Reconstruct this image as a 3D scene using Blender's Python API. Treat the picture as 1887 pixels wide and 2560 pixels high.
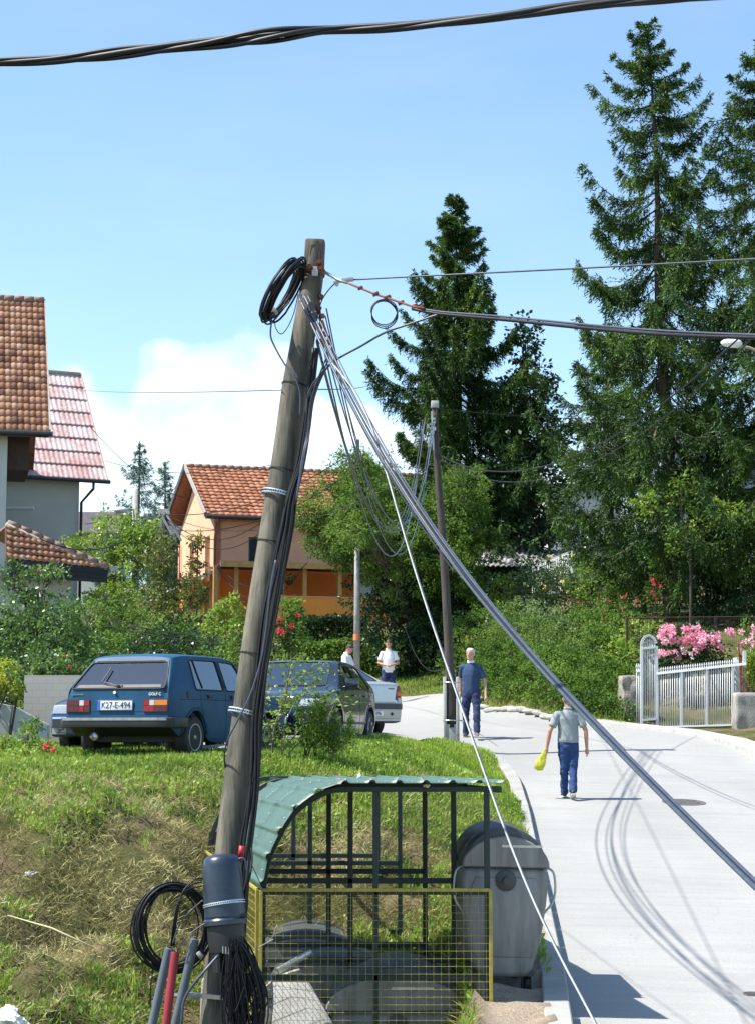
import bpy, bmesh, math, random
import numpy as np
from math import sin, cos, pi, radians, sqrt, atan2
from mathutils import Vector, Matrix, Quaternion
from mathutils.bvhtree import BVHTree
for o in list(bpy.data.objects): bpy.data.objects.remove(o)
SC = bpy.context.scene
COL = SC.collection
rng = np.random.default_rng(7)
random.seed(7)

# ------------------------------------------------------------------ camera, sky, sun, exposure
F = 4570.0; PITCH = math.atan(547.5 / F)
cam_d = bpy.data.cameras.new('camera'); cam = bpy.data.objects.new('camera', cam_d); COL.objects.link(cam)
cam.location = (0, 0, 0); cam.rotation_euler = (pi / 2 + PITCH, 0, 0)
cam_d.sensor_fit = 'VERTICAL'; cam_d.sensor_height = 24; cam_d.lens = 24 * F / 2560
cam_d.clip_start = 0.1; cam_d.clip_end = 3000
SC.camera = cam
SC.render.resolution_x = 754; SC.render.resolution_y = 1024
SC.view_settings.view_transform = 'Standard'; SC.view_settings.look = 'None'; SC.view_settings.gamma = 1
SC.view_settings.exposure = 1.0
SUN = Vector((-0.56, -0.10, 0.82)).normalized()
sun_d = bpy.data.lights.new('sun', 'SUN'); sun_o = bpy.data.objects.new('sun', sun_d); COL.objects.link(sun_o)
sun_d.energy = 4.6; sun_d.angle = radians(0.5); sun_d.color = (1, 0.955, 0.88)
sun_o.rotation_euler = SUN.to_track_quat('Z', 'Y').to_euler(); sun_o.location = (-20, 10, 30)

W = bpy.data.worlds.new('World'); SC.world = W; W.use_nodes = True
def world():
    nt = W.node_tree; N = nt.nodes; L = nt.links
    for n in list(N): N.remove(n)
    out = N.new('ShaderNodeOutputWorld'); bg = N.new('ShaderNodeBackground'); bg.inputs[1].default_value = 0.10
    sky = N.new('ShaderNodeTexSky'); sky.sky_type = 'NISHITA'; sky.sun_disc = False
    sky.sun_elevation = math.asin(SUN.z); sky.sun_rotation = math.atan2(SUN.x, SUN.y)
    sky.altitude = 600; sky.air_density = 1.0; sky.dust_density = 0.6; sky.ozone_density = 1.6
    tc = N.new('ShaderNodeTexCoord'); sep = N.new('ShaderNodeSeparateXYZ'); L.new(tc.outputs['Generated'], sep.inputs[0])
    def mt(op, a, b=None, c=None, clamp=False):
        n = N.new('ShaderNodeMath'); n.operation = op; n.use_clamp = clamp
        for i, v in enumerate((a, b, c)):
            if v is None: continue
            if hasattr(v, 'links'): L.new(v, n.inputs[i])
            else: n.inputs[i].default_value = v
        return n.outputs[0]
    yy = mt('MAXIMUM', sep.outputs[1], 0.05)
    el = mt('DIVIDE', sep.outputs[2], yy); az = mt('DIVIDE', sep.outputs[0], yy)
    # billowing cloud bank, low in the north
    mp = N.new('ShaderNodeMapping'); mp.inputs['Scale'].default_value = (1, 1, 1.25); L.new(tc.outputs['Generated'], mp.inputs[0])
    n1 = N.new('ShaderNodeTexNoise'); n1.inputs['Scale'].default_value = 17; n1.inputs['Detail'].default_value = 7; n1.inputs['Roughness'].default_value = 0.5
    L.new(mp.outputs[0], n1.inputs['Vector'])
    n2 = N.new('ShaderNodeTexNoise'); n2.inputs['Scale'].default_value = 60; n2.inputs['Detail'].default_value = 6; n2.inputs['Roughness'].default_value = 0.6
    L.new(mp.outputs[0], n2.inputs['Vector'])
    v3 = N.new('ShaderNodeTexVoronoi'); v3.feature = 'SMOOTH_F1'; v3.inputs['Scale'].default_value = 42; v3.inputs['Smoothness'].default_value = 0.35
    L.new(mp.outputs[0], v3.inputs['Vector'])
    # top of the bank as a function of azimuth (a real shape, at infinity)
    fc = N.new('ShaderNodeFloatCurve'); cu = fc.mapping.curves[0]
    ptsc = [(0, .30), (.14, .55), (.20, .66), (.25, .50), (.30, .88), (.40, .97), (.50, .80), (.57, .50), (.64, .46), (.76, .38), (.9, .45), (1, .35)]
    cu.points[0].location = ptsc[0]; cu.points[1].location = ptsc[-1]
    for p in ptsc[1:-1]: cu.points.new(*p)
    fc.mapping.update()
    L.new(mt('MULTIPLY_ADD', az, 2.2, 0.58, True), fc.inputs['Value'])
    top = mt('MULTIPLY_ADD', fc.outputs[0], 0.075, 0.142)
    t = mt('SUBTRACT', top, el)
    t = mt('ADD', t, mt('MULTIPLY', mt('SUBTRACT', n1.outputs[0], 0.5), 0.050))
    t = mt('ADD', t, mt('MULTIPLY', mt('SUBTRACT', 0.42, v3.outputs['Distance']), 0.022))
    t = mt('ADD', t, mt('MULTIPLY', mt('SUBTRACT', n2.outputs[0], 0.5), 0.028))
    m = mt('MULTIPLY', mt('ADD', t, 0.006), 42, None, True)
    n3 = N.new('ShaderNodeTexNoise'); n3.inputs['Scale'].default_value = 12; n3.inputs['Detail'].default_value = 5
    L.new(mp.outputs[0], n3.inputs['Vector'])
    thin = mt('MULTIPLY_ADD', n3.outputs[0], 3.4, -1.2, True)
    m = mt('MULTIPLY', m, mt('MULTIPLY_ADD', thin, 0.5, 0.5))
    # a fainter veil higher up
    n4 = N.new('ShaderNodeTexNoise'); n4.inputs['Scale'].default_value = 4; n4.inputs['Detail'].default_value = 6
    mp2 = N.new('ShaderNodeMapping'); mp2.inputs['Scale'].default_value = (1, 1, 5); L.new(tc.outputs['Generated'], mp2.inputs[0]); L.new(mp2.outputs[0], n4.inputs['Vector'])
    veil = mt('MULTIPLY', mt('MULTIPLY_ADD', n4.outputs[0], 2.0, -0.8, True), 0.10)
    m = mt('MAXIMUM', m, veil)
    m = mt('MULTIPLY', m, mt('MULTIPLY_ADD', mt('MULTIPLY_ADD', el, 14, -1.35, True), 0.6, 0.4))
    front = mt('GREATER_THAN', sep.outputs[1], 0.2)
    m = mt('MULTIPLY', m, front)
    cr = N.new('ShaderNodeValToRGB'); cr.color_ramp.elements[0].position = .3; cr.color_ramp.elements[0].color = (3.6, 4.8, 6.1, 1); cr.color_ramp.elements[1].position = .58; cr.color_ramp.elements[1].color = (7.6, 7.9, 8.2, 1)
    n5 = N.new('ShaderNodeTexNoise'); n5.inputs['Scale'].default_value = 11; n5.inputs['Detail'].default_value = 6; L.new(mp.outputs[0], n5.inputs['Vector'])
    L.new(n5.outputs[0], cr.inputs[0])
    hs = N.new('ShaderNodeHueSaturation'); hs.inputs['Hue'].default_value = 0.493; hs.inputs['Saturation'].default_value = 1.03; hs.inputs['Value'].default_value = 1.33
    L.new(sky.outputs[0], hs.inputs['Color'])
    mx = N.new('ShaderNodeMix'); mx.data_type = 'RGBA'
    L.new(m, mx.inputs[0]); L.new(hs.outputs[0], mx.inputs[6]); L.new(cr.outputs[0], mx.inputs[7])
    L.new(mx.outputs[2], bg.inputs[0]); L.new(bg.outputs[0], out.inputs[0])
world()

# ------------------------------------------------------------------ helpers
def P(sx, sy, d):
    """world point seen at photograph pixel (sx, sy) at depth d metres"""
    xc = (sx - 943.5) / F; yc = (1280 - sy) / F
    y = cos(PITCH) - sin(PITCH) * yc; z = sin(PITCH) + cos(PITCH) * yc
    return Vector((xc / y * d, d, z / y * d))
def D(x, y, d): return P(x / .8755, y / .8755, d)   # same, from a smaller print of the photograph

def tag(o, label=None, cat=None, group=None, kind=None):
    if label: o['label'] = label
    if cat: o['category'] = cat
    if group: o['group'] = group
    if kind: o['kind'] = kind
    return o
def thing(name, label, cat, loc=(0, 0, 0), rotz=0, group=None):
    o = bpy.data.objects.new(name, None); COL.objects.link(o); o.empty_display_size = .2
    o.location = loc; o.rotation_euler = (0, 0, rotz)
    return tag(o, label, cat, group)
def link(name, me, mat=None, parent=None, smooth=True):
    o = bpy.data.objects.new(name, me); COL.objects.link(o)
    if mat is not None:
        for m in (mat if isinstance(mat, (list, tuple)) else [mat]): me.materials.append(m)
    if parent is not None:
        o.parent = parent
        # builders work in world space unless told otherwise
        if parent.get('_world') : o.matrix_parent_inverse = parent.matrix_basis.inverted()
    if smooth and len(me.polygons): me.polygons.foreach_set('use_smooth', np.ones(len(me.polygons), dtype=bool))
    return o
def wthing(name, label, cat, loc, group=None):
    """thing whose parts are built in world coordinates"""
    o = thing(name, label, cat, loc, 0, group); o['_world'] = 1
    return o
def ribbon(b, pts, w, h, closed=False):
    """upright rectangular section swept along a mostly level path"""
    pts = [Vector(p) for p in pts]; k = len(pts); vs = []
    for i, p in enumerate(pts):
        t = pts[min(i + 1, k - 1)] - pts[max(i - 1, 0)]; t.z = 0; t.normalize(); s = Vector((t.y, -t.x, 0)) * w / 2; vs += [p + s + Vector((0, 0, h / 2)), p + s * 1.0 - Vector((0, 0, h / 2)), p - s - Vector((0, 0, h / 2)), p - s + Vector((0, 0, h / 2))]
    fs = [(i * 4 + j, i * 4 + (j + 1) % 4, (i + 1) * 4 + (j + 1) % 4, (i + 1) * 4 + j) for i in range(k - 1) for j in range(4)] + [(0, 1, 2, 3), tuple((k - 1) * 4 + j for j in (3, 2, 1, 0))]; return b.add(vs, fs)
class MB:
    def __init__(s): s.v = []; s.f = []
    def add(s, vs, fs):
        n = len(s.v); s.v += [tuple(v) for v in vs]; s.f += [tuple(i + n for i in f) for f in fs]; return s
    def box(s, c, size, R=None):
        hx, hy, hz = size[0] / 2, size[1] / 2, size[2] / 2
        vs = [Vector((x, y, z)) for x in (-hx, hx) for y in (-hy, hy) for z in (-hz, hz)]
        if R is not None: vs = [R @ v for v in vs]
        c = Vector(c)
        return s.add([v + c for v in vs], [(0, 1, 3, 2), (4, 6, 7, 5), (0, 4, 5, 1), (2, 3, 7, 6), (0, 2, 6, 4), (1, 5, 7, 3)])
    def box2(s, a, b):
        return s.box([(a[i] + b[i]) / 2 for i in range(3)], [abs(b[i] - a[i]) for i in range(3)])
    def bar(s, a, b, w, h, up=(0, 0, 1)):
        a = Vector(a); b = Vector(b); t = (b - a); L = t.length; t.normalize(); up = Vector(up)
        if abs(t.dot(up)) > .98: up = Vector((0, 1, 0))
        x = t.cross(up).normalized(); u = x.cross(t)
        R = Matrix((t, x, u)).transposed()
        return s.box((a + b) / 2, (L, w, h), R)
    def tube(s, pts, r, n=8, cap=True, flat=1.0):
        pts = [Vector(p) for p in pts]
        rs = r if hasattr(r, '__len__') else [r] * len(pts)
        k = len(pts); T = []
        for i in range(k):
            t = pts[min(i + 1, k - 1)] - pts[max(i - 1, 0)]; T.append(t.normalized() if t.length > 1e-9 else Vector((0, 0, 1)))
        u = T[0].orthogonal().normalized(); vs = []; base = len(s.v)
        for i in range(k):
            u = (u - T[i] * u.dot(T[i])); u = u.normalized() if u.length > 1e-6 else T[i].orthogonal().normalized()
            w = T[i].cross(u)
            for j in range(n):
                a = 2 * pi * j / n; vs.append(pts[i] + (u * cos(a) + w * sin(a) * flat) * rs[i])
        fs = [(i * n + j, i * n + (j + 1) % n, (i + 1) * n + (j + 1) % n, (i + 1) * n + j) for i in range(k - 1) for j in range(n)]
        if cap: fs += [tuple(range(n))[::-1], tuple((k - 1) * n + j for j in range(n))]
        return s.add(vs, fs)
    def lathe(s, prof, c=(0, 0, 0), n=24, R=None, cap=True):
        vs = []; c = Vector(c)
        for r, z in prof:
            for j in range(n):
                v = Vector((r * cos(2 * pi * j / n), r * sin(2 * pi * j / n), z)); vs.append((R @ v if R is not None else v) + c)
        k = len(prof)
        fs = [(i * n + j, i * n + (j + 1) % n, (i + 1) * n + (j + 1) % n, (i + 1) * n + j) for i in range(k - 1) for j in range(n)]
        if cap: fs += [tuple(range(n))[::-1], tuple((k - 1) * n + j for j in range(n))]
        return s.add(vs, fs)
    def prism(s, poly, a, b):
        """poly: list of Vector (planar) extruded by vector from a to b offsets"""
        a = Vector(a); b = Vector(b); n = len(poly)
        vs = [Vector(p) + a for p in poly] + [Vector(p) + b for p in poly]
        return s.add(vs, [tuple(range(n))[::-1], tuple(range(n, 2 * n))] + [(i, (i + 1) % n, n + (i + 1) % n, n + i) for i in range(n)])
    def mesh(s, name='mesh'):
        me = bpy.data.meshes.new(name); me.from_pydata(s.v, [], s.f); me.update(); return me
    def build(s, name, mat, parent=None, smooth=False, bevel=0, seg=2, auto=None):
        me = s.mesh(name)
        bm = bmesh.new(); bm.from_mesh(me); bmesh.ops.recalc_face_normals(bm, faces=bm.faces[:])
        if bevel:
            es = [e for e in bm.edges if len(e.link_faces) == 2 and e.calc_face_angle(0) > .5]
            bmesh.ops.bevel(bm, geom=es, offset=bevel, segments=seg, affect='EDGES', profile=.5, clamp_overlap=True)
        bm.to_mesh(me); bm.free()
        o = link(name, me, mat, parent, smooth)
        if auto or bevel:
            me.polygons.foreach_set('use_smooth', np.ones(len(me.polygons), dtype=bool))
            ang = auto or .6
            bm = bmesh.new(); bm.from_mesh(me)
            for e in bm.edges:
                if len(e.link_faces) == 2 and e.calc_face_angle(0) > ang: e.smooth = False
            bm.to_mesh(me); bm.free()
        return o
def quads_mesh(name, V, Fq, tint=None):
    V = np.asarray(V, dtype=np.float32).reshape(-1, 3); Fq = np.asarray(Fq, dtype=np.int32); k = Fq.shape[1]
    me = bpy.data.meshes.new(name); me.vertices.add(len(V)); me.vertices.foreach_set('co', V.ravel())
    me.loops.add(Fq.size); me.loops.foreach_set('vertex_index', Fq.ravel())
    me.polygons.add(len(Fq)); me.polygons.foreach_set('loop_start', np.arange(0, Fq.size, k, dtype=np.int32))
    me.polygons.foreach_set('loop_total', np.full(len(Fq), k, dtype=np.int32))
    if tint is not None:
        at = me.attributes.new('tint', 'FLOAT', 'POINT'); at.data.foreach_set('value', np.asarray(tint, dtype=np.float32))
    me.update(calc_edges=True); return me
def spline(pts, n=8):
    pts = [Vector(p) for p in pts]; P_ = [pts[0] * 2 - pts[1]] + pts + [pts[-1] * 2 - pts[-2]]; out = []
    for i in range(1, len(P_) - 2):
        a, b, c, d = P_[i - 1:i + 3]
        for j in range(n):
            t = j / n
            out.append(0.5 * ((2 * b) + (c - a) * t + (2 * a - 5 * b + 4 * c - d) * t * t + (3 * b - a - 3 * c + d) * t ** 3))
    out.append(pts[-1]); return out
def pxline(pts, n=8):
    """smooth curve through points given as (sx, sy, depth)"""
    return spline([P(*p) for p in pts], n)
def cat(a, b, sag, n=40):
    a = Vector(a); b = Vector(b); return [a.lerp(b, t / n) - Vector((0, 0, 4 * sag * (t / n) * (1 - t / n))) for t in range(n + 1)]
def unit(v): return v / np.maximum(np.linalg.norm(v, axis=-1, keepdims=True), 1e-9)
def leaves(C, size, aspect=.6, up=.3, fold=.0, r=None, dirs=None, tint=None, tr=.35):
    """kite leaves at C (N,3); returns V, F, tint"""
    r = r or rng; C = np.asarray(C, dtype=float); n = len(C); sz = np.asarray(size) * (r.uniform(.7, 1.3, n)) if np.isscalar(size) else size
    if dirs is None: t = r.normal(size=(n, 3)); t[:, 2] = t[:, 2] * .6 - .15
    else: t = dirs + r.normal(size=(n, 3)) * tr
    t = unit(t); nn = r.normal(size=(n, 3)); nn[:, 2] = np.abs(nn[:, 2]) + up
    w = unit(np.cross(t, nn)); nn = np.cross(w, t); s = sz[:, None]
    V = np.stack([C, C + t * s * .45 + w * s * aspect * .5 + nn * s * .06, C + t * s, C + t * s * .45 - w * s * aspect * .5 + nn * s * .06], 1)
    Fq = np.arange(n * 4).reshape(n, 4)
    if tint is None: tint = r.uniform(0, 1, n)
    return V.reshape(-1, 3), Fq, np.repeat(tint, 4)
# value noise on numpy for lumpy shapes
_nz = np.random.default_rng(99).uniform(-1, 1, (32, 32, 32))
def vnoise(p, s=1.0):
    p = np.asarray(p, dtype=float) * s; i = np.floor(p).astype(int); f = p - i; f = f * f * (3 - 2 * f); o = 0
    for dx in (0, 1):
        for dy in (0, 1):
            for dz in (0, 1):
                w = (f[..., 0] if dx else 1 - f[..., 0]) * (f[..., 1] if dy else 1 - f[..., 1]) * (f[..., 2] if dz else 1 - f[..., 2])
                o = o + w * _nz[(i[..., 0] + dx) % 32, (i[..., 1] + dy) % 32, (i[..., 2] + dz) % 32]
    return o
def fbm(p, s=1.0, o=3): return sum(vnoise(p, s * 2 ** k) / 2 ** k for k in range(o))

# ------------------------------------------------------------------ materials
def mat(name, col=(.5, .5, .5), rough=.6, metal=0, spec=.5, noise=0, nscale=6, col2=None, bump=0, bscale=40, coat=0, stretch=(1, 1, 1), detail=6, ramp=(.35, .65), alpha=None):
    m = bpy.data.materials.new(name); m.use_nodes = True; nt = m.node_tree; N = nt.nodes; L = nt.links
    b = N['Principled BSDF']; b.inputs['Roughness'].default_value = rough; b.inputs['Metallic'].default_value = metal
    b.inputs['Specular IOR Level'].default_value = spec; b.inputs['Coat Weight'].default_value = coat; b.inputs['Coat Roughness'].default_value = .04
    b.inputs['Base Color'].default_value = (*col, 1)
    if noise or col2 or bump:
        tc = N.new('ShaderNodeTexCoord'); mp = N.new('ShaderNodeMapping'); mp.inputs['Scale'].default_value = stretch; L.new(tc.outputs['Object'], mp.inputs[0])
    if noise or col2:
        n = N.new('ShaderNodeTexNoise'); n.inputs['Scale'].default_value = nscale; n.inputs['Detail'].default_value = detail; n.inputs['Roughness'].default_value = .62
        L.new(mp.outputs[0], n.inputs['Vector'])
        r = N.new('ShaderNodeValToRGB'); r.color_ramp.elements[0].position = ramp[0]; r.color_ramp.elements[1].position = ramp[1]
        c2 = col2 or tuple(max(0, c * (1 - noise)) for c in col)
        r.color_ramp.elements[0].color = (*c2, 1); r.color_ramp.elements[1].color = (*col, 1)
        L.new(n.outputs[0], r.inputs[0]); L.new(r.outputs[0], b.inputs['Base Color'])
    if bump:
        n2 = N.new('ShaderNodeTexNoise'); n2.inputs['Scale'].default_value = bscale; n2.inputs['Detail'].default_value = 5; L.new(mp.outputs[0], n2.inputs['Vector'])
        bp = N.new('ShaderNodeBump'); bp.inputs['Strength'].default_value = bump; bp.inputs['Distance'].default_value = .02; L.new(n2.outputs[0], bp.inputs['Height']); L.new(bp.outputs[0], b.inputs['Normal'])
    return m
def leafmat(name, dark, mid, light, trans=.3, rough=.55, nscale=1.2, spec=.3):
    m = bpy.data.materials.new(name); m.use_nodes = True; nt = m.node_tree; N = nt.nodes; L = nt.links
    b = N['Principled BSDF']; b.inputs['Roughness'].default_value = rough; b.inputs['Specular IOR Level'].default_value = spec
    at = N.new('ShaderNodeAttribute'); at.attribute_name = 'tint'
    tc = N.new('ShaderNodeTexCoord'); n = N.new('ShaderNodeTexNoise'); n.inputs['Scale'].default_value = nscale; n.inputs['Detail'].default_value = 3; L.new(tc.outputs['Object'], n.inputs['Vector'])
    mm = N.new('ShaderNodeMath'); mm.operation = 'MULTIPLY_ADD'; L.new(at.outputs['Fac'], mm.inputs[0]); mm.inputs[1].default_value = .55
    m2 = N.new('ShaderNodeMath'); m2.operation = 'MULTIPLY_ADD'; L.new(n.outputs[0], m2.inputs[0]); m2.inputs[1].default_value = 1.3; m2.inputs[2].default_value = -.42
    L.new(m2.outputs[0], mm.inputs[2])
    r = N.new('ShaderNodeValToRGB'); e = r.color_ramp.elements; e[0].position = .1; e[0].color = (*dark, 1); e[1].position = .9; e[1].color = (*light, 1)
    x = e.new(.5); x.color = (*mid, 1)
    L.new(mm.outputs[0], r.inputs[0]); L.new(r.outputs[0], b.inputs['Base Color'])
    tr = N.new('ShaderNodeBsdfTranslucent'); hs = N.new('ShaderNodeHueSaturation'); hs.inputs['Hue'].default_value = .485; hs.inputs['Value'].default_value = 1.5; L.new(r.outputs[0], hs.inputs['Color']); L.new(hs.outputs[0], tr.inputs[0])
    mx = N.new('ShaderNodeMixShader'); mx.inputs[0].default_value = trans; L.new(b.outputs[0], mx.inputs[1]); L.new(tr.outputs[0], mx.inputs[2]); L.new(mx.outputs[0], N['Material Output'].inputs[0])
    return m
def glassmat(name, tint=(.35, .42, .45), refl=.25, rough=.02):
    m = bpy.data.materials.new(name); m.use_nodes = True; nt = m.node_tree; N = nt.nodes; L = nt.links
    N.remove(N['Principled BSDF'])
    t = N.new('ShaderNodeBsdfTransparent'); t.inputs[0].default_value = (*tint, 1); g = N.new('ShaderNodeBsdfGlossy'); g.inputs['Roughness'].default_value = rough; g.inputs[0].default_value = (.9, .95, 1, 1)
    fr = N.new('ShaderNodeFresnel'); fr.inputs[0].default_value = 1.5; ad = N.new('ShaderNodeMath'); ad.operation = 'ADD'; ad.use_clamp = True; ad.inputs[1].default_value = refl; L.new(fr.outputs[0], ad.inputs[0])
    mx = N.new('ShaderNodeMixShader'); L.new(ad.outputs[0], mx.inputs[0]); L.new(t.outputs[0], mx.inputs[1]); L.new(g.outputs[0], mx.inputs[2]); L.new(mx.outputs[0], N['Material Output'].inputs[0])
    return m
def ramp4(N, stops):
    r = N.new('ShaderNodeValToRGB'); e = r.color_ramp.elements
    e[0].position, e[0].color = stops[0][0], (*stops[0][1], 1); e[1].position, e[1].color = stops[-1][0], (*stops[-1][1], 1)
    for p, c in stops[1:-1]:
        x = e.new(p); x.color = (*c, 1)
    return r
M = {}
M['cable'] = mat('cable', (.013, .014, .017), .5, spec=.3, noise=.3, nscale=30)
M['cable_grey'] = mat('cable_grey', (.060, .075, .105), .42, noise=.35, nscale=25)
M['cable_light'] = mat('cable_light', (.42, .44, .42), .4, noise=.3, nscale=25)
M['cable_blue_glint'] = mat('cable_blue_glint', (.07, .11, .17), .4, noise=.3, nscale=15)  # bluish sun reflection on the slack cables, put into the colour
M['cable_brown_glint'] = mat('cable_brown_glint', (.11, .10, .08), .5, noise=.4, nscale=15)  # brownish sun reflection on the slack cables, put into the colour
M['steel'] = mat('steel', (.55, .57, .58), .35, metal=.8, noise=.25, nscale=20)
M['galv'] = mat('galvanised', (.50, .53, .54), .45, metal=.35, noise=.3, nscale=9)
M['rust'] = mat('rust', (.22, .07, .03), .8, col2=(.10, .035, .02), nscale=20)
M['rubber'] = mat('rubber', (.018, .018, .019), .7, noise=.3, nscale=12)
M['blackplastic'] = mat('blackplastic', (.02, .021, .023), .5, noise=.2, nscale=8)
M['chrome'] = mat('chrome', (.75, .77, .8), .12, metal=1)
M['dark'] = mat('dark', (.012, .012, .013), .8)
M['white'] = mat('white', (.75, .76, .75), .5, noise=.12, nscale=5)
M['bark'] = mat('bark', (.10, .078, .06), .9, col2=(.04, .03, .024), nscale=9, stretch=(1, 1, .25), bump=.6, bscale=30)
M['bark_l'] = mat('bark_l', (.24, .2, .16), .85, col2=(.13, .11, .09), nscale=12, stretch=(1, 1, .3), bump=.4)
M['conc'] = mat('concrete', (.46, .45, .42), .85, col2=(.33, .32, .3), nscale=5, bump=.3, bscale=60)
# ------------------------------------------------------------------ the lie of the land (x right, y depth, z above the camera)
RZ = [(0, -3.0), (8, -2.75), (12, -2.5), (14.7, -2.29), (16.2, -2.19), (20.9, -1.87), (25.6, -1.53), (28.7, -1.29), (30.7, -1.13), (33, -.84), (36, -.42), (38.5, -.12), (41, .08), (43, .24), (46, .5), (52, .98), (60, 1.5), (75, 3), (120, 6)]
def rz(d): return np.interp(d, [a for a, _ in RZ], [b for _, b in RZ])
XLT = [(4, .75), (10, 1.2), (14.7, 1.517), (16.2, 1.629), (17.8, 1.72), (20.9, 1.905), (25.6, 2.17), (28.7, 2.35), (32, 2.48), (33.5, 2.45), (35, 2.27), (36.4, 1.95)]
XRT = [(4, 11), (20, 10), (30, 8.8), (36, 7.45), (39, 6.6), (41, 5.72), (43, 4.05), (46, 2.74), (52, .57), (56, -2), (60, -5.5)]
XPT = [(27.4, -2.4), (30, -.5), (33, .45), (36, 1.2), (36.4, 1.9)]
def xl(d): return np.interp(d, [a for a, _ in XLT], [b for _, b in XLT])
def xr(d): return np.interp(d, [a for a, _ in XRT], [b for _, b in XRT])
def xp(d): return np.interp(d, [a for a, _ in XPT], [b for _, b in XPT])
CP = []
for d in (0, 4, 8, 12, 14.7, 17, 20.9, 25.6, 28.7, 30.7, 33, 36):
    for fx in (.0, .33, .7, 1.0): CP.append((xl(d) + .02 + fx * (xr(d) - xl(d)), d, rz(d) - .022 * fx * (xr(d) - xl(d))))
for d in (38.5, 41, 43, 46, 52):
    for fx in (.3, .65, 1.0): CP.append((0 + fx * xr(d), d, rz(d)))
CP += [(-6, 24, -.40), (-4, 23.3, -.43), (-2.5, 23.7, -.40), (-1, 24.7, -.40), (0, 27, -.33), (.9, 31, -.27), (1.4, 35, -.22), (-3, 26, -.38),
       (-6, 28, -.36), (-3, 29, -.33), (-1.6, 26.7, -.37), (-.1, 28.7, -.26), (.3, 35.7, -.06), (-2, 33, -.2), (-3, 38, 0), (0, 38, 0), (-3, 44, .35), (0, 46, .45), (-1, 50, .6), (-4, 52, .7),
       (-6, 21.6, -.62), (-3.5, 21.3, -.62), (-1.5, 21.6, -.64), (-.2, 22.4, -.62), (.7, 24.5, -.66), (1.2, 28, -.62),
       (-7, 18.5, -1.5), (-4, 18.2, -1.5), (-2, 18.8, -1.4), (-7, 15, -2.35), (-4, 14.6, -2.42), (-2.3, 15.5, -2.35), (-3, 12, -2.7), (-8, 11, -2.9),
       (-.8, 15.2, -3.0), (.25, 14.4, -3.0), (.25, 15.6, -3.0), (-.9, 17.0, -2.9), (-.4, 13, -3.1), (.4, 12, -3.0), (-.2, 18.4, -2.1), (-1.3, 19, -2.0), (.5, 18.8, -2.1), (.4, 20, -1.55), (-.8, 20.2, -1.45),
       (1.0, 16, -2.22), (1.05, 14.6, -2.36), (.8, 17.4, -2.15), (1.25, 18.6, -1.93), (1.55, 20.9, -1.72), (1.8, 25.6, -1.40), (2.0, 28.7, -1.1), (2.1, 31, -.9), (2.0, 33.5, -.6), (1.65, 35.6, -.3), (1.1, 23, -1.15),
       (1.3, 12, -2.5), (1.3, 14, -2.28), (1.35, 15.5, -2.12), (1.4, 17, -2.03), (.95, 15.2, -2.28), (1.05, 15.7, -2.2), (.2, 16.3, -3.0), (3.2, 48, 1.3), (4.6, 46, 1.3), (3.3, 46, .75), (4.8, 43.4, .5), (6, 45.5, 1.0), (7.5, 42, .12), (6.5, 42.2, .1), (8.6, 39.5, .02), (9.5, 36, 0), (9.5, 41, .3), (9, 47, 2.0), (12, 50, 3.1), (6.2, 50, 2.4), (8, 53, 3.2), (12, 60, 4.0),
       (3, 54, 2.1), (0, 56, 1.7), (-3, 60, 2.4), (3, 62, 3.6), (-6, 68, 3.6), (-12, 62, 2.6), (-18, 58, 2.4), (-14, 45, .9), (-8, 45, .55), (-12, 33, -.2), (-8, 36, -.1), (-14, 24, -.8), (-9, 52, 1.3),
       (0, 75, 4.3), (-10, 80, 4.8), (15, 80, 6.5), (32, 60, 5.5), (40, 110, 10), (-40, 110, 7), (-40, 50, 1.5), (40, 30, .5), (22, 25, -1), (-22, 12, -2.6), (-8, 4, -3), (0, 1, -3.1), (30, 5, -2.5), (-40, 0, -3), (40, 0, -3), (0, 150, 12), (-80, 150, 10), (80, 150, 16)]
CP = np.array(CP)
def _U(r2): return .5 * r2 * np.log(r2 + 1e-9)
def _fit():
    n = len(CP); X = CP[:, :2]; K = _U(((X[:, None] - X[None]) ** 2).sum(-1)) + np.eye(n) * .03
    A = np.zeros((n + 3, n + 3)); A[:n, :n] = K; A[:n, n] = 1; A[:n, n + 1:] = X; A[n, :n] = 1; A[n + 1:, :n] = X.T
    return np.linalg.solve(A, np.concatenate([CP[:, 2], [0, 0, 0]]))
_w = _fit()
_dt = np.linspace(-6, 90, 961); _kz = np.exp(-.5 * (np.arange(-30, 31) / 13.0) ** 2); _kz /= _kz.sum(); _zt = np.convolve(np.pad(rz(_dt), 30, mode='edge'), _kz, 'valid')
def G(x, d):
    """smooth ground height: the graded road, blended into the land beside it"""
    x = np.asarray(x, float); d = np.asarray(d, float); t = GT(x, d); ss = lambda q: np.clip(q, 0, 1) ** 2 * (3 - 2 * np.clip(q, 0, 1))
    v = ss((x - .55) / .25) * ss((xl(d) + .1 - x) / .1) * ss((17.9 - d) / .9) * ss((d - 11) / 1); t = t * (1 - v) + v * (np.interp(d, _dt, _zt) + .07); w = ss((x - xl(d) + .12) / .10) * ss((xr(d) + .9 - x) / .8) * ss((36.5 - d) / 4.5); return t * (1 - w) + w * (np.interp(d, _dt, _zt) - .022 * (x - xl(d)))
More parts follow.
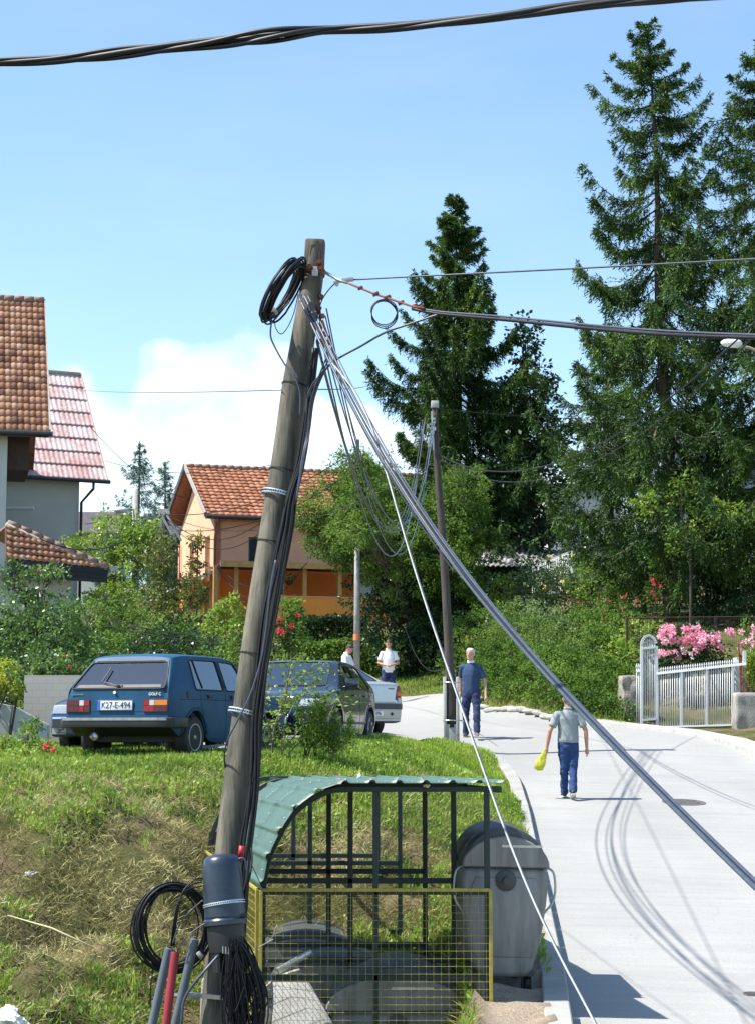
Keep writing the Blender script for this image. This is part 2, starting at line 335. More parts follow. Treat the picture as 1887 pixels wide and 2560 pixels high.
def GT(x, d):
    """land surface through the survey points"""
    x = np.asarray(x, float); d = np.asarray(d, float); sh = np.broadcast(x, d).shape
    q = np.stack([np.broadcast_to(x, sh).ravel(), np.broadcast_to(d, sh).ravel()], 1); out = np.empty(len(q))
    for i in range(0, len(q), 20000):
        qq = q[i:i + 20000]; out[i:i + 20000] = _U(((qq[:, None] - CP[None, :, :2]) ** 2).sum(-1)) @ _w[:-3] + _w[-3] + qq @ _w[-2:]
    return out.reshape(sh)
def on_tar(x, d, m=0.0):
    road = (d < 36.4) & (x > xl(d) - m) & (x < xr(d) + m)
    upper = (d >= 36.4) & (d < 60) & (x > np.interp(d, [36.4, 46, 52, 60], [-3, -3, -5, -9])) & (x < xr(d) + m)
    pad = (d > 27.4) & (d <= 36.4) & (x > -3.2) & (x < xp(d) + m)
    return road | upper | pad
def rough(x, d):
    """bumps of the unmown and mown ground"""
    p = np.stack([x, d, x * 0], -1); bank = np.clip((22.2 - d) / 2, 0, 1) * np.clip((d - 7) / 3, 0, 1)
    return fbm(p + 5, .9, 4) * (.03 + .085 * bank) + np.abs(vnoise(p + 9, 2.6)) * .26 * bank + fbm(p + 70, 4.5, 2) * .05 * bank - np.clip(vnoise(p + 40, 1.7) - .30, 0, 1) * .55 * bank
def GR(x, d):
    x = np.asarray(x, float); d = np.asarray(d, float); t = on_tar(x, d, .12)
    return G(x, d) + np.where(t, -.12, rough(x, d) * np.where(on_tar(x, d, .7), .4, 1))
def g(x, d): return float(G(x, d))
def gr(x, d): return float(GR(np.array([x]), np.array([d]))[0])

def ground():
    xs = np.concatenate([np.linspace(-300, -20, 18), np.linspace(-19, -8, 28), np.arange(-7.9, 3.2, .085), np.linspace(3.3, 14, 80), np.linspace(14.5, 22, 15), np.linspace(25, 300, 16)])
    ds = np.concatenate([np.linspace(-60, 8, 20), np.linspace(8.5, 12, 12), np.arange(12.1, 24.5, .085), np.linspace(24.6, 60, 220), np.linspace(61, 100, 30), np.linspace(110, 900, 20)])
    X, Dd = np.meshgrid(xs, ds, indexing='ij'); Z = GR(np.clip(X, -60, 60), np.clip(Dd, 0, 150))
    Z = Z + np.where(Dd > 150, (Dd - 150) * .03, 0)
    V = np.stack([X, Dd, Z], -1).reshape(-1, 3); a, b = X.shape; i = (np.arange(a - 1)[:, None] * b + np.arange(b - 1)[None]).ravel()
    Fq = np.stack([i, i + b, i + b + 1, i + 1], 1)
    m = bpy.data.materials.new('earth_and_grass'); m.use_nodes = True; N = m.node_tree.nodes; L = m.node_tree.links; bs = N['Principled BSDF']; bs.inputs['Roughness'].default_value = .95; bs.inputs['Specular IOR Level'].default_value = .2
    tc = N.new('ShaderNodeTexCoord')
    n1 = N.new('ShaderNodeTexNoise'); n1.inputs['Scale'].default_value = 1.1; n1.inputs['Detail'].default_value = 7; n1.inputs['Roughness'].default_value = .65; L.new(tc.outputs['Object'], n1.inputs['Vector'])
    n2 = N.new('ShaderNodeTexNoise'); n2.inputs['Scale'].default_value = 34; n2.inputs['Detail'].default_value = 8; n2.inputs['Roughness'].default_value = .75; L.new(tc.outputs['Object'], n2.inputs['Vector'])
    r1 = ramp4(N, [(.3, (.045, .06, .018)), (.48, (.12, .125, .045)), (.62, (.25, .20, .115)), (.75, (.17, .135, .085))]); L.new(n1.outputs[0], r1.inputs[0])
    r2 = ramp4(N, [(.3, (.35, .35, .3)), (.7, (1.35, 1.3, 1.2))]); L.new(n2.outputs[0], r2.inputs[0])
    # the dry trodden earth by the bins and the kerb (its own place, not light)
    sep = N.new('ShaderNodeSeparateXYZ'); L.new(tc.outputs['Object'], sep.inputs[0])
    def mt(op, a, b=None, c=None, cl=False):
        n = N.new('ShaderNodeMath'); n.operation = op; n.use_clamp = cl
        for i, v in enumerate((a, b, c)):
            if v is None: continue
            if hasattr(v, 'links'): L.new(v, n.inputs[i])
            else: n.inputs[i].default_value = v
        return n.outputs[0]
    a1 = mt('MULTIPLY_ADD', sep.outputs[0], 4, -2.6, True); a2 = mt('MULTIPLY_ADD', sep.outputs[0], -3, 6.6, True); a3 = mt('MULTIPLY_ADD', sep.outputs[1], -1.0, 18.2, True)
    msk = mt('MULTIPLY', mt('MULTIPLY', a1, a2), a3)
    r3 = ramp4(N, [(.3, (.28, .21, .15)), (.55, (.50, .40, .30)), (.75, (.62, .54, .43))]); L.new(n2.outputs[0], r3.inputs[0])
    mu = N.new('ShaderNodeMix'); mu.data_type = 'RGBA'; mu.blend_type = 'MULTIPLY'; mu.inputs[0].default_value = 1; L.new(r1.outputs[0], mu.inputs[6]); L.new(r2.outputs[0], mu.inputs[7])
    mx = N.new('ShaderNodeMix'); mx.data_type = 'RGBA'; L.new(msk, mx.inputs[0]); L.new(mu.outputs[2], mx.inputs[6]); L.new(r3.outputs[0], mx.inputs[7])
    L.new(mx.outputs[2], bs.inputs['Base Color'])
    bp = N.new('ShaderNodeBump'); bp.inputs['Strength'].default_value = .9; bp.inputs['Distance'].default_value = .05; L.new(n2.outputs[0], bp.inputs['Height']); L.new(bp.outputs[0], bs.inputs['Normal'])
    tag(link('ground', quads_mesh('ground', V, Fq), m), kind='structure')
ground()

def tarmat():
    m = bpy.data.materials.new('worn_asphalt'); m.use_nodes = True; N = m.node_tree.nodes; L = m.node_tree.links; bs = N['Principled BSDF']; bs.inputs['Roughness'].default_value = .85; bs.inputs['Specular IOR Level'].default_value = .3
    tc = N.new('ShaderNodeTexCoord')
    def noise(s, d, st=(1, 1, 1)):
        mp = N.new('ShaderNodeMapping'); mp.inputs['Scale'].default_value = st; L.new(tc.outputs['Object'], mp.inputs[0])
        n = N.new('ShaderNodeTexNoise'); n.inputs['Scale'].default_value = s; n.inputs['Detail'].default_value = d; n.inputs['Roughness'].default_value = .6; L.new(mp.outputs[0], n.inputs['Vector']); return n
    n1 = noise(.35, 5, (1.2, .5, 1)); n2 = noise(55, 4); n3 = noise(1.6, 4, (.35, 3.2, 1)); n4 = noise(9, 6)
    r1 = ramp4(N, [(.3, (.285, .283, .27)), (.7, (.35, .347, .332))]); L.new(n1.outputs[0], r1.inputs[0])
    r2 = ramp4(N, [(.25, (.78, .78, .78)), (.5, (1, 1, 1)), (.8, (1.12, 1.12, 1.1))]); L.new(n2.outputs[0], r2.inputs[0])
    r3 = ramp4(N, [(.3, (.93, .93, .94)), (.6, (1.03, 1.03, 1.02))]); L.new(n3.outputs[0], r3.inputs[0])
    vo = N.new('ShaderNodeTexVoronoi'); vo.feature = 'DISTANCE_TO_EDGE'; vo.inputs['Scale'].default_value = .55; wn = noise(1.4, 6); wm = N.new('ShaderNodeMix'); wm.data_type = 'RGBA'; wm.blend_type = 'LINEAR_LIGHT'; wm.inputs[0].default_value = .35; L.new(tc.outputs['Object'], wm.inputs[6]); L.new(wn.outputs['Color'], wm.inputs[7]); L.new(wm.outputs[2], vo.inputs['Vector'])
    r5 = ramp4(N, [(0, (.90, .90, .90)), (.004, (.97, .97, .97)), (.008, (1, 1, 1))]); L.new(vo.outputs['Distance'], r5.inputs[0])
    n6 = noise(.9, 3, (.5, 1.6, 1)); r6 = ramp4(N, [(.35, (1, 1, 1)), (.62, (1, 1, 1)), (.70, (.93, .93, .93))]); L.new(n6.outputs[0], r6.inputs[0])
    r4 = ramp4(N, [(.22, (.6, .6, .6)), (.30, (1, 1, 1)), (1, (1, 1, 1))]); L.new(n4.outputs[0], r4.inputs[0])
    c = r1.outputs[0]
    for r in (r2, r3, r4, r5, r6):
        mu = N.new('ShaderNodeMix'); mu.data_type = 'RGBA'; mu.blend_type = 'MULTIPLY'; mu.inputs[0].default_value = 1; L.new(c, mu.inputs[6]); L.new(r.outputs[0], mu.inputs[7]); c = mu.outputs[2]
    L.new(c, bs.inputs['Base Color'])
    bp = N.new('ShaderNodeBump'); bp.inputs['Strength'].default_value = .25; bp.inputs['Distance'].default_value = .01; L.new(n2.outputs[0], bp.inputs['Height']); L.new(bp.outputs[0], bs.inputs['Normal'])
    return m
M['tar'] = tarmat()
M['kerb'] = mat('kerbstone', (.36, .355, .33), .85, col2=(.28, .275, .25), nscale=3, bump=.3)
def sheet(name, ds, fl, fr, nx, m, dz=0.0):
    ds = np.asarray(ds); u = np.linspace(0, 1, nx); X = np.stack([fl(d) + (fr(d) - fl(d)) * u for d in ds]); Dd = np.repeat(ds[:, None], nx, 1)
    Z = G(X, Dd) + dz; V = np.stack([X, Dd, Z], -1).reshape(-1, 3); i = (np.arange(len(ds) - 1)[:, None] * nx + np.arange(nx - 1)[None]).ravel()
    return tag(link(name, quads_mesh(name, V, np.stack([i, i + 1, i + nx + 1, i + nx], 1)), m), kind='structure')
sheet('road', np.linspace(0, 36.4, 140), xl, xr, 40, M['tar'])
sheet('road_bend', np.linspace(36.4, 60, 70), lambda d: np.interp(d, [36.4, 46, 52, 60], [-3, -3, -5, -9]), xr, 40, M['tar'])
sheet('parking_pavement', np.linspace(27.4, 36.4, 40), lambda d: -3.2 + 0 * d, xp, 30, M['tar'], .004)
def kerb(name, pts, w, h, m, joint=1.0, z0=0.0, zf=lambda p: float(np.interp(p.y, _dt, _zt))):
    """kerb: stones laid end to end along a line, one surface"""
    b = MB(); pts = [Vector((p[0], p[1], 0)) for p in pts]; L = [0]
    for i in range(1, len(pts)): L.append(L[-1] + (pts[i] - pts[i - 1]).length)
    def at(s):
        for i in range(1, len(pts)):
            if s <= L[i] or i == len(pts) - 1:
                return pts[i - 1].lerp(pts[i], min(1, (s - L[i - 1]) / max(1e-6, L[i] - L[i - 1])))
    s = 0
    while s < L[-1] - .1:
        e = min(s + joint, L[-1]); a = at(s + .006); c = at(e - .006); a.z = zf(a) + h / 2 + z0; c.z = zf(c) + h / 2 + z0
        b.bar(a - Vector((0, 0, .1)), c - Vector((0, 0, .1)), w, h + .2); s = e
    o = b.build(name, m, bevel=.012, seg=1); return tag(o, kind='structure')
kerb('kerb', [(xl(d) - .11, d) for d in np.linspace(7, 35, 50)] + [(xl(36) - .12, 36)], .21, .13, M['kerb'], 1.0)
kerb('gutter', [(xr(d) + .30, d) for d in np.linspace(22, 42.3, 40)], .6, .07, M['conc'], 2.0, zf=lambda p: g(p.x, p.y))

def manhole(name, label, c, r, m1, m2):
    t = thing(name, label, 'manhole cover', (c[0], c[1], g(*c)))
    n = 28; dx = (g(c[0] + .3, c[1]) - g(c[0] - .3, c[1])) / .6; dy = (g(c[0], c[1] + .3) - g(c[0], c[1] - .3)) / .6
    f = MB(); f.lathe([(r * 1.0, .0), (r * 1.0, .012), (r * .9, .012), (r * .9, .0)], n=n); o = f.build('frame', m2, t); q = Vector((-dx, -dy, 1)).to_track_quat('Z', 'Y'); o.rotation_euler = q.to_euler()
    k = MB(); k.lathe([(r * .89, 0), (r * .89, .009), (0.001, .009)], n=n)
    for i in range(-4, 5):
        for j in range(-4, 5):
            if (i * i + j * j) * .2 * .2 < .8 ** 2 * .95: k.box((i * .2 * r * .98, j * .2 * r * .98, .013), (r * .12, r * .12, .008))
    o = k.build('lid', m1, t); o.rotation_euler = q.to_euler()
M['iron'] = mat('cast_iron', (.20, .19, .185), .6, metal=.3, noise=.4, nscale=20)
c = P(1708, 1993, 30.6); manhole('manhole_cover', 'round grey iron manhole cover in the road beyond the slanting cable bundle', (c.x, c.y), .36, M['iron'], M['iron'])
c = P(1880, 2444, 16.0); manhole('valve_cover', 'small round valve cover in a road patch at the right edge, near the bottom', (c.x, c.y), .085, M['iron'], M['iron'])
# repair patch in the road round the valve cover
M['patch'] = mat('road_patch', (.315, .31, .295), .9, col2=(.28, .275, .265), nscale=4, bump=.3)
sheet('road_patch', np.linspace(14.0, 16.9, 12), lambda d: 2.95 + (16.9 - d) * .0 + 0 * d, lambda d: 4.6 + 0 * d, 12, M['patch'], .004)

# ------------------------------------------------------------------ grass and hay
def blades(x, d, size, asp, lean, tint, flat=0.0, r=rng, dz=0.0):
    n = len(x); z = GR(x, d) + dz; C = np.stack([x, d, z], 1); az = r.uniform(0, 2 * pi, n); tl = np.abs(r.normal(0, 1, n)) * lean + flat
    t = np.stack([np.cos(az) * np.sin(tl), np.sin(az) * np.sin(tl), np.cos(tl)], 1)
    return leaves(C, size, asp, 0, dirs=t, tr=.02, tint=tint, r=r)
def merge(parts):
    V = []; Fq = []; T = []; n = 0
    for v, f, t in parts: V.append(v); Fq.append(f + n); T.append(t); n += len(v)
    return np.concatenate(V), np.concatenate(Fq), np.concatenate(T)
def scat(n, x0, x1, d0, d1, r=rng): return r.uniform(x0, x1, n), r.uniform(d0, d1, n)
M['lawn'] = leafmat('lawn_blades', (.11, .19, .02), (.22, .38, .035), (.38, .50, .08), .35, .5, .8)
M['hay'] = leafmat('hay', (.12, .115, .038), (.32, .29, .12), (.56, .52, .28), .15, .8, .9, .2)
M['weed'] = leafmat('weed_leaves', (.06, .12, .018), (.17, .28, .035), (.36, .46, .09), .35, .5, 1.0)
# lawn on top of the bank
x, d = scat(150000, -7, 2.2, 21.2, 36.5); k = (~on_tar(x, d, .03)) & (G(x, d) > -1.05); x, d = x[k], d[k]
pz = np.stack([x, d, x * 0], 1); tn = np.clip(.5 + vnoise(pz, 1.3) * .35 + rng.normal(0, .2, len(x)), 0, 1)
v = blades(x, d, rng.uniform(.035, .095, len(x)), .16, .5, tn)
tag(link('lawn_grass', quads_mesh('lawn_grass', v[0], v[1], v[2]), M['lawn']), 'bright green lawn grass on the top of the bank under the parked cars', 'grass', kind='stuff')
# dry mown grass lying on the bank
x, d = scat(250000, -6.5, 2.1, 12.2, 24.5); k = (~on_tar(x, d, .22)) & ~((x > .72) & (d < 17.6)); x, d = x[k], d[k]
pz = np.stack([x, d, x * 0], 1); hn = fbm(pz + 3, 1.2, 3); k = (hn > -.7) & (fbm(pz * [1, 1, 1] + 60, 2.4, 3) > -.62) & (rng.uniform(0, 1, len(x)) > np.clip((d - 20.8) / 2.4, 0, 1) * np.where(x < .3, 1, .4)); x, d, hn = x[k], d[k], hn[k]
tn = np.clip(.42 + hn * .3 + rng.normal(0, .25, len(x)), 0, 1)
v = blades(x, d, rng.uniform(.04, .16, len(x)), .055, .5, tn, .75, dz=rng.uniform(0, .05, len(x)))
tag(link('hay', quads_mesh('hay', v[0], v[1], v[2]), M['hay']), 'dry straw-coloured mown grass lying all over the slope of the bank', 'hay', kind='stuff')
# green tufts and broad weeds in it
x, d = scat(300000, -6.5, 2.2, 12.2, 30); k = (~on_tar(x, d, .16)) & ~((x > .74) & (d < 17.3) & (x < 1.45)); x, d = x[k], d[k]
pz = np.stack([x, d, x * 0], 1); hn = fbm(pz + 30, 1.5, 4) + .35 * np.clip(x, 0, 1) + np.where(d < 14.5, .15, 0) + np.clip(d - 20.5, 0, 1) * .5; k = hn > np.where((d < 21.6) & (x < .2), .20, .08) - np.where((x < -1.2) & (d < 15.8), .22, 0) + rng.normal(0, .08, len(x)); x, d, hn = x[k], d[k], hn[k]
lv = rng.uniform(0, 1, len(x)) < .5
v1 = blades(x[lv], d[lv], rng.uniform(.05, .17, lv.sum()), .1, .45, np.clip(rng.normal(.5, .25, lv.sum()), 0, 1))
x2, d2 = x[~lv][:60000], d[~lv][:60000]
v2 = blades(x2, d2, rng.uniform(.025, .06, len(x2)), .7, .6, np.clip(rng.normal(.45, .25, len(x2)), 0, 1), .5, dz=rng.uniform(0, .1, len(x2)))
v = merge([v1, v2])
tag(link('bank_weeds', quads_mesh('bank_weeds', v[0], v[1], v[2]), M['weed']), 'green tufts and low broad-leaved weeds growing through the dry grass of the bank', 'weeds', kind='stuff')
# verge grass beyond the road
x, d = scat(170000, -9, 8, 36, 62); k = (~on_tar(x, d, .02)) & (x < 5.6); x, d = x[k], d[k]
v = blades(x, d, rng.uniform(.05, .17, len(x)), .14, .6, rng.uniform(0, 1, len(x)))
tag(link('verge_grass', quads_mesh('verge_grass', v[0], v[1], v[2]), M['weed']), 'rough green verge grass along the far side of the road', 'grass', kind='stuff')
# ------------------------------------------------------------------ trees and shrubs
LM = {
 'spruce': leafmat('spruce_needles', (.012, .032, .010), (.042, .098, .018), (.155, .255, .035), .15, .6, .8),
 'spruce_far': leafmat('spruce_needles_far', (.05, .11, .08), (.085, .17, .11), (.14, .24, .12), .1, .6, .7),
 'mid': leafmat('leaves_mid', (.03, .075, .015), (.085, .17, .025), (.21, .32, .06), .35, .6, .9, .15),
 'bright': leafmat('leaves_bright', (.06, .12, .018), (.16, .27, .035), (.33, .43, .08), .4, .42, 1.0),
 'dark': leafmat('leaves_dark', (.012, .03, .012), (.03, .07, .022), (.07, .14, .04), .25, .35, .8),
 'glossy': leafmat('leaves_glossy', (.03, .07, .018), (.085, .17, .035), (.22, .34, .10), .3, .38, 1.2, .5),
 'grey': leafmat('leaves_greygreen', (.05, .09, .04), (.13, .20, .075), (.27, .36, .16), .3, .6, 1.0, .15),
 'yellow': leafmat('leaves_yellow', (.08, .14, .02), (.24, .32, .035), (.62, .60, .06), .4, .4, 2.0),
 'russet': leafmat('leaves_russet', (.05, .055, .018), (.11, .15, .03), (.24, .22, .06), .3, .45, 1.5),
 'locust': leafmat('leaves_locust', (.045, .095, .018), (.085, .165, .03), (.21, .31, .055), .4, .6, 1.1, .15),
 'pink': leafmat('petals_pink', (.52, .13, .22), (.80, .38, .48), (.95, .74, .78), .35, .6, 3),
 'red': leafmat('petals_red', (.45, .02, .03), (.70, .05, .07), (.85, .16, .18), .3, .6, 3),
 'white': leafmat('petals_white', (.6, .6, .5), (.8, .78, .7), (.9, .88, .82), .3, .6, 3),
 'cream': leafmat('petals_cream', (.6, .5, .1), (.85, .75, .25), (.9, .85, .6), .3, .6, 3)}
def limbset(b, pts, r0, r1, n=5):
    k = len(pts); b.tube(pts, [r0 + (r1 - r0) * i / (k - 1) for i in range(k)], n)
def spruce(label, base, H, R, r0=.2, bare=.1, sp=.42, dens=1.0, seed=1, lm='spruce', lean=(0, 0), nd=.15, group=None):
    r = np.random.default_rng(seed); t = wthing('spruce_tree', label, 'tree', base, group)
    base = np.array(base, float); wood = MB(); lean = np.array([lean[0], lean[1], 0])
    ax = lambda h: base + lean * h + np.array([.05 * sin(h * .7 + seed), 0, h])
    limbset(wood, [ax(h) for h in np.linspace(-.5, H, 18)], r0, .012, 9)
    C = []; T = []; S = []; TT = []
    h = H * bare
    while h < H - .12:
        top = H - h; L = np.interp(top, [q[0] for q in R], [q[1] for q in R]); nw = r.integers(4, 6) if top > 1 else 4; a0 = r.uniform(0, 6.28)
        for k in range(nw):
            a = a0 + k * 2 * pi / nw + r.normal() * .25; l = L * r.uniform(.6, 1.12); hh = h + r.uniform(-.5, .5) * sp
            if hh > H - .1: continue
            out = np.array([cos(a), sin(a), 0]); up0 = np.interp(top, [0, 1.5, 5, 14], [1.3, .5, .12, -.12]) + r.normal() * .08
            m = max(5, int(l / .16)); s = np.linspace(0, 1, m); droop = np.interp(top, [0, 3, 12], [0, -.22, -.42]) * l
            ctr = ax(hh)[None] + out[None] * (s * l)[:, None] * (1 / (1 + .3 * abs(up0))); ctr[:, 2] += up0 * l * s * .55 + droop * np.sin(s * pi * .8) + .42 * l * s ** 3 * np.interp(top, [0, 3, 12], [.1, .6, .55])
            ctr += r.normal(size=(m, 3)) * .015
            limbset(wood, [Vector(q) for q in ctr], max(.008, .028 * l * .5), .004, 4)
            side = np.array([-out[1], out[0], 0]); n2 = max(5, int(l / .024 * dens))
            ss = r.uniform(.12 if top > 3 else 0, 1.0, n2); ss = np.where(r.uniform(0, 1, n2) < .12, ss * .5, ss)
            pos = np.stack([np.interp(ss, s, ctr[:, j]) for j in range(3)], 1)
            sg = r.choice([-1, 1], n2)[:, None]; ll = (np.minimum(.20 + .6 * l * .28, .75) * (1.12 - ss * .75) * r.uniform(.55, 1.25, n2))
            hang = r.uniform(.0, 1.0, n2)[:, None] * np.interp(top, [0, 2, 6], [.1, 1.0, 2.0])
            dr = unit(side[None] * sg * r.uniform(.5, 1.1, n2)[:, None] + out[None] * .75 + np.array([0, 0, -1]) * hang + r.normal(size=(n2, 3)) * .15)
            q = max(5, int(13 * dens)); u = np.linspace(.05, 1, q)
            pp = pos[:, None] + dr[:, None] * (u[None, :, None] * ll[:, None, None]); pp[..., 2] -= (u ** 2)[None] * ll[:, None] * .25 * hang
            pp += r.normal(size=pp.shape) * .012
            C.append(pp.reshape(-1, 3)); T.append(np.repeat(dr, q, 0)); S.append(np.full(n2 * q, nd)); TT.append(np.repeat(np.clip(r.normal(.45, .2, n2), 0, 1), q))
        h += sp * (r.uniform(.75, 1.2) if top > 2 else .6)
    # leader shoot
    hh = r.uniform(H - 1.2, H, 260); C.append(np.stack([ax(q) for q in hh])); dd = r.normal(size=(260, 3)); dd[:, 2] = abs(dd[:, 2]) + .6; T.append(unit(dd)); S.append(np.full(260, nd)); TT.append(np.full(260, .4))
    C = np.concatenate(C); T = np.concatenate(T); S = np.concatenate(S) * r.uniform(.6, 1.15, len(C)); TT = np.clip(np.concatenate(TT) + r.normal(0, .08, len(C)), 0, 1)
    v = leaves(C, S, .24, .2, dirs=T, tr=.55, tint=TT, r=r)
    wood.build('trunk', M['bark'], t, smooth=True); link('crown', quads_mesh('crown', *v), LM[lm], t)
    return t
def crown_pts(blobs, size, dens, r, sub=.27, hollow=.55, flat=.85):
    """leaf positions in sub-clumps on the shells of ellipsoids; blobs: (centre, (rx, ry, rz))"""
    C = []; Dr = []; TT = []
    for c, rad in blobs:
        c = np.array(c, float); rad = np.array(rad if hasattr(rad, '__len__') else (rad,) * 3, float); R = rad.mean(); area = 4 * pi * R * R
        ns = max(7, int(area / (sub * R * 1.0) ** 2 / 2.2)); ns = min(ns, 260)
        d = unit(r.normal(size=(ns, 3))); sc = r.uniform(hollow, 1.08, ns)[:, None]; cc = c + d * rad * sc
        tot = int(area * dens / size ** 2 * 1.9); per = np.maximum(3, r.poisson(tot / ns, ns)); sr = sub * R * r.uniform(.5, 1.3, ns)
        idx = np.repeat(np.arange(ns), per); off = unit(r.normal(size=(len(idx), 3))) * (r.uniform(0, 1, len(idx)) ** .4)[:, None]; off[:, 2] *= .65
        C.append(cc[idx] + off * sr[idx][:, None]); dd = unit(off + d[idx] * .6 + np.array([0, 0, -.25])); Dr.append(dd)
        TT.append(np.clip(.45 + r.normal(0, .16, ns)[idx] + r.normal(0, .16, len(idx)), 0, 1))
    return np.concatenate(C), np.concatenate(Dr), np.concatenate(TT)
def plant(name, label, cat, blobs, lm='mid', size=.09, dens=1.0, trunk=None, tr=.09, seed=1, asp=.62, up=.5, flowers=None, parts=('crown', 'trunk'), spikes=0, group=None, wood='bark', sub=.27, hollow=.55, floor=None):
    """blobs: (Dx, Dy, depth, radius or (rx, ry, rz)); trunk: list of (Dx, Dy, depth)"""
    r = np.random.default_rng(seed); bl = [(D(b[0], b[1], b[2]), b[3]) for b in blobs]
    c0 = bl[0][0]; base = D(*trunk[0]) if trunk else Vector((c0.x, c0.y, g(c0.x, c0.y)))
    t = wthing(name, label, cat, base, group); C, Dr, TT = crown_pts(bl, size, dens, r, sub, hollow)
    if spikes:
        for k in range(spikes):
            b = bl[r.integers(len(bl))]; rad = np.array(b[1] if hasattr(b[1], '__len__') else (b[1],) * 3); d = unit(r.normal(size=3) + np.array([0, 0, .8])); p0 = np.array(b[0]) + d * rad * .8; n = 30; L = rad.mean() * r.uniform(.3, .75)
            dd = unit(d + r.normal(size=3) * .3); pp = p0[None] + dd[None] * np.linspace(0, L, n)[:, None] + r.normal(size=(n, 3)) * size * .5; C = np.concatenate([C, pp]); Dr = np.concatenate([Dr, unit(r.normal(size=(n, 3)) + dd)]); TT = np.concatenate([TT, np.clip(r.normal(.6, .15, n), 0, 1)])
    zf = G(C[:, 0], C[:, 1]); k = C[:, 2] > zf + .02; C, Dr, TT = C[k], Dr[k], TT[k]
    v = leaves(C, size, asp, up, dirs=Dr, tr=.75, tint=TT, r=r)
    w = MB(); feet = []
    if trunk:
        tp = spline([D(*p) for p in trunk], 5); limbset(w, tp, tr, tr * .5, 8); top = tp[-1]
        for c, rad in bl:
            s = tp[int(len(tp) * r.uniform(.45, .95))]; mid = s.lerp(c, .5) + Vector(r.normal(size=3) * .12); mid.z -= .08; br = spline([s, mid, c], 5); limbset(w, br, tr * .42, tr * .1, 5)
            R = np.mean(rad)
            for q in range(7):
                e = c + Vector(unit(r.normal(size=3)) * R * .85); limbset(w, spline([br[r.integers(3, len(br))], c.lerp(e, .5) + Vector(r.normal(size=3) * .08), e], 4), tr * .16, .004, 4)
    else:
        for c, rad in bl:
            R = np.mean(rad); foot = Vector((c.x + r.normal() * .15, c.y + r.normal() * .1, g(c.x, c.y) - .05)); feet.append(foot)
            for q in range(5):
                e = c + Vector(unit(r.normal(size=3)) * R * .7); limbset(w, spline([foot, foot.lerp(e, .5) + Vector(r.normal(size=3) * R * .12), e], 4), .02, .005, 4)
    if len(feet) > 1: w.tube([f - Vector((0, 0, .03)) for f in feet], .03, 5)
    w.build(parts[1], M[wood], t, smooth=True)
    link(parts[0], quads_mesh(parts[0], *v), LM[lm], t)
    if flowers:   # (count clusters, petals each, radius, material, petal size, bias box or None)
        for nm, n, per, rr, fm, ps, bb in flowers:
            if bb: cc = np.array([D(r.uniform(bb[0], bb[2]), r.uniform(bb[1], bb[3]), bb[4] + r.normal() * .12) for _ in range(n)])
            else:
                b = [bl[i] for i in r.integers(0, len(bl), n)]; cc = np.array([np.array(q[0]) + unit(r.normal(size=3) + np.array([-.2, -1.0, .5])) * np.array(q[1] if hasattr(q[1], '__len__') else (q[1],) * 3) * r.uniform(.9, 1.05) for q in b])
            for c1 in cc:
                off = unit(r.normal(size=(per, 3))); pv = leaves(c1[None] + off * rr * r.uniform(.2, 1, per)[:, None], ps, .9, .2, dirs=off, tr=.4, r=r)
                link(nm, quads_mesh(nm, *pv), LM[fm], t)
    return t

# the spruces on the right
SP = [(0, .12), (1, .9), (2.2, 1.65), (5, 2.65), (10, 3.4), (14, 4.0), (16, 3.8)]
b0 = D(1473, 1350, 52)
spruce('tall spruce with a bare trunk behind the white gate, highest of all trees', (b0.x, 52, b0.z), 17.5, SP, .25, .13, .62, 1.1, 11, lean=(-.022, 0))
spruce('spruce cut off by the right edge of the photo, beside the tallest spruce', (D(1690, 1300, 50).x, 50, 3.6), 15.9, SP, .24, .15, .62, 1.0, 12)
spruce('shorter spruce with wide low boughs, left of the tallest spruce', (D(1335, 1300, 57).x, 57, 3.4), 9.4, [(0, .2), (1, 1.1), (3, 2.6), (6, 3.2), (9, 3.2)], .2, .2, .6, 1.0, 13)
b0 = D(1004, 1300, 62)
spruce('spruce in the middle distance, behind the thin wooden pole', (b0.x, 62, 3.6), 14.85, [(0, .10), (1.2, .9), (4, 2.15), (7, 3.1), (12, 4.1), (15, 4.0)], .2, .12, .46, 1.5, 14)
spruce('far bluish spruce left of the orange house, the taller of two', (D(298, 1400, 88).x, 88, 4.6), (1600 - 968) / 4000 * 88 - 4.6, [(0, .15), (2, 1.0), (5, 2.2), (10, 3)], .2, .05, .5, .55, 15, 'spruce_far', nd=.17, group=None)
spruce('far bluish spruce left of the orange house, the shorter and slimmer one', (D(356, 1400, 90).x, 90, 4.6), (1600 - 1012) / 4000 * 90 - 4.6, [(0, .12), (2, .8), (5, 1.6), (10, 2)], .18, .05, .5, .55, 16, 'spruce_far', nd=.17)

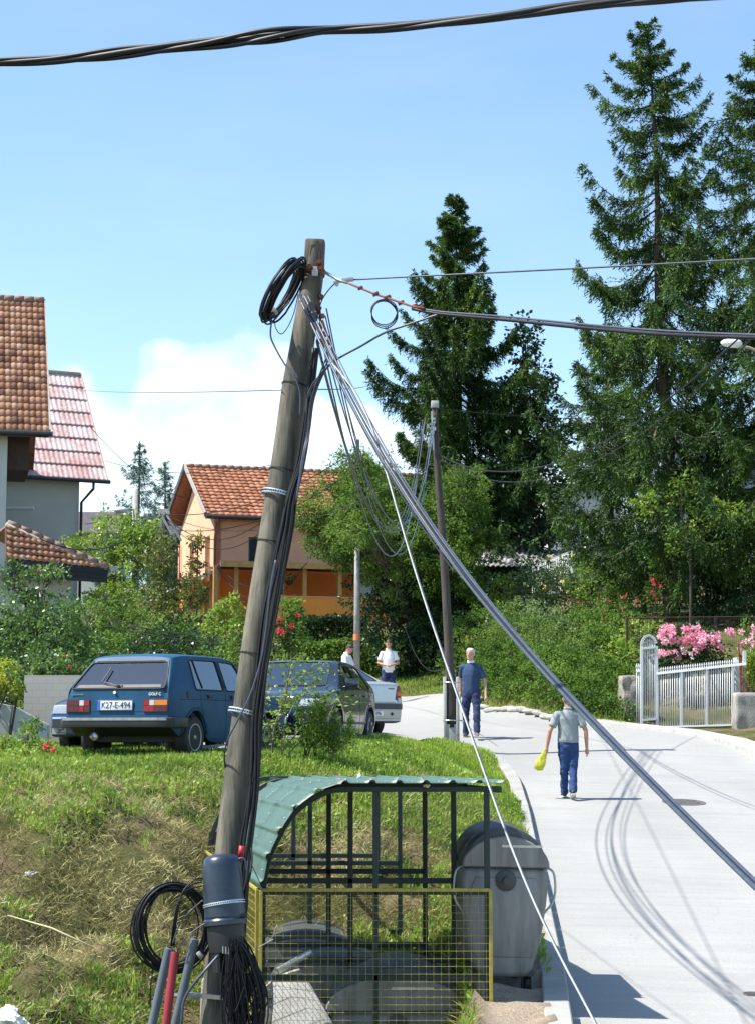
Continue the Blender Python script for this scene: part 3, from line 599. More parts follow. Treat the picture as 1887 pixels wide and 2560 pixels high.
# broad trees
plant('broadleaf_tree', 'tall dark leafy tree between the middle spruce and the shorter spruce', 'tree',
      [(1150, 740, 62, (.65, .7, 1.0)), (1165, 850, 62, (1.0, 1.1, 1.3)), (1120, 900, 62, 1.1), (1205, 960, 62, 1.1), (1130, 1010, 61, (1.7, 1.6, 1.3)), (1195, 1080, 61, 1.3), (1110, 1120, 61, 1.5), (1165, 1190, 60, (1.3, 1.2, .9)), (1060, 1060, 61, 1.2)],
      'dark', .17, 1.0, [(1150, 1310, 61), (1152, 1150, 61), (1150, 900, 62)], .2, 21, hollow=.3)
plant('locust_tree', 'feathery light green tree hanging over the road bend, behind the slanting cables', 'tree',
      [(722, 1100, 55, (.8, .9, .85)), (770, 1040, 55, (.85, .9, .7)), (840, 1070, 55, (1.0, 1.0, .85)), (910, 1120, 55, 1.1), (1010, 1085, 54, (.9, .9, .95)), (1035, 1160, 54, (.75, .8, .9)), (715, 1175, 54.5, (.8, .8, .7)), (780, 1160, 54, 1.25), (880, 1220, 54, 1.3), (980, 1200, 54, 1.1), (1010, 1260, 54, (.75, .8, .6)), (765, 1225, 54.4, (.7, .7, .4)), (665, 1130, 54.5, (.4, .5, .5)), (795, 1085, 51, (.7, .6, .7)), (782, 1025, 51, (.4, .4, .4)), (790, 1165, 50.9, (.75, .6, .5))],
      'locust', .10, 1.7, [(900, 1440, 55), (895, 1350, 55), (870, 1200, 55)], .16, 22, asp=.42, spikes=120, hollow=.4)
plant('dark_tree', 'dense dark green tree beneath the feathery tree, by the far end of the road', 'tree',
      [(850, 1290, 55.5, (1.3, 1.2, 1.3)), (930, 1290, 55.5, 1.3), (860, 1370, 55, (1.05, 1.0, .9)), (950, 1370, 55, (1.0, 1.0, .9)), (1000, 1300, 55.5, (.9, .9, 1.0)), (880, 1430, 54.5, (.9, .8, .5))],
      'dark', .11, 1.1, [(895, 1490, 55.5), (900, 1350, 55.5)], .14, 23)  # a darker species; its leaf colour also carries the deep shade there
# the garden on the left
plant('apple_tree', 'apple tree with glossy leaves in front of the tiled houses, at the left edge', 'tree',
      [(55, 1330, 37, (.75, .7, .62)), (130, 1370, 36.5, (.7, .7, .6)), (30, 1410, 36.5, (.6, .6, .55)), (105, 1430, 36, (.72, .6, .42)), (160, 1440, 36, (.42, .5, .35)), (30, 1260, 37, (.28, .3, .35)), (110, 1255, 37, (.42, .35, .22)), (175, 1400, 36.5, .4), (120, 1465, 35, (.4, .4, .25)), (60, 1470, 35, (.4, .4, .25)), (180, 1475, 35.2, (.3, .3, .22))],
      'glossy', .085, .85, [(92, 1580, 37), (88, 1480, 37), (80, 1400, 37)], .07, 24, spikes=16, hollow=.35, flowers=[('apple', 4, 22, .022, 'red', .022, None)])
plant('yellow_shrub', 'yellow-leaved shrub at the left edge above the concrete block wall', 'shrub', [(4, 1478, 33, (.26, .3, .32)), (36, 1512, 33, (.13, .2, .16)), (-20, 1500, 33, .32)], 'yellow', .07, 1.0, None, seed=25)
plant('maple_tree', 'bright green bushy tree in front of the small far spruces', 'tree',
      [(255, 1172, 58.5, (.9, .9, .75)), (200, 1210, 58.5, (.8, .8, .6)), (300, 1195, 58, .8), (262, 1255, 58, (1.0, .9, .8)), (320, 1172, 58, .5), (250, 1320, 57, (.9, .9, .7)), (160, 1200, 59, (.5, .5, .4))], 'bright', .11, .95, [(262, 1450, 58), (260, 1300, 58)], .1, 26, spikes=14)
plant('plum_tree', 'reddish green upright tree left of the orange house', 'tree',
      [(352, 1215, 47, (.4, .45, .65)), (365, 1290, 47, (.65, .6, .6)), (345, 1350, 46.5, .65), (400, 1340, 46.5, (.45, .5, .6)), (420, 1290, 46.5, (.28, .3, .4))], 'russet', .085, 1.1, [(365, 1450, 47), (360, 1330, 47)], .08, 27, spikes=10)
plant('young_cherry', 'thin young tree with dark leaves in front of the orange gable', 'tree', [(432, 1185, 48, (.22, .3, .3)), (428, 1240, 48, (.3, .3, .35)), (440, 1300, 48, (.2, .25, .35))], 'russet', .10, .5, [(430, 1430, 48), (432, 1300, 48), (434, 1180, 48)], .03, 28, hollow=.1)
for i, (nm, lb, bl, lm, sd) in enumerate([
    ('shrub', 'dense dark shrubbery behind the roof of the blue hatchback', [(210, 1360, 42, (.9, .7, .6)), (290, 1380, 42, (.8, .7, .55)), (370, 1400, 41, (.7, .6, .5)), (240, 1420, 41, (.7, .6, .4))], 'mid', 31),
    ('shrub', 'dark shrubbery at the foot of the reddish green tree', [(420, 1400, 40, (.7, .6, .6)), (500, 1440, 39, (.6, .5, .55)), (350, 1440, 40, .6), (290, 1450, 40, .5)], 'dark', 32),
    ('climbing_vine', 'bright climbing vine left of the leaning pole, above the cars', [(470, 1365, 38, (.45, .4, .35)), (520, 1400, 37.5, (.35, .4, .4)), (505, 1340, 38, (.3, .3, .28))], 'bright', 33),
    ('rose_bush', 'rose bush with a few pink flowers right of the leaning pole', [(615, 1345, 37, (.4, .4, .35)), (640, 1390, 37, (.35, .4, .35)), (595, 1400, 37, .4), (650, 1330, 37, (.16, .2, .2)), (560, 1400, 37.5, .4)], 'mid', 34)]):
    plant(nm, lb, 'shrub', bl, lm, .08, 1.0, None, seed=sd, spikes=8, flowers=[('rose', 6, 22, .05, 'red', .045, (600, 1345, 660, 1400, 36.6))] if nm == 'rose_bush' else None)
plant('cypress', 'small narrow cypress just left of the leaning pole, behind the hatchback', 'tree', [(514, 1425, 34, (.13, .13, .3)), (514, 1455, 34, (.17, .17, .3)), (516, 1490, 34, (.18, .18, .3))], 'bright', .05, 1.1, None, seed=35)
plant('flowering_plant', 'leafy garden plant with red blossoms at the left edge of the lawn', 'plant', [(20, 1632, 24.6, (.17, .16, .14)), (60, 1620, 25, (.18, .16, .17)), (95, 1640, 24.8, (.13, .13, .12)), (-10, 1640, 24.8, .15), (45, 1650, 24.2, (.2, .14, .1)), (72, 1590, 25.4, (.16, .14, .1))], 'bright', .05, 1.1, None, seed=36,
      flowers=[('blossom', 7, 30, .022, 'red', .022, (98, 1628, 120, 1648, 24.5))], parts=('foliage', 'stem'))
# hedges and bushes beyond the road
def hedge(label, x0, x1, y0, y1, d, th, lm, size, seed, dens=1.1, dd=0):
    r = np.random.default_rng(seed); a = D(x0, y1, d); b = D(x1, y0, d + dd); n = int(abs(b.x - a.x) * (abs(b.z - a.z) + th) * dens * 14 / size ** 2)
    u = r.uniform(0, 1, n); x = a.x + (b.x - a.x) * u; q = r.uniform(0, 1, n); topm = q < .35
    z = np.where(topm, b.z, a.z + (b.z - a.z) * r.uniform(0, 1, n)); y = d + dd * u + np.where(topm, r.uniform(0, th, n), 0)
    C = np.stack([x, y, z], 1); C += r.normal(size=C.shape) * .05 + .10 * vnoise(C, 1.6)[:, None] * np.array([0, 1, 1]); dr = unit(r.normal(size=C.shape) + np.where(topm[:, None], [[0, 0, 1.2]], [[0, -1.2, .2]]))
    t = wthing('hedge', label, 'hedge', ((a.x + b.x) / 2, d, g((a.x + b.x) / 2, d))); link('foliage', quads_mesh('foliage', *leaves(C, size, .7, .3, dirs=dr, tr=.5, r=r)), LM[lm], t)
    w = MB()
    w.bar((a.x + .1, d + th * .5, a.z - .3), (b.x - .1, d + th * .5 + dd, a.z - .3), .06, .06)
    for xx in np.arange(a.x + .15, b.x - .1, .3): w.tube([(xx, d + th * .5 + dd * (xx - a.x) / (b.x - a.x), a.z - .3), (xx + .05, d + th * .5 + dd * (xx - a.x) / (b.x - a.x), b.z - .45)], .03, 6)
    w.build('stem', M['bark'], t); return t
hedge('dark clipped hedge under the orange balcony', 630, 800, 1357, 1412, 58, .9, 'dark', .10, 41)
hedge('lighter low hedge behind the two people in white shirts', 630, 830, 1408, 1500, 55.5, .8, 'mid', .09, 42)
for nm, lb, bl, lm, sz, sd in [
    ('shrub', 'shrubs in deep shade under the dark tree, behind the person in the white T-shirt', [(930, 1440, 54.5, (.8, .6, .7)), (880, 1450, 55, .6), (960, 1400, 54.5, .7), (900, 1490, 54.6, .5), (960, 1480, 54, (.5, .4, .5))], 'dark', .09, 43),  # the shadow there is put into the leaf colour
    ('shrub', 'light green bushes at the roadside behind the pole with the concrete foot', [(1020, 1400, 51, (.7, .7, .75)), (1080, 1440, 50, (.8, .7, .9)), (1040, 1500, 50, (.6, .5, .45)), (980, 1500, 52, (.35, .3, .3)), (1100, 1500, 48.5, (.6, .5, .55))], 'locust', .07, 44),
    ('shrub', 'tall bushes on the roadside bank, between the two walking men', [(1130, 1400, 49, (.9, .8, .8)), (1200, 1430, 48, (.9, .8, .9)), (1170, 1490, 47.5, (.75, .6, .6)), (1250, 1500, 46.8, (.7, .5, .6)), (1290, 1450, 47, (.8, .6, .8))], 'locust', .07, 45),
    ('shrub', 'broad-leaved bright bush overhanging the kerb left of the gate', [(1330, 1480, 45.5, (.55, .5, .6)), (1300, 1530, 45, (.5, .4, .4)), (1350, 1540, 44.6, (.4, .35, .35)), (1360, 1440, 45.5, (.35, .4, .45)), (1240, 1545, 45.6, (.4, .3, .28))], 'bright', .11, 46),
    ('shrub', 'grey-green bush with yellow blossoms below the white corrugated fence', [(1180, 1290, 54, (.7, .7, .6)), (1230, 1300, 54, (.7, .6, .7)), (1250, 1250, 54, (.5, .5, .5)), (1200, 1360, 53, (.8, .6, .6)), (1140, 1350, 53, .6)], 'grey', .08, 47),
    ('shrub', 'bright green bush left of the yellow-flowering bush, at the corner of the shed', [(1100, 1290, 54, (.45, .4, .4)), (1110, 1340, 53.5, (.55, .5, .4)), (1060, 1330, 54, (.4, .4, .45)), (1040, 1290, 54.5, (.3, .3, .4))], 'bright', .09, 48),
    ('shrub', 'dense garden shrubs beneath the tallest spruce, left of its trunk', [(1300, 1290, 53, (.8, .7, .8)), (1360, 1320, 52, (.8, .6, .7)), (1300, 1370, 51, (.8, .6, .6)), (1390, 1250, 54, .7), (1260, 1380, 50.5, .6)], 'mid', .09, 49),
    ('shrub', 'dark garden shrubs behind the wire fence, right of the spruce trunk', [(1560, 1300, 52, (1.0, .8, .6)), (1630, 1290, 52, .9), (1590, 1350, 50, (.9, .6, .45)), (1520, 1330, 51, .5), (1650, 1350, 49.5, .6)], 'dark', .10, 50),
    ('shrub', 'sunny grassy bush on the slope at the right edge, above the dark shrubs', [(1590, 1240, 56, (1.1, .8, .45)), (1520, 1250, 56, .6), (1660, 1220, 56, .8)], 'grey', .09, 51),
    ('climbing_vine', 'yellow-green vine on the wire fence, left of the pink roses', [(1400, 1390, 46.5, (.45, .25, .4)), (1440, 1400, 46.5, (.35, .2, .35)), (1385, 1440, 46, (.3, .2, .3))], 'bright', .09, 52),
    ('young_tree', 'young tree with light leaves in front of the tallest spruce trunk', [(1490, 1080, 49, (.4, .4, .55)), (1530, 1150, 49, (.5, .4, .5)), (1480, 1190, 49, (.35, .3, .4)), (1600, 1120, 49, (.5, .4, .35)), (1420, 1110, 49, .4)], 'bright', .10, 53)]:
    plant(nm, lb, 'tree' if nm == 'young_tree' else 'shrub', bl, lm, sz, .45 if nm == 'young_tree' else 1.0, [(1510, 1400, 49.2), (1510, 1250, 49), (1500, 1150, 49)] if nm == 'young_tree' else None, .04, seed=sd, spikes=10, hollow=.3 if nm == 'young_tree' else .55,
          flowers=[('yellow_flower', 7, 16, .04, 'cream', .05, (1170, 1215, 1275, 1300, 53.0))] if sd == 47 else ([('red_flower', 11, 12, .03, 'red', .035, (1260, 1300, 1400, 1370, 49.8))] if sd == 49 else None))
for lb, bl, lm, sz, sd in [
    ('low grey-green scrub along the foot of the roadside bank, nearest the thin pole', [(1050, 1520, 49.5, (.6, .5, .4)), (1100, 1530, 48, (.6, .5, .35)), (1010, 1450, 51, (.6, .6, .5)), (1150, 1540, 47.2, (.5, .4, .35)), (1110, 1460, 49.5, (.9, .6, .7)), (1060, 1380, 51.5, (.8, .7, .6))], 'mid', .075, 81),
    ('dense scrub in the middle of the roadside bank under the slanting cables', [(1180, 1450, 48.5, (.9, .7, .7)), (1200, 1540, 46.6, (.6, .4, .35)), (1250, 1440, 48, (.9, .7, .7)), (1190, 1380, 50, (.9, .7, .6)), (1290, 1510, 46.2, (.6, .5, .5)), (1220, 1510, 47, (.7, .5, .45))], 'grey', .075, 82),
    ('dense green scrub on the bank just left of the stone wall end', [(1100, 1552, 47.6, (.45, .25, .2)), (1140, 1562, 46.7, (.5, .25, .2)), (1190, 1568, 45.6, (.5, .25, .2)), (1240, 1572, 44.9, (.5, .25, .2)), (1320, 1420, 47.5, (.8, .6, .7)), (1270, 1390, 49.5, (.9, .6, .7)), (1340, 1370, 49, (.8, .6, .6)), (1290, 1560, 45, (.5, .4, .28)), (1325, 1560, 44.4, (.5, .35, .3)), (1355, 1490, 45, (.4, .4, .5))], 'mid', .085, 83),
    ('low dense greenery spilling down to the edging stones at the far roadside', [(1075, 1520, 48.6, (.6, .4, .42)), (1120, 1524, 47.8, (.6, .4, .42)), (1165, 1528, 46.9, (.6, .4, .42)), (1210, 1532, 46.1, (.6, .4, .42)), (1255, 1540, 45.4, (.6, .4, .42)), (1300, 1545, 44.7, (.6, .4, .40)), (1345, 1550, 44.0, (.5, .35, .36)), (1378, 1556, 43.4, (.3, .3, .25)), (1150, 1500, 48.2, (.7, .5, .5)), (1240, 1508, 47, (.7, .5, .5))], 'grey', .08, 89),
    ('dark garden bush directly behind the white picket fence, below the pink blossoms', [(1450, 1480, 45.2, (.6, .5, .5)), (1530, 1475, 45.2, (.7, .5, .5)), (1590, 1470, 45, (.4, .4, .4))], 'dark', .08, 88),
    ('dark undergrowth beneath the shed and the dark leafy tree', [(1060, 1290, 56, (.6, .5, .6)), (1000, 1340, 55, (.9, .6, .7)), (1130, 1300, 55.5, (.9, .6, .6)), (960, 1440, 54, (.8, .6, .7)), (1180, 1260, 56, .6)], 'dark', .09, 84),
    ('low greenery along the garden edge, hidden behind the parked cars', [(220, 1480, 37, (.8, .6, .5)), (300, 1490, 37, (.8, .6, .5)), (390, 1490, 37, (.8, .6, .5)), (470, 1480, 37, (.8, .6, .55)), (560, 1480, 37, (.8, .6, .55)), (250, 1540, 36, (.8, .6, .4)), (340, 1550, 36, (.8, .6, .4)), (440, 1550, 36, (.8, .6, .4)), (540, 1550, 36, (.8, .6, .4))], 'mid', .08, 85),
    ('dark shrubbery left of the block wall, under the apple tree', [(30, 1470, 38, (.8, .5, .5)), (110, 1490, 39, (.8, .5, .5)), (190, 1470, 39, (.8, .5, .5)), (30, 1540, 36, (.7, .4, .4))], 'dark', .08, 86),
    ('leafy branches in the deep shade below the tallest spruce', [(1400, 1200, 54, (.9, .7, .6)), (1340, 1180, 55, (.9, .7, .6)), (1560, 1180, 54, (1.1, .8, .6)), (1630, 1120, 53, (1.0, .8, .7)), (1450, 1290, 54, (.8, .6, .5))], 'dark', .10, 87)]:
    plant('shrub', lb, 'shrub', bl, lm, sz, 1.0, None, seed=sd, spikes=8)
_bl = []
for _i, _x in enumerate(np.arange(1035, 1388, 19)):
    _dd = float(np.interp(_x, [1040, 1215, 1390], [47.1, 43.4, 41.9])) + .55 + (.75 if _i % 2 else 0); _wx = (_x - 826) / 4000 * _dd; _z = g(_wx, _dd) + (.42 if _i % 2 else .22); _bl.append((_x, 1600 - 4000 * _z / _dd, _dd, (.42, .35, .42 if _i % 2 else .30)))
    if _i % 2: _dd += 1.1; _wx = (_x - 826) / 4000 * _dd; _z = g(_wx, _dd) + .5; _bl.append((_x, 1600 - 4000 * _z / _dd, _dd, (.55, .45, .5)))
plant('shrub', 'continuous leafy scrub overhanging the edging stones of the far roadside', 'shrub', _bl, 'mid', .075, 1.0, None, seed=90, spikes=20)
plant('rose_bush', 'large rose bush covered in pink blossoms behind the white fence', 'shrub', [(1500, 1400, 44.2, (.75, .45, .4)), (1550, 1430, 44, (.5, .4, .35)), (1460, 1430, 44.2, (.4, .35, .3)), (1500, 1450, 43.8, (.8, .4, .25))], 'dark', .08, 1.1, None, seed=60,
      flowers=[('blossom', 38, 34, .07, 'pink', .055, (1440, 1372, 1540, 1410, 43.7)), ('blossom', 26, 34, .07, 'pink', .055, (1510, 1388, 1575, 1425, 43.6)), ('blossom', 13, 24, .05, 'pink', .05, (1428, 1420, 1500, 1450, 43.6)), ('blossom', 5, 16, .04, 'white', .035, (1478, 1418, 1520, 1440, 43.5))])
plant('rose_bush', 'climbing rose with pink blossoms at the right edge, above the rusty gate', 'shrub', [(1640, 1400, 44, (.3, .25, .5)), (1655, 1440, 43.5, (.3, .3, .3))], 'mid', .07, .9, None, seed=61,
      flowers=[('blossom', 9, 30, .06, 'pink', .05, (1615, 1365, 1655, 1425, 43.6)), ('blossom', 3, 34, .07, 'pink', .05, (1590, 1378, 1604, 1390, 43.6))])
plant('climbing_rose', 'climbing rose with red flowers beside the spruce trunk', 'shrub', [(1432, 1250, 50, (.15, .15, .4)), (1425, 1300, 50, (.2, .2, .4)), (1440, 1340, 50, (.2, .2, .3))], 'mid', .08, .8, None, seed=62,
      flowers=[('rose', 10, 16, .035, 'red', .04, (1420, 1230, 1445, 1330, 49.7))])
plant('shrub', 'leafy branches filling the gap between the tallest spruce and the right edge', 'shrub', [(1560, 950, 54, (.9, .8, .7)), (1610, 1010, 53, (.9, .8, .7)), (1540, 1040, 54, .8)], 'dark', .10, .9, [(1585, 1330, 54), (1580, 1150, 54), (1570, 1000, 54)], .08, seed=91)
hedge('clipped green hedge at the right edge, beside the rusty gate', 1636, 1700, 1440, 1500, 42.5, .8, 'bright', .05, 63)
# the sapling and the small conifer in front of the black car
def sapling():
    t = wthing('sapling', 'spindly young tree with bare pale stems in front of the black car', 'tree', D(598, 1668, 23.4)); w = MB(); C = []; r = np.random.default_rng(71)
    st = [[(598, 1668), (596, 1630), (588, 1590), (580, 1540), (600, 1440)], [(597, 1635), (605, 1580), (625, 1530), (632, 1470), (640, 1440)], [(596, 1635), (602, 1600), (620, 1550), (628, 1500), (650, 1450), (672, 1430)], [(617, 1662), (620, 1640), (650, 1605), (690, 1560), (715, 1530)], [(618, 1668), (640, 1640), (680, 1600), (720, 1550), (738, 1535)], [(616, 1665), (617, 1620), (622, 1590)], [(632, 1500), (650, 1480), (690, 1470), (705, 1460)], [(620, 1545), (640, 1530), (675, 1520), (690, 1505)]]
    for k, s in enumerate(st):
        pts = spline([D(x, y, 23.4 + .12 * (k % 3) - .004 * abs(y - 1660)) for x, y in s], 6); limbset(w, pts, .014 if k < 5 else .007, .004, 6)
        n = len(pts)
        for i in range(n // 3, n):
            for q in range(r.integers(2, 6)): C.append(pts[i] + Vector(r.normal(size=3) * (.07, .07, .05)))
            if r.uniform() < .35:
                e = pts[i] + Vector((r.normal() * .14, r.normal() * .1, abs(r.normal()) * .08)); w.tube([pts[i], e], .003, 4)
                for q in range(7): C.append(e + Vector(r.normal(size=3) * .045))
    w.build('stem', M['bark_l'], t, smooth=True); C = np.array([tuple(c) for c in C]); link('foliage', quads_mesh('foliage', *leaves(C, .065, .55, .6, r=r)), LM['bright'], t)
sapling()
def conifer(label, x, ytop, ybot, d, wpx, seed, lm='bright'):
    r = np.random.default_rng(seed); t = wthing('small_conifer', label, 'tree', D(x, ybot, d)); w = MB(); C = []; Dr = []
    a = D(x, ybot, d); b = D(x, ytop, d); H = (b - a).length
    for k in range(9):
        ox = r.normal() * wpx * .24 / 4000 * d; top = b.lerp(a, r.uniform(0, .42) if k else 0) + Vector((ox * 2.0, r.normal() * .08, 0)); pts = spline([a, a.lerp(top, .45) + Vector((ox * .8, 0, 0)), top], 8); limbset(w, pts, .012, .003, 5)
        for i in range(2, len(pts)):
            s = 1 - i / len(pts)
            for q in range(46):
                dd = Vector(unit(r.normal(size=3) + np.array([0, 0, .5]))); C.append(pts[i] + dd * r.uniform(0, .05 + .11 * s)); Dr.append(tuple(dd))
    w.build('stem', M['bark_l'], t, smooth=True); C = np.array([tuple(c) for c in C]); link('foliage', quads_mesh('foliage', *leaves(C, .045, .28, .2, dirs=np.array(Dr), tr=.5, r=r)), LM[lm], t)
conifer('small feathery conifer in front of the black car door', 731, 1525, 1650, 23.0, 74, 72, 'mid')
plant('weed_plant', 'low leafy weed between the sapling and the small conifer', 'plant', [(682, 1590, 23.3, (.09, .09, .14)), (675, 1620, 23.2, (.1, .1, .08))], 'glossy', .05, 1.0, None, seed=73, parts=('foliage', 'stem'))
# ------------------------------------------------------------------ houses, walls, fences
def tintmat(name, stops, rough=.8, nscale=2.0, bump=0, mixn=.9):
    m = bpy.data.materials.new(name); m.use_nodes = True; nt = m.node_tree; N = nt.nodes; L = nt.links; b = N['Principled BSDF']; b.inputs['Roughness'].default_value = rough; b.inputs['Specular IOR Level'].default_value = .25
    at = N.new('ShaderNodeAttribute'); at.attribute_name = 'tint'; tc = N.new('ShaderNodeTexCoord'); n = N.new('ShaderNodeTexNoise'); n.inputs['Scale'].default_value = nscale; n.inputs['Detail'].default_value = 6; n.inputs['Roughness'].default_value = .65; L.new(tc.outputs['Object'], n.inputs['Vector'])
    m1 = N.new('ShaderNodeMath'); m1.operation = 'MULTIPLY_ADD'; L.new(at.outputs['Fac'], m1.inputs[0]); m1.inputs[1].default_value = .5
    m2 = N.new('ShaderNodeMath'); m2.operation = 'MULTIPLY_ADD'; L.new(n.outputs[0], m2.inputs[0]); m2.inputs[1].default_value = mixn; m2.inputs[2].default_value = .25 - mixn / 2; L.new(m2.outputs[0], m1.inputs[2])
    r = ramp4(N, stops); L.new(m1.outputs[0], r.inputs[0]); L.new(r.outputs[0], b.inputs['Base Color']); return m
M['tile_l'] = tintmat('roof_tiles_old', [(.15, (.10, .05, .035)), (.4, (.27, .125, .075)), (.6, (.38, .19, .115)), (.9, (.50, .32, .22))], .85, 1.5)
M['tile_o'] = tintmat('roof_tiles_orange', [(.15, (.26, .10, .055)), (.5, (.42, .17, .09)), (.9, (.54, .27, .16))], .8, .8, mixn=.7)
M['tile_a'] = tintmat('roof_tiles_mossy', [(.1, (.13, .09, .07)), (.4, (.36, .16, .09)), (.65, (.50, .24, .13)), (.9, (.55, .42, .28))], .85, 3)
M['ridge'] = mat('ridge_tiles', (.36, .22, .15), .9, col2=(.20, .15, .12), nscale=8)
M['mortar'] = mat('mortar', (.42, .38, .33), .9, noise=.3)
M['peach'] = mat('peach_render', (.78, .42, .26), .9, col2=(.70, .37, .23), nscale=1.2, bump=.2)
M['orange'] = mat('orange_render', (.92, .34, .065), .9, col2=(.84, .30, .055), nscale=1.5, bump=.2)
M['redor'] = mat('red_orange_render', (.85, .24, .05), .9, col2=(.76, .21, .045), nscale=1.5)
M['greyr'] = mat('grey_render', (.52, .53, .49), .9, col2=(.46, .47, .44), nscale=.9, bump=.2)
M['paler'] = mat('pale_render', (.50, .52, .50), .9, col2=(.43, .45, .43), nscale=1)
M['soffit'] = mat('soffit_boards', (.26, .08, .045), .8, col2=(.15, .05, .03), nscale=6)
M['brown'] = mat('dark_brown_wood', (.06, .03, .02), .7, noise=.4)
M['fascia'] = mat('dark_blue_fascia', (.028, .035, .05), .5, noise=.2)
M['gutter'] = mat('dark_gutter', (.03, .032, .036), .5)
M['copper'] = mat('brown_downpipe', (.28, .10, .06), .5)
M['wood'] = mat('yellow_wood', (.56, .33, .12), .7, col2=(.45, .25, .09), nscale=5)
M['pane'] = mat('window_glass', (.04, .05, .055), .05, spec=1)
M['frame_g'] = mat('green_frame', (.05, .09, .06), .6)
M['greywood'] = mat('grey_roof_board', (.42, .38, .33), .8, noise=.3)
def tiles(name, O, U, S, nu, ns, w, l, m, parent, clip=None, amp=.035, step=.035, k=4):
    """roof of individual pantiles: U unit vector along the row, S unit vector down the slope"""
    U = np.array(U, float); S = np.array(S, float); Nn = np.cross(S, U); Nn /= np.linalg.norm(Nn); Nn = Nn if Nn[2] > 0 else -Nn; O = np.array(O, float); r = np.random.default_rng(5)
    V = []; Fq = []; T = []; n = 0
    for j in range(ns):
        cnt = nu if clip is None else int(nu * clip(j / ns)) + 1
        for i in range(cnt):
            t = r.uniform(0, 1); jit = r.normal() * .006
            us = np.linspace(0, 1, k + 1); pr = amp * (.5 - .5 * np.cos(us * 2 * pi))
            for e, (sl, h) in enumerate(((-.0, 0.0), (1.06, step), (1.06, step - .03))):
                for q in range(k + 1): V.append(O + U * (i + us[q]) * w + S * (j + sl) * l + Nn * (pr[q] + h + jit))
            for e in range(2):
                for q in range(k): a = n + e * (k + 1) + q; Fq.append((a, a + 1, a + k + 2, a + k + 1))
            T += [t] * (3 * (k + 1)); n += 3 * (k + 1)
    return link(name, quads_mesh(name, np.array(V), Fq, T), m, parent)
def poly(name, pts, m, parent, th=.08, nrm=None):
    pts = [Vector(p) for p in pts]; n = (pts[1] - pts[0]).cross(pts[2] - pts[0]).normalized() if nrm is None else Vector(nrm)
    return MB().prism(pts, (0, 0, 0), -n * th).build(name, m, parent)
def wall_with_holes(name, A, B, z0, z1, holes, m, parent, th=.25):
    """vertical wall from A to B (xy), holes = (s0, s1, z0, z1) in metres along it"""
    A = Vector((A[0], A[1], 0)); B = Vector((B[0], B[1], 0)); L = (B - A).length; u = (B - A) / L; nrm = Vector((u.y, -u.x, 0))
    ss = sorted({0, L} | {h[0] for h in holes} | {h[1] for h in holes}); zs = sorted({z0, z1} | {h[2] for h in holes} | {h[3] for h in holes}); b = MB()
    for i in range(len(ss) - 1):
        for j in range(len(zs) - 1):
            sc = (ss[i] + ss[i + 1]) / 2; zc = (zs[j] + zs[j + 1]) / 2
            if any(h[0] < sc < h[1] and h[2] < zc < h[3] for h in holes): continue
            p = [A + u * ss[i], A + u * ss[i + 1]]
            q = [(p[0].x, p[0].y, zs[j]), (p[1].x, p[1].y, zs[j]), (p[1].x, p[1].y, zs[j + 1]), (p[0].x, p[0].y, zs[j + 1])]
            n = len(b.v); b.add(q + [tuple(Vector(v) - nrm * th) for v in q], [(0, 1, 2, 3), (7, 6, 5, 4), (0, 4, 5, 1), (1, 5, 6, 2), (2, 6, 7, 3), (3, 7, 4, 0)])
    bm = bmesh.new(); me = b.mesh(name); bm.from_mesh(me); bmesh.ops.remove_doubles(bm, verts=bm.verts[:], dist=.001)
    dup = {}
    for f in bm.faces: dup.setdefault(tuple(sorted(v.index for v in f.verts)), []).append(f)
    bmesh.ops.delete(bm, geom=[f for fs in dup.values() if len(fs) > 1 for f in fs], context='FACES'); bmesh.ops.recalc_face_normals(bm, faces=bm.faces[:]); bm.to_mesh(me); bm.free()
    return link(name, me, m, parent, smooth=False)
def window(A, B, s0, s1, z0, z1, parent, fm, depth=.14, name='window', curtain=False, mull=1):
    A = Vector((A[0], A[1], 0)); B = Vector((B[0], B[1], 0)); u = (B - A).normalized(); nrm = Vector((u.y, -u.x, 0)); o = A - nrm * depth; b = MB(); f = .07
    pt = lambda s, z, k=0: Vector((o.x + u.x * s, o.y + u.y * s, z)) + nrm * k
    b.bar(pt(s0, z0 + f / 2), pt(s1, z0 + f / 2), f, f); b.bar(pt(s0, z1 - f / 2), pt(s1, z1 - f / 2), f, f)
    for s in [s0 + f / 2, s1 - f / 2] + [s0 + (s1 - s0) * (i + 1) / (mull + 1) for i in range(mull)]: b.bar(pt(s, z0 + f), pt(s, z1 - f), f, f, up=nrm)
    w = b.build(name, fm, parent); w2 = MB().prism([pt(s0, z0), pt(s1, z0), pt(s1, z1), pt(s0, z1)], (0, 0, 0), -nrm * .02).build('pane', M['pane'], w)
    w2.matrix_parent_inverse = parent.matrix_basis.inverted() if False else w2.matrix_parent_inverse
    return w
def house_frame(E, a, rise, th):
    u = Vector((cos(th), sin(th), 0)); n = Vector((sin(th), -cos(th), 0)); E = Vector(E); R = E - n * a + Vector((0, 0, rise)); S = (E - R).normalized(); return u, n, R, S

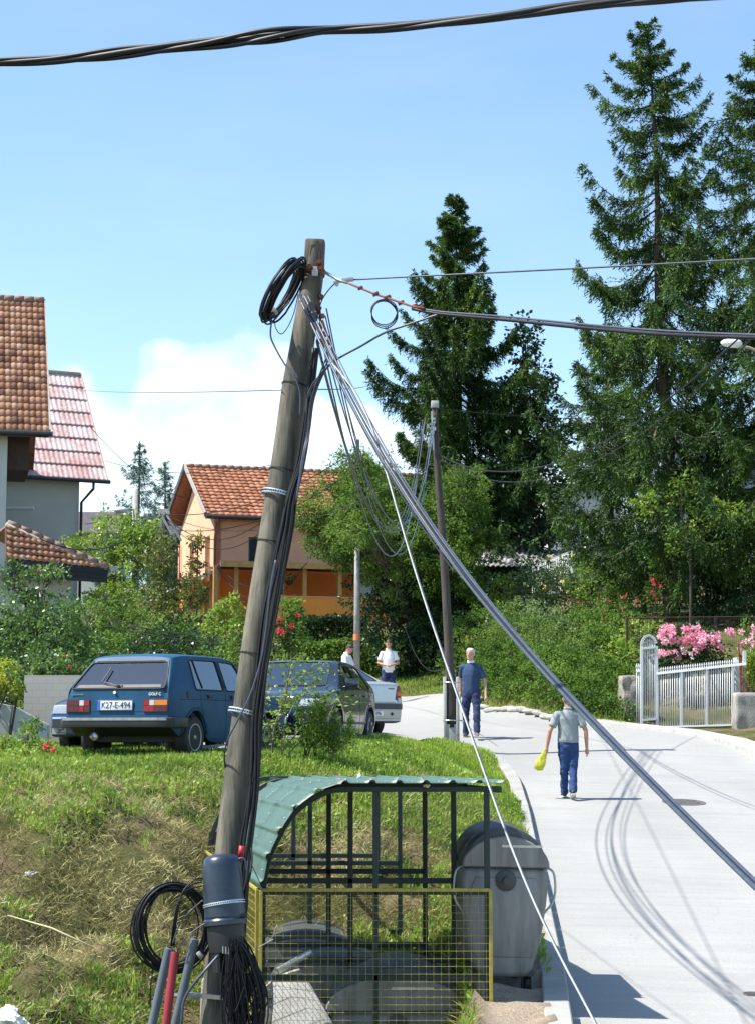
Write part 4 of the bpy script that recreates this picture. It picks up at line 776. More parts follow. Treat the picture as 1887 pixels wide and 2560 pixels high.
# big tiled house, far left
def tiled_house():
    th = radians(13.7); E = D(108, 945, 60); u, n, R, S = house_frame(E, 4.65, 5.5, th); t = wthing('tiled_house', 'tall pale house with a steep orange tiled roof, cut off by the left edge', 'house', (E.x - 3, 64, 2))
    L = (E - R).length; nu = 22; w = .20; roof = tiles('roof', R - u * nu * w, u, S, nu, 20, w, L / 20, M['tile_l'], t)
    poly('roof_deck', [R - u * nu * w - Vector((0, 0, .03)), R - Vector((0, 0, .03)), E - Vector((0, 0, .03)), E - u * nu * w - Vector((0, 0, .03))], M['brown'], t, .1, -u.cross(S) if u.cross(S).z < 0 else u.cross(S))
    Rb = R + Vector((-n.x * 4.65, -n.y * 4.65, -5.5)); poly('back_roof', [R, Rb, Rb - u * 4.2, R - u * 4.2], M['tile_l'], t, .12, (0, 0, 1))
    rb = MB()
    for i in range(13): rb.tube([R - u * (i * .35) + Vector((0, 0, .05)), R - u * (i * .35 + .33) + Vector((0, 0, .05))], [.11, .13], 10)
    rb.build('ridge_tile', M['ridge'], t, smooth=True)
    vb = MB(); vb.bar(R + u * .03 + Vector((0, 0, .02)), E + u * .03 + Vector((0, 0, .02)), .05, .16, up=(0, 0, 1)); vb.build('verge_board', M['greywood'], t)
    gt = MB(); gt.tube([E + n * .08 + u * .12 - Vector((0, 0, .08)), E + n * .08 - u * 4.2 - Vector((0, 0, .08))], .085, 10); gt.bar(E - Vector((0, 0, .1)), E - u * 4.2 - Vector((0, 0, .1)), .04, .2); gt.build('gutter', M['gutter'], t)
    # walls under the eave
    c = E - u * 1.32 - n * .55; zt = E.z - .02; zb = 1.5
    wl = MB(); q = [c, c - u * 3.2, c - u * 3.2 - n * 8, c - n * 8]; wl.prism([Vector((p.x, p.y, zb)) for p in q], (0, 0, 0), (0, 0, zt - zb)); wl.build('wall', M['paler'], t)
    bx = MB(); q = [c + u * .02 - n * .5, c + u * .75 - n * .5, c + u * .75 - n * 3.5, c + u * .02 - n * 3.5]; bx.prism([Vector((p.x, p.y, zt - 1.15)) for p in q], (0, 0, 0), (0, 0, 1.13)); bx.build('eaves_box', M['brown'], t)
    # lean-to with a mossy hipped roof
    A = P(18, 1310, 54.2); B = P(268, 1422, 55.4); C = P(18, 1396, 52.0); B.z = C.z; uu = (B - C); W_ = uu.length; uu.normalize(); ss = (C - A); sl = ss.length; ss.normalize(); nn = uu.cross(-ss); nn = nn if nn.z > 0 else -nn
    hp = wthing('lean_to', 'low lean-to with mossy hipped tile roof and dark fascia beside the left tiled house', 'outbuilding', (C.x + 1, 54, 2)); cols = 17
    rows = 6; tiles('roof', A, uu, ss, cols, rows, W_ / cols, sl / rows, M['tile_a'], hp, clip=lambda f: f + .06, amp=.028, step=.055)
    poly('roof_deck', [A - nn * .04, B - nn * .04, C - nn * .04], M['brown'], hp, .12, nn)
    Bk = B + Vector((-1.6, 3.2, 0)); poly('back_roof', [A, B, Bk, A + Vector((-1, 3, 0))], M['tile_a'], hp, .1)
    hb = MB(); k = 9
    for i in range(k): hb.tube([A.lerp(B, i / k) + nn * .05, A.lerp(B, (i + .96) / k) + nn * .05], [.10, .13], 10)
    hb.build('hip_tile', M['ridge'], hp, smooth=True)
    mo = MB(); mo.tube([A.lerp(B, .02) - uu * .13 + nn * .0, A.lerp(B, .98) - uu * .13], .08, 8); mo.build('mortar', M['mortar'], hp, smooth=True)
    fb = MB(); dn = Vector((0, 0, -1)); fw = Vector((uu.y, -uu.x, 0)); fb.prism([C + fw * .03, B + fw * .03, B + fw * .03 + dn * .42, C + fw * .03 + dn * .52], (0, 0, 0), -fw * .07)
    for z_ in (.13, .27): fb.bar(C + fw * .05 + dn * z_, B + fw * .05 + dn * z_, .03, .05)
    fb.build('fascia', M['fascia'], hp); cp = MB(); cp.bar(B + fw * .08 + dn * .02, B + Vector((.28, .12, .02)), .16, .16); cp.build('gutter_end', M['galv'], hp)
    i0 = C - fw * .55; i1 = B - fw * .55 - uu * .95; wall_with_holes('wall', i0, i1, 1.0, C.z - .3, [(1.1, 2.1, C.z - 1.2, C.z - .75), (.3, 2.3, 1.6, 3.2)], M['paler'], hp)
    MB().prism([Vector((i0.x, i0.y, 1)), Vector((i1.x, i1.y, 1)), Vector((i1.x, i1.y, C.z - .4)), Vector((i0.x, i0.y, C.z - .4))], -fw * .5, -fw * .55).build('dark_opening', M['dark'], hp)
tiled_house()

M['faded'] = None
def fadedmat():
    m = bpy.data.materials.new('faded_red_sheet'); m.use_nodes = True; N = m.node_tree.nodes; L = m.node_tree.links; b = N['Principled BSDF']; b.inputs['Roughness'].default_value = .6
    tc = N.new('ShaderNodeTexCoord'); at = N.new('ShaderNodeAttribute'); at.attribute_name = 'tint'
    n1 = N.new('ShaderNodeTexNoise'); n1.inputs['Scale'].default_value = 1.1; n1.inputs['Detail'].default_value = 5; L.new(tc.outputs['Object'], n1.inputs['Vector'])
    mp = N.new('ShaderNodeMapping'); mp.inputs['Scale'].default_value = (7, 7, .5); L.new(tc.outputs['Object'], mp.inputs[0]); n2 = N.new('ShaderNodeTexNoise'); n2.inputs['Scale'].default_value = 1.4; n2.inputs['Detail'].default_value = 4; L.new(mp.outputs[0], n2.inputs['Vector'])
    a = N.new('ShaderNodeMath'); a.operation = 'MULTIPLY_ADD'; a.inputs[1].default_value = .7; L.new(n2.outputs[0], a.inputs[0]); L.new(n1.outputs[0], a.inputs[2])
    a2 = N.new('ShaderNodeMath'); a2.operation = 'MULTIPLY_ADD'; a2.inputs[1].default_value = .38; L.new(at.outputs['Fac'], a2.inputs[0]); L.new(a.outputs[0], a2.inputs[2])
    a3 = N.new('ShaderNodeMath'); a3.operation = 'MULTIPLY'; a3.inputs[1].default_value = .7; L.new(a2.outputs[0], a3.inputs[0]); a2 = a3
    r = ramp4(N, [(.40, (.60, .54, .52)), (.56, (.56, .45, .43)), (.68, (.47, .29, .27)), (.82, (.38, .18, .16))]); L.new(a2.outputs[0], r.inputs[0]); L.new(r.outputs[0], b.inputs['Base Color']); return m
M['faded'] = fadedmat()
def sheet_roof(name, O, U, S, W_, L_, rows, per, amp, m, parent):
    U = np.array(U, float); S = np.array(S, float); Nn = np.cross(S, U); Nn /= np.linalg.norm(Nn); Nn = Nn if Nn[2] > 0 else -Nn; O = np.array(O, float); k = int(W_ / per * 6); V = []; Fq = []; T = []; n = 0
    for j in range(rows):
        for e in range(4):
            s = (j + (0, .9, 1.04, 1.04)[e]) * L_ / rows; h = (0, .02, .03, .0)[e]
            for i in range(k + 1): x = i / k * W_; V.append(O + U * x + S * s + Nn * (amp * sin(x / per * 2 * pi) + h)); T.append((0, .08, .45, .45)[e])  # row ends tinted darker: shading of each overlap put into the colour
        for e in range(3):
            for i in range(k): a = n + e * (k + 1) + i; Fq.append((a, a + 1, a + k + 2, a + k + 1))
        n += 4 * (k + 1)
    return link(name, quads_mesh(name, np.array(V), Fq, T), m, parent)
def grey_house():
    th = radians(25.3); E = D(235, 1052, 70); u, n, R, S = house_frame(E, 4.0, 4.85, th); t = wthing('grey_house', 'plain grey house with a steep faded red sheet roof behind the left tiled house', 'house', (E.x - 2, 73, 2))
    L = (E - R).length; sheet_roof('roof', R - u * 6, u, S, 6, L, 8, .2, .012, M['faded'], t)
    poly('roof_deck', [R - u * 6 - Vector((0, 0, .06)), R - Vector((0, 0, .06)), E - Vector((0, 0, .06)), E - u * 6 - Vector((0, 0, .06))], M['brown'], t, .08, -u.cross(S) if u.cross(S).z < 0 else u.cross(S))
    vb = MB(); vb.bar(R + u * .02, E + u * .02, .04, .14); vb.build('verge_board', M['greywood'], t)
    rc = MB(); rc.tube([R + Vector((0, 0, .03)), R - u * 6 + Vector((0, 0, .03))], .09, 8); rc.build('ridge_cap', M['greywood'], t, smooth=True)
    gt = MB(); gt.tube([E + n * .08 + u * .1 - Vector((0, 0, .06)), E + n * .08 - u * 6 - Vector((0, 0, .06))], .08, 10); gt.build('gutter', M['gutter'], t)
    c = E - u * .95 - n * .5; zb = 1.5; zt = E.z - .05; q = [c, c - u * 5, c - u * 5 - n * 7, c - n * 7]
    MB().prism([Vector((p.x, p.y, zb)) for p in q], (0, 0, 0), (0, 0, zt - zb)).build('wall', M['greyr'], t)
    dp = MB(); p0 = E - u * .55 + n * .05 - Vector((0, 0, .1)); p1 = c + n * .08 + u * .07; dp.tube([p0, p0 - Vector((0, 0, .25)), Vector((p1.x, p1.y, E.z - .85)), Vector((p1.x, p1.y, zb))], .055, 8); dp.build('downpipe', M['gutter'], t, smooth=True)
    sl = MB(); s = P(45, 1270, (c - u * 2.5).y - .6); sl.box(s, (1.2, .3, .08)); sl.build('ledge', M['white'], t)
grey_house()
def orange_house():
    th = radians(16.7); E = D(451, 1127, 73); u, n, R, S = house_frame(E, 4.5, 2.57, th); t = wthing('orange_house', 'two-storey orange and peach house with a red tiled roof and a covered balcony', 'house', (E.x + 4, 77, 4)); zv = Vector((0, 0, 1))
    L = (E - R).length; nu = 44; w = .27; tiles('roof', R, u, S, nu, 15, w, L / 15, M['tile_o'], t, amp=.035, step=.045)
    W_ = nu * w; nr = -u.cross(S) if u.cross(S).z < 0 else u.cross(S); poly('soffit', [R - zv * .04, R + u * W_ - zv * .04, E + u * W_ - zv * .04, E - zv * .04], M['soffit'], t, .12, nr)
    Eb = R - n * 4.5 - zv * 1.9; poly('back_roof', [R, Eb, Eb + u * W_, R + u * W_], M['soffit'], t, .14, (0, 0, 1))
    vb = MB(); vb.bar(R - u * .03 + zv * .03, E - u * .03 + zv * .03, .07, .2); vb.build('verge_board', M['greywood'], t); vb = MB(); vb.bar(R - u * .05 + zv * .02, Eb - u * .05 + zv * .02, .07, .24); vb.build('verge_board', M['gutter'], t)
    rb = MB()
    for i in range(34): rb.tube([R + u * (i * .35) + zv * .05, R + u * (i * .35 + .33) + zv * .05], [.10, .12], 8)
    rb.build('ridge_tile', M['ridge'], t, smooth=True)
    gt = MB(); gt.tube([E + n * .08 - zv * .06, E + n * .08 + u * W_ - zv * .06], .075, 8); gt.build('gutter', M['gutter'], t)
    zf = (1600 - 1236) / 4000 * 73; A = E + u * .5 - n * .55; B = A + u * 11; zt = E.z + .15; C = A - n * 7.6
    # front wall, upper storey
    s0 = .0; wx = (P(625, 1300, A.y + .9).x - A.x) / u.x; wall_with_holes('wall', A, B, zf, zt, [(wx, wx + 1.25, 6.65, 7.85)], M['peach'], t); window(A, B, wx, wx + 1.25, 6.65, 7.85, t, M['frame_g'], mull=1)
    # gable wall with two tall windows
    gl = (C - A).length; wall_with_holes('gable_wall', C, A, zf - .6, zt, [(gl - 2.0, gl - 1.0, 6.1, 8.0), (gl - 5.4, gl - 4.4, 6.1, 8.0)], M['peach'], t)
    for s in (gl - 2.0, gl - 5.4): window(C, A, s, s + 1.0, 6.1, 8.0, t, M['wood'], .2, mull=0)
    ap = R + u * .5 - zv * .1 ; poly('gable', [Vector((A.x, A.y, zt)), Vector((C.x, C.y, zt)), Vector((ap.x, ap.y, R.z - .35))], M['peach'], t, .2, -u)
    wall_with_holes('lower_gable_wall', C - u * .02, A - u * .02, 2.5, zf - .6, [(gl - 1.9, gl - .9, 4.2, 6.0)], M['orange'], t); window(C, A, gl - 1.9, gl - .9, 4.2, 6.0, t, M['white'], .15, mull=1)
    # balcony: recessed wall, parapet, posts, roof strip
    K = zf; Dp = 1.7; rw = A - n * .02
    wall_with_holes('balcony_wall', A - n * 0.3, B - n * 0.3, 2.5, zf, [(6.05, 7.0, 4.6, 6.2), (2.2, 3.0, 4.4, 6.0)], M['redor'], t); window(A - n * .3, B - n * .3, 6.05, 7.0, 4.6, 6.2, t, M['white'], .1, mull=0); window(A - n * .3, B - n * .3, 2.2, 3.0, 4.4, 6.0, t, M['white'], .1, mull=0)
    zp1 = (1600 - 1303) / 4000 * 71.5; zp0 = (1600 - 1363) / 4000 * 71.5; P0 = A + n * Dp + u * 1.2; P1 = A + n * Dp + u * 6.9
    q = [P0, P1, P1 - n * .15, P0 - n * .15]; MB().prism([Vector((p.x, p.y, zp0)) for p in q], (0, 0, 0), (0, 0, zp1 - zp0)).build('parapet', M['orange'], t)
    q = [P0 - u * .03 + n * .03, P1 + u * .03 + n * .03, P1 - n * .18, P0 - n * .18]; MB().prism([Vector((p.x, p.y, zp1)) for p in q], (0, 0, .002), (0, 0, .05)).build('parapet_cap', M['peach'], t)
    q = [P0, P1, P1 - n * Dp, P0 - n * Dp]; MB().prism([Vector((p.x, p.y, zp0 - .2)) for p in q], (0, 0, 0), (0, 0, .18)).build('balcony_floor', M['conc'], t)
    q = [P0 - n * .3, P1 - n * .3, P1 - n * Dp, P0 - n * Dp]; MB().prism([Vector((p.x, p.y, 2.4)) for p in q], (0, 0, 0), (0, 0, zp0 - 2.62)).build('basement_wall', M['greyr'], t)
    for px in (522, 668, 744, 478):
        s = ((px - 826) / 4000 * (P0.y + .8) - P0.x) / u.x; c = P0 + u * s - n * .1; b = MB(); b.bar(Vector((c.x, c.y, zp1 + .05 if px > 500 else zp0)), Vector((c.x, c.y, zf - .16)), .16, .16, up=u); b.build('post', M['wood'], t)
    q = [A - u * .2 + n * (Dp + .35), B + n * (Dp + .35), B - n * .0, A - u * .2]; MB().prism([Vector((p.x, p.y, zf - .14)) for p in q], (0, 0, 0), (0, 0, .06)).build('balcony_roof', M['brown'], t)
    b = MB(); b.bar(A - u * .2 + n * (Dp + .37) + zv * (zf - .1 - A.z), B + n * (Dp + .37) + zv * (zf - .1 - B.z), .05, .24); b.build('roof_beam', M['wood'], t)
    dp = MB(); c = A + n * .1 - u * .02; dp.tube([E + u * .45 + n * .06 - zv * .1, E + u * .45 + n * .06 - zv * .3, Vector((c.x, c.y, E.z - .9)), Vector((c.x, c.y, 2.6))], .06, 8); dp.build('downpipe', M['copper'], t, smooth=True)
    cn = C - u * .1 + n * .3; dp = MB(); dp.tube([Vector((cn.x, cn.y, 8.2)), Vector((cn.x, cn.y, 2.6))], .055, 8); dp.build('downpipe', M['copper'], t, smooth=True)
    q = [A - u * .05, A - u * 1.1, C - u * 1.1 + n * 1, C - u * .05 + n * 1]; b = MB(); b.add([Vector((q[0].x, q[0].y, 6.45)), Vector((q[1].x, q[1].y, 6.0)), Vector((q[2].x, q[2].y, 6.0)), Vector((q[3].x, q[3].y, 6.45))] + [Vector((q[0].x, q[0].y, 6.33)), Vector((q[1].x, q[1].y, 5.88)), Vector((q[2].x, q[2].y, 5.88)), Vector((q[3].x, q[3].y, 6.33))], [(0, 1, 2, 3), (4, 5, 6, 7), (0, 1, 5, 4), (1, 2, 6, 5), (2, 3, 7, 6), (3, 0, 4, 7)]); b.build('canopy', M['white'], t)
    h = wthing('flower_pot', 'hanging flower pot with white blossoms in the orange balcony', 'flower pot', P(724, 1450, 73.2)); c = P(724, 1452, 73.2); b = MB(); b.lathe([(.06, -.18), (.17, -.05), (.19, .02), (.15, .02), (.05, -.1)], c, 14); b.tube([c + Vector((-.17, 0, 0)), c + Vector((0, 0, .8))], .01, 4); b.tube([c + Vector((.17, 0, 0)), c + Vector((0, 0, .8))], .01, 4); b.build('pot', M['brown'], h)
    r = np.random.default_rng(3); C_ = np.array(c)[None] + r.normal(size=(160, 3)) * np.array([.12, .1, .07]) + np.array([0, 0, .1]); link('blossom', quads_mesh('blossom', *leaves(C_[:60] + [0, -.08, .05], .07, .9, .3, r=r)), LM['cream'], h); link('foliage', quads_mesh('foliage', *leaves(C_, .09, r=r)), LM['mid'], h)
orange_house()
def back_house(name, label, cat, x0, x1, ytop, ybase, d, depth, wm, rm, rise, wins=()):
    """simple gabled house whose front wall spans pixels x0..x1"""
    a = D(x0, ybase, d); b = D(x1, ybase, d); zt = D(x0, ytop, d).z; zb = g((a.x + b.x) / 2, d) - .5; t = wthing(name, label, cat, ((a.x + b.x) / 2, d, zb + .5))
    hs = []
    for (wx0, wy0, wx1, wy1) in wins: p = D(wx0, wy1, d); q = D(wx1, wy0, d); hs.append((p.x - a.x, q.x - a.x, p.z, q.z))
    wall_with_holes('wall', (a.x, d), (b.x, d), zb, zt, hs, wm, t)
    for s0, s1, z0, z1 in hs: window((a.x, d), (b.x, d), s0, s1, z0, z1, t, M['white'])
    for x in (a.x, b.x - .25): MB().prism([Vector((x, d + .26, zb)), Vector((x, d + depth, zb)), Vector((x, d + depth, zt)), Vector((x, d + depth / 2, zt + rise * .97)), Vector((x, d + .26, zt))], (0, 0, 0), (.25, 0, 0)).build('side_wall', wm, t)
    e = .5; MB().prism([Vector((a.x - e, d - e, zt - .1)), Vector((a.x - e, d + depth / 2, zt + rise)), Vector((a.x - e, d + depth + e, zt - .1)), Vector((a.x - e, d + depth + e, zt)), Vector((a.x - e, d + depth / 2, zt + rise + .14)), Vector((a.x - e, d - e, zt))], (0, 0, 0), (b.x - a.x + 2 * e, 0, 0)).build('roof', rm, t)
    return t
M['darkroof'] = mat('dark_roof', (.085, .075, .085), .8, noise=.35, nscale=5); M['blueg'] = mat('blue_grey_wall', (.33, .36, .42), .9, noise=.1)
back_house('far_house', 'far house with a dark roof just right of the grey house', 'house', 150, 240, 1168, 1300, 98, 6, M['greyr'], M['darkroof'], 1.4)
back_house('brown_house', 'dark brown house half hidden behind the post by the orange house', 'house', 320, 392, 1175, 1330, 96, 5, M['brown'], M['darkroof'], 1.4)
back_house('pale_house', 'pale blue-grey house showing through the boughs of the tallest spruce', 'house', 1450, 1700, 975, 1250, 78, 7, M['blueg'], M['darkroof'], 1.0, [(1500, 1020, 1530, 1080), (1570, 1020, 1600, 1080)])
back_house('low_house', 'low pale building behind the shorter spruce, right of the dark leafy tree', 'house', 1195, 1360, 1062, 1250, 84, 6, M['paler'], M['darkroof'], .25, [(1230, 1100, 1260, 1150)])
# corrugated shed and the white fence above the bank
M['asb'] = mat('weathered_sheet', (.36, .35, .35), .8, col2=(.26, .25, .25), nscale=5)
def shed():
    A = D(1050, 1262, 58); t = wthing('shed', 'small shed with a weathered corrugated sheet roof under the dark leafy tree', 'shed', (A.x + 1, 58, 3)); O = D(1115, 1203, 60.5); S = Vector((-.12, -.95, -.28)).normalized(); U = Vector((.97, -.12, -.02)).normalized()
    sheet_roof('roof', O - U * 1.3, U, S, 3.6, 2.8, 2, .17, .028, M['asb'], t)
    a = D(1066, 1270, 58.4); b = D(1178, 1290, 58.4); MB().prism([Vector((a.x, a.y, 2)), Vector((b.x, b.y, 2)), Vector((b.x, b.y, a.z + .0)), Vector((a.x, a.y, a.z))], (0, 0, 0), (0, 1.6, 0)).build('wall', M['peach'] if False else M['conc'], t)
shed()
def white_panel():
    t = wthing('sheet_fence', 'white corrugated sheet fence above the bush with yellow blossoms', 'fence', D(1210, 1300, 56.5)); b = MB(); n = 22; a0 = D(1162, 1242, 57); a1 = D(1162, 1300, 57); b0 = D(1252, 1207, 56.2); b1 = D(1252, 1300, 56.2)
    V = []; 
    for k in range(n * 4 + 1):
        f = k / (n * 4); o = Vector((0, .025 * sin(k * pi / 2), 0)); V.append(a0.lerp(b0, f) + o); V.append(a1.lerp(b1, f) + o)
    b.add(V, [(2 * i, 2 * i + 2, 2 * i + 3, 2 * i + 1) for i in range(n * 4)]); b.build('sheet', M['white'], t); f = MB(); f.bar(b0 + Vector((.04, 0, .02)), b1 + Vector((.04, 0, 0)), .08, .08); f.build('post', M['galv'], t)
    f = MB(); f.bar(a0 + Vector((0, .06, .02)), b0 + Vector((0, .06, .02)), .05, .05); f.build('rail', M['galv'], t)
white_panel()

# ---- the white gate and fence
M['whitemetal'] = mat('white_painted_metal', (.60, .61, .61), .5, noise=.1, nscale=8)
def Z3(X, Y, d, o=(1500, 1500), s=4.268): return P(o[0] + X / s, o[1] + Y / s, d)
def fence():
    dz = lambda X: 42.2 - (X - 380) / 1040 * .9; wm = M['whitemetal']
    t = wthing('picket_fence', 'white metal fence of thin upright bars with pointed tops', 'fence', Z3(1000, 1345, dz(1000)))
    rail = lambda X: 785 - (X - 600) * .11; bot = lambda X: 1358 - (X - 610) * .028
    X = 622
    while X < 1400:
        b = MB(); d = dz(X); top = Z3(X, rail(X) - 66, d); lo = Z3(X, bot(X), d); k = Z3(X, rail(X) - 30, d); b.tube([lo, k], .011, 6); b.tube([k, k.lerp(top, .35), top], [.02, .018, .001], 6); b.build('bar', wm, t, smooth=True); X += 24.3
    for X in (865, 1135, 1410): d = dz(X) - .02; b = MB(); b.bar(Z3(X, bot(X) + 2, d), Z3(X, rail(X) - 5, d), .05, .05, up=(1, 0, 0)); b.build('post', wm, t)
    b = MB(); b.bar(Z3(598, rail(598), dz(598) - .03), Z3(1556, 680, dz(1556) - .03), .05, .055); b.build('rail', wm, t)
    b = MB(); b.bar(Z3(608, bot(608) - 3, dz(608) - .03), Z3(1420, bot(1420) - 3, dz(1420) - .03), .035, .04); b.build('rail', wm, t)
    b = MB(); b.bar(Z3(1535, 540, dz(1535)), Z3(1535, 700, dz(1535)), .07, .07, up=(1, 0, 0)); b.build('post', wm, t)
    t2 = wthing('picket_fence', 'short piece of white bar fence left of the arched gate', 'fence', Z3(400, 1325, dz(400)))
    for X in (385, 404, 423): b = MB(); d = dz(X); b.tube([Z3(X, 1322, d), Z3(X, 725, d)], .011, 6); b.tube([Z3(X, 725, d), Z3(X, 705, d), Z3(X, 672, d)], [.02, .018, .001], 6); b.build('bar', wm, t2, smooth=True)
    b = MB(); b.bar(Z3(378, 762, dz(380) - .02), Z3(428, 752, dz(420) - .02), .05, .055); b.build('rail', wm, t2)
    gt = wthing('arched_gate', 'narrow white metal garden gate with a round arched top', 'gate', Z3(520, 1320, dz(520))); d = 42.0
    xl_, xr_ = 437, 596; b = MB()
    arch = [Z3(xl_, 1322, d), Z3(xl_, 490, d)] + [Z3((xl_ + xr_) / 2 - (xr_ - xl_) / 2 * cos(a), 490 - (110 if a < 1.7 else 110 - (a - 1.7) * 16) * sin(a), d) for a in np.linspace(.15, pi - .05, 13)] + [Z3(xr_, 468, d), Z3(xr_ + 6, 1345, d)]
    for p, q in zip(arch[:-1], arch[1:]): b.bar(p, q + (q - p).normalized() * .01, .06, .055, up=(0, 1, 0))
    b.build('arch_frame', wm, gt); b = MB()
    b.bar(Z3(xl_ + 6, 517, d - .03), Z3(xr_ - 14, 503, d - .03), .04, .05); b.build('rail', wm, gt); b = MB(); b.bar(Z3(xl_ + 16, 1280, d - .03), Z3(xr_ - 2, 1268, d - .03), .04, .05); b.build('rail', wm, gt)
    for i in range(7): X = 462 + i * 19; b = MB(); b.tube([Z3(X, 1276, d), Z3(X + 0, 440 + abs(i - 3) * 8, d)], .010, 6); b.tube([Z3(X, 440 + abs(i - 3) * 8, d), Z3(X, 400 + abs(i - 3) * 11, d)], [.018, .001], 6); b.build('bar', wm, gt, smooth=True)
fence()
M['stonew'] = mat('rough_stone_wall', (.34, .31, .26), .95, col2=(.16, .145, .12), nscale=7, bump=1, bscale=25)
M['conw'] = mat('old_concrete_wall', (.36, .34, .30), .95, col2=(.24, .225, .2), nscale=4, bump=.5)
def lump(name, label, cat_, c, size, m, seed, amp=.03, parent=None, sub=4):
    """rough masonry block: subdivided box with an uneven face"""
    bm = bmesh.new(); bmesh.ops.create_cube(bm, size=1); bmesh.ops.scale(bm, vec=size, verts=bm.verts); bmesh.ops.subdivide_edges(bm, edges=bm.edges[:], cuts=sub * 3, use_grid_fill=True)
    A = np.array([tuple(v.co) for v in bm.verts]); n = vnoise(A + seed * 3.1, 4) * amp + vnoise(A + seed, 12) * amp * .4; n2 = vnoise(A + seed * 7.7 + 50, 5) * amp
    for i, v in enumerate(bm.verts): v.co.x += n2[i]; v.co.y += n[i]; v.co.z += n2[i] * .5
    me = bpy.data.meshes.new(name); bm.to_mesh(me); bm.free(); o = link(name, me, m, parent, smooth=True); o.location = c
    return tag(o, label, cat_) if label else o
a = Z3(235, 805, 42.6); b_ = Z3(378, 1310, 42.6); lump('stone_wall', 'rough weathered stone wall end left of the arched gate', 'wall', ((a.x + b_.x) / 2, 43, (a.z + b_.z) / 2 - .15), (b_.x - a.x, .8, a.z - b_.z + .3), M['stonew'], 1, .05)
a = Z3(1440, 990, 40.6); b_ = Z3(1900, 1380, 40.6); lump('concrete_wall', 'low weathered concrete wall at the right edge, right of the white fence', 'wall', ((a.x + b_.x) / 2, 40.8, (a.z + b_.z) / 2 - .2), (b_.x - a.x, .4, a.z - b_.z + .4), M['conw'], 2, .03)
a = Z3(1418, 615, 43.6); b_ = Z3(1560, 1050, 43.6); lump('garden_wall', 'pale rendered garden wall behind the rusty gate', 'wall', ((a.x + b_.x) / 2, 43.6, (a.z + b_.z) / 2 - .8), (b_.x - a.x, .2, a.z - b_.z + 1.6), M['paler'], 3, .01)
def rusty_gate():
    t = wthing('rusty_gate', 'rusty red metal bar gate at the right edge, behind the white fence', 'gate', Z3(1520, 990, 42.6)); d = 42.6; rm = mat('red_rust_paint', (.33, .09, .05), .7, col2=(.16, .05, .035), nscale=15)
    b = MB(); [b.bar(Z3(X0, Y0, d), Z3(X1, Y1, d), .045, .045, up=(0, 1, 0)) for X0, Y0, X1, Y1 in ((1483, 585, 1500, 985), (1576, 560, 1574, 985), (1480, 600, 1580, 590), (1498, 980, 1574, 980))]; b.build('frame', rm, t)
    for X in (1505, 1523, 1541, 1559): b = MB(); b.tube([Z3(X - 4, 600, d), Z3(X, 978, d)], .012, 6); b.build('bar', rm, t)
    b = MB(); b.bar(Z3(1494, 885, d - .03), Z3(1576, 880, d - .03), .03, .04); b.build('rail', rm, t)
    b = MB(); b.tube([Z3(1472, 470, d), Z3(1478, 600, d)], .02, 6); b.build('post', M['rust'], t)
rusty_gate()
def wire_fence():
    t = wthing('wire_fence', 'dark wire mesh fence with thin posts above the white gate', 'fence', D(1500, 1420, 46)); d = 46; ps = [(1372, 1348), (1454, 1348), (1575, 1342), (1652, 1338)]
    for i, (x, y) in enumerate(((283, 200), (1230, 170), (2100, 165))): b = MB(); b.bar(Z3(x, y, d), Z3(x + 5, y + 360, d), .06, .06, up=(1, 0, 0)); b.build('post', M['brown'], t)
    b = MB(); b.tube([Z3(283, 195, d - .05), Z3(700, 186, d - .05), Z3(1230, 182, d - .05), Z3(1700, 176, d - .05), Z3(2100, 170, d - .05)], .014, 6); b.build('rail', M['brown'], t)
    b = MB(); x = 283
    while x < 2090: b.tube([Z3(x, 195 - (x - 283) * .013, d), Z3(x + 3, 500, d)], .0035, 4, cap=False); x += 22
    for y in range(220, 500, 22): b.tube([Z3(285, y, d + .004), Z3(2100, y - 22, d + .004)], .0035, 4, cap=False)
    b.build('wire_mesh', M['brown'], t)
wire_fence()
# rough stones edging the far side of the road
M['kstone'] = mat('kerb_boulder', (.46, .44, .39), .95, col2=(.30, .29, .25), nscale=6, bump=.6)
def stones():
    r = np.random.default_rng(9); pr = bpy.data.meshes.new('stone')
    bm = bmesh.new(); bmesh.ops.create_icosphere(bm, subdivisions=3, radius=.5)
    for v in bm.verts: n = float(vnoise(np.array([tuple(v.co)]), 2.2)[0]); v.co *= 1 + .25 * n; v.co.x = max(-.45, min(.45, v.co.x)); v.co.z = max(-.4, min(.36, v.co.z)); v.co.y = max(-.4, min(.4, v.co.y))
    bm.to_mesh(pr); bm.free(); pr.materials.append(M['kstone']); pr.polygons.foreach_set('use_smooth', np.ones(len(pr.polygons), dtype=bool))
    s = 0; d = 43.3; pos = ['first', 'second', 'third', 'fourth', 'fifth', 'sixth', 'seventh', 'eighth', 'ninth', 'tenth', 'eleventh', 'twelfth']; i = 0
    pts = [(1392, 1800), (1372, 1797), (1352, 1795), (1332, 1791), (1311, 1787), (1290, 1783), (1270, 1778), (1250, 1774), (1229, 1770), (1208, 1766), (1188, 1763)]
    for (x, y) in pts:
        dd = np.interp(x, [1185, 1240, 1390], [47, 45.2, 42.9]); p = P(x, y, dd); o = bpy.data.objects.new('edging_stone', pr); COL.objects.link(o); o.location = (p.x, p.y, g(p.x, p.y) + .04); o.scale = (r.uniform(.46, .6), .32, r.uniform(.14, .20)); o.rotation_euler = (r.normal() * .1, r.normal() * .1, -.5 + r.normal() * .2 + (pi if i % 2 else 0))
        tag(o, 'rough pale edging stone at the far roadside, ' + pos[i] + ' from the gate end', 'stone', 'rough stones edging the far roadside'); i += 1
stones()
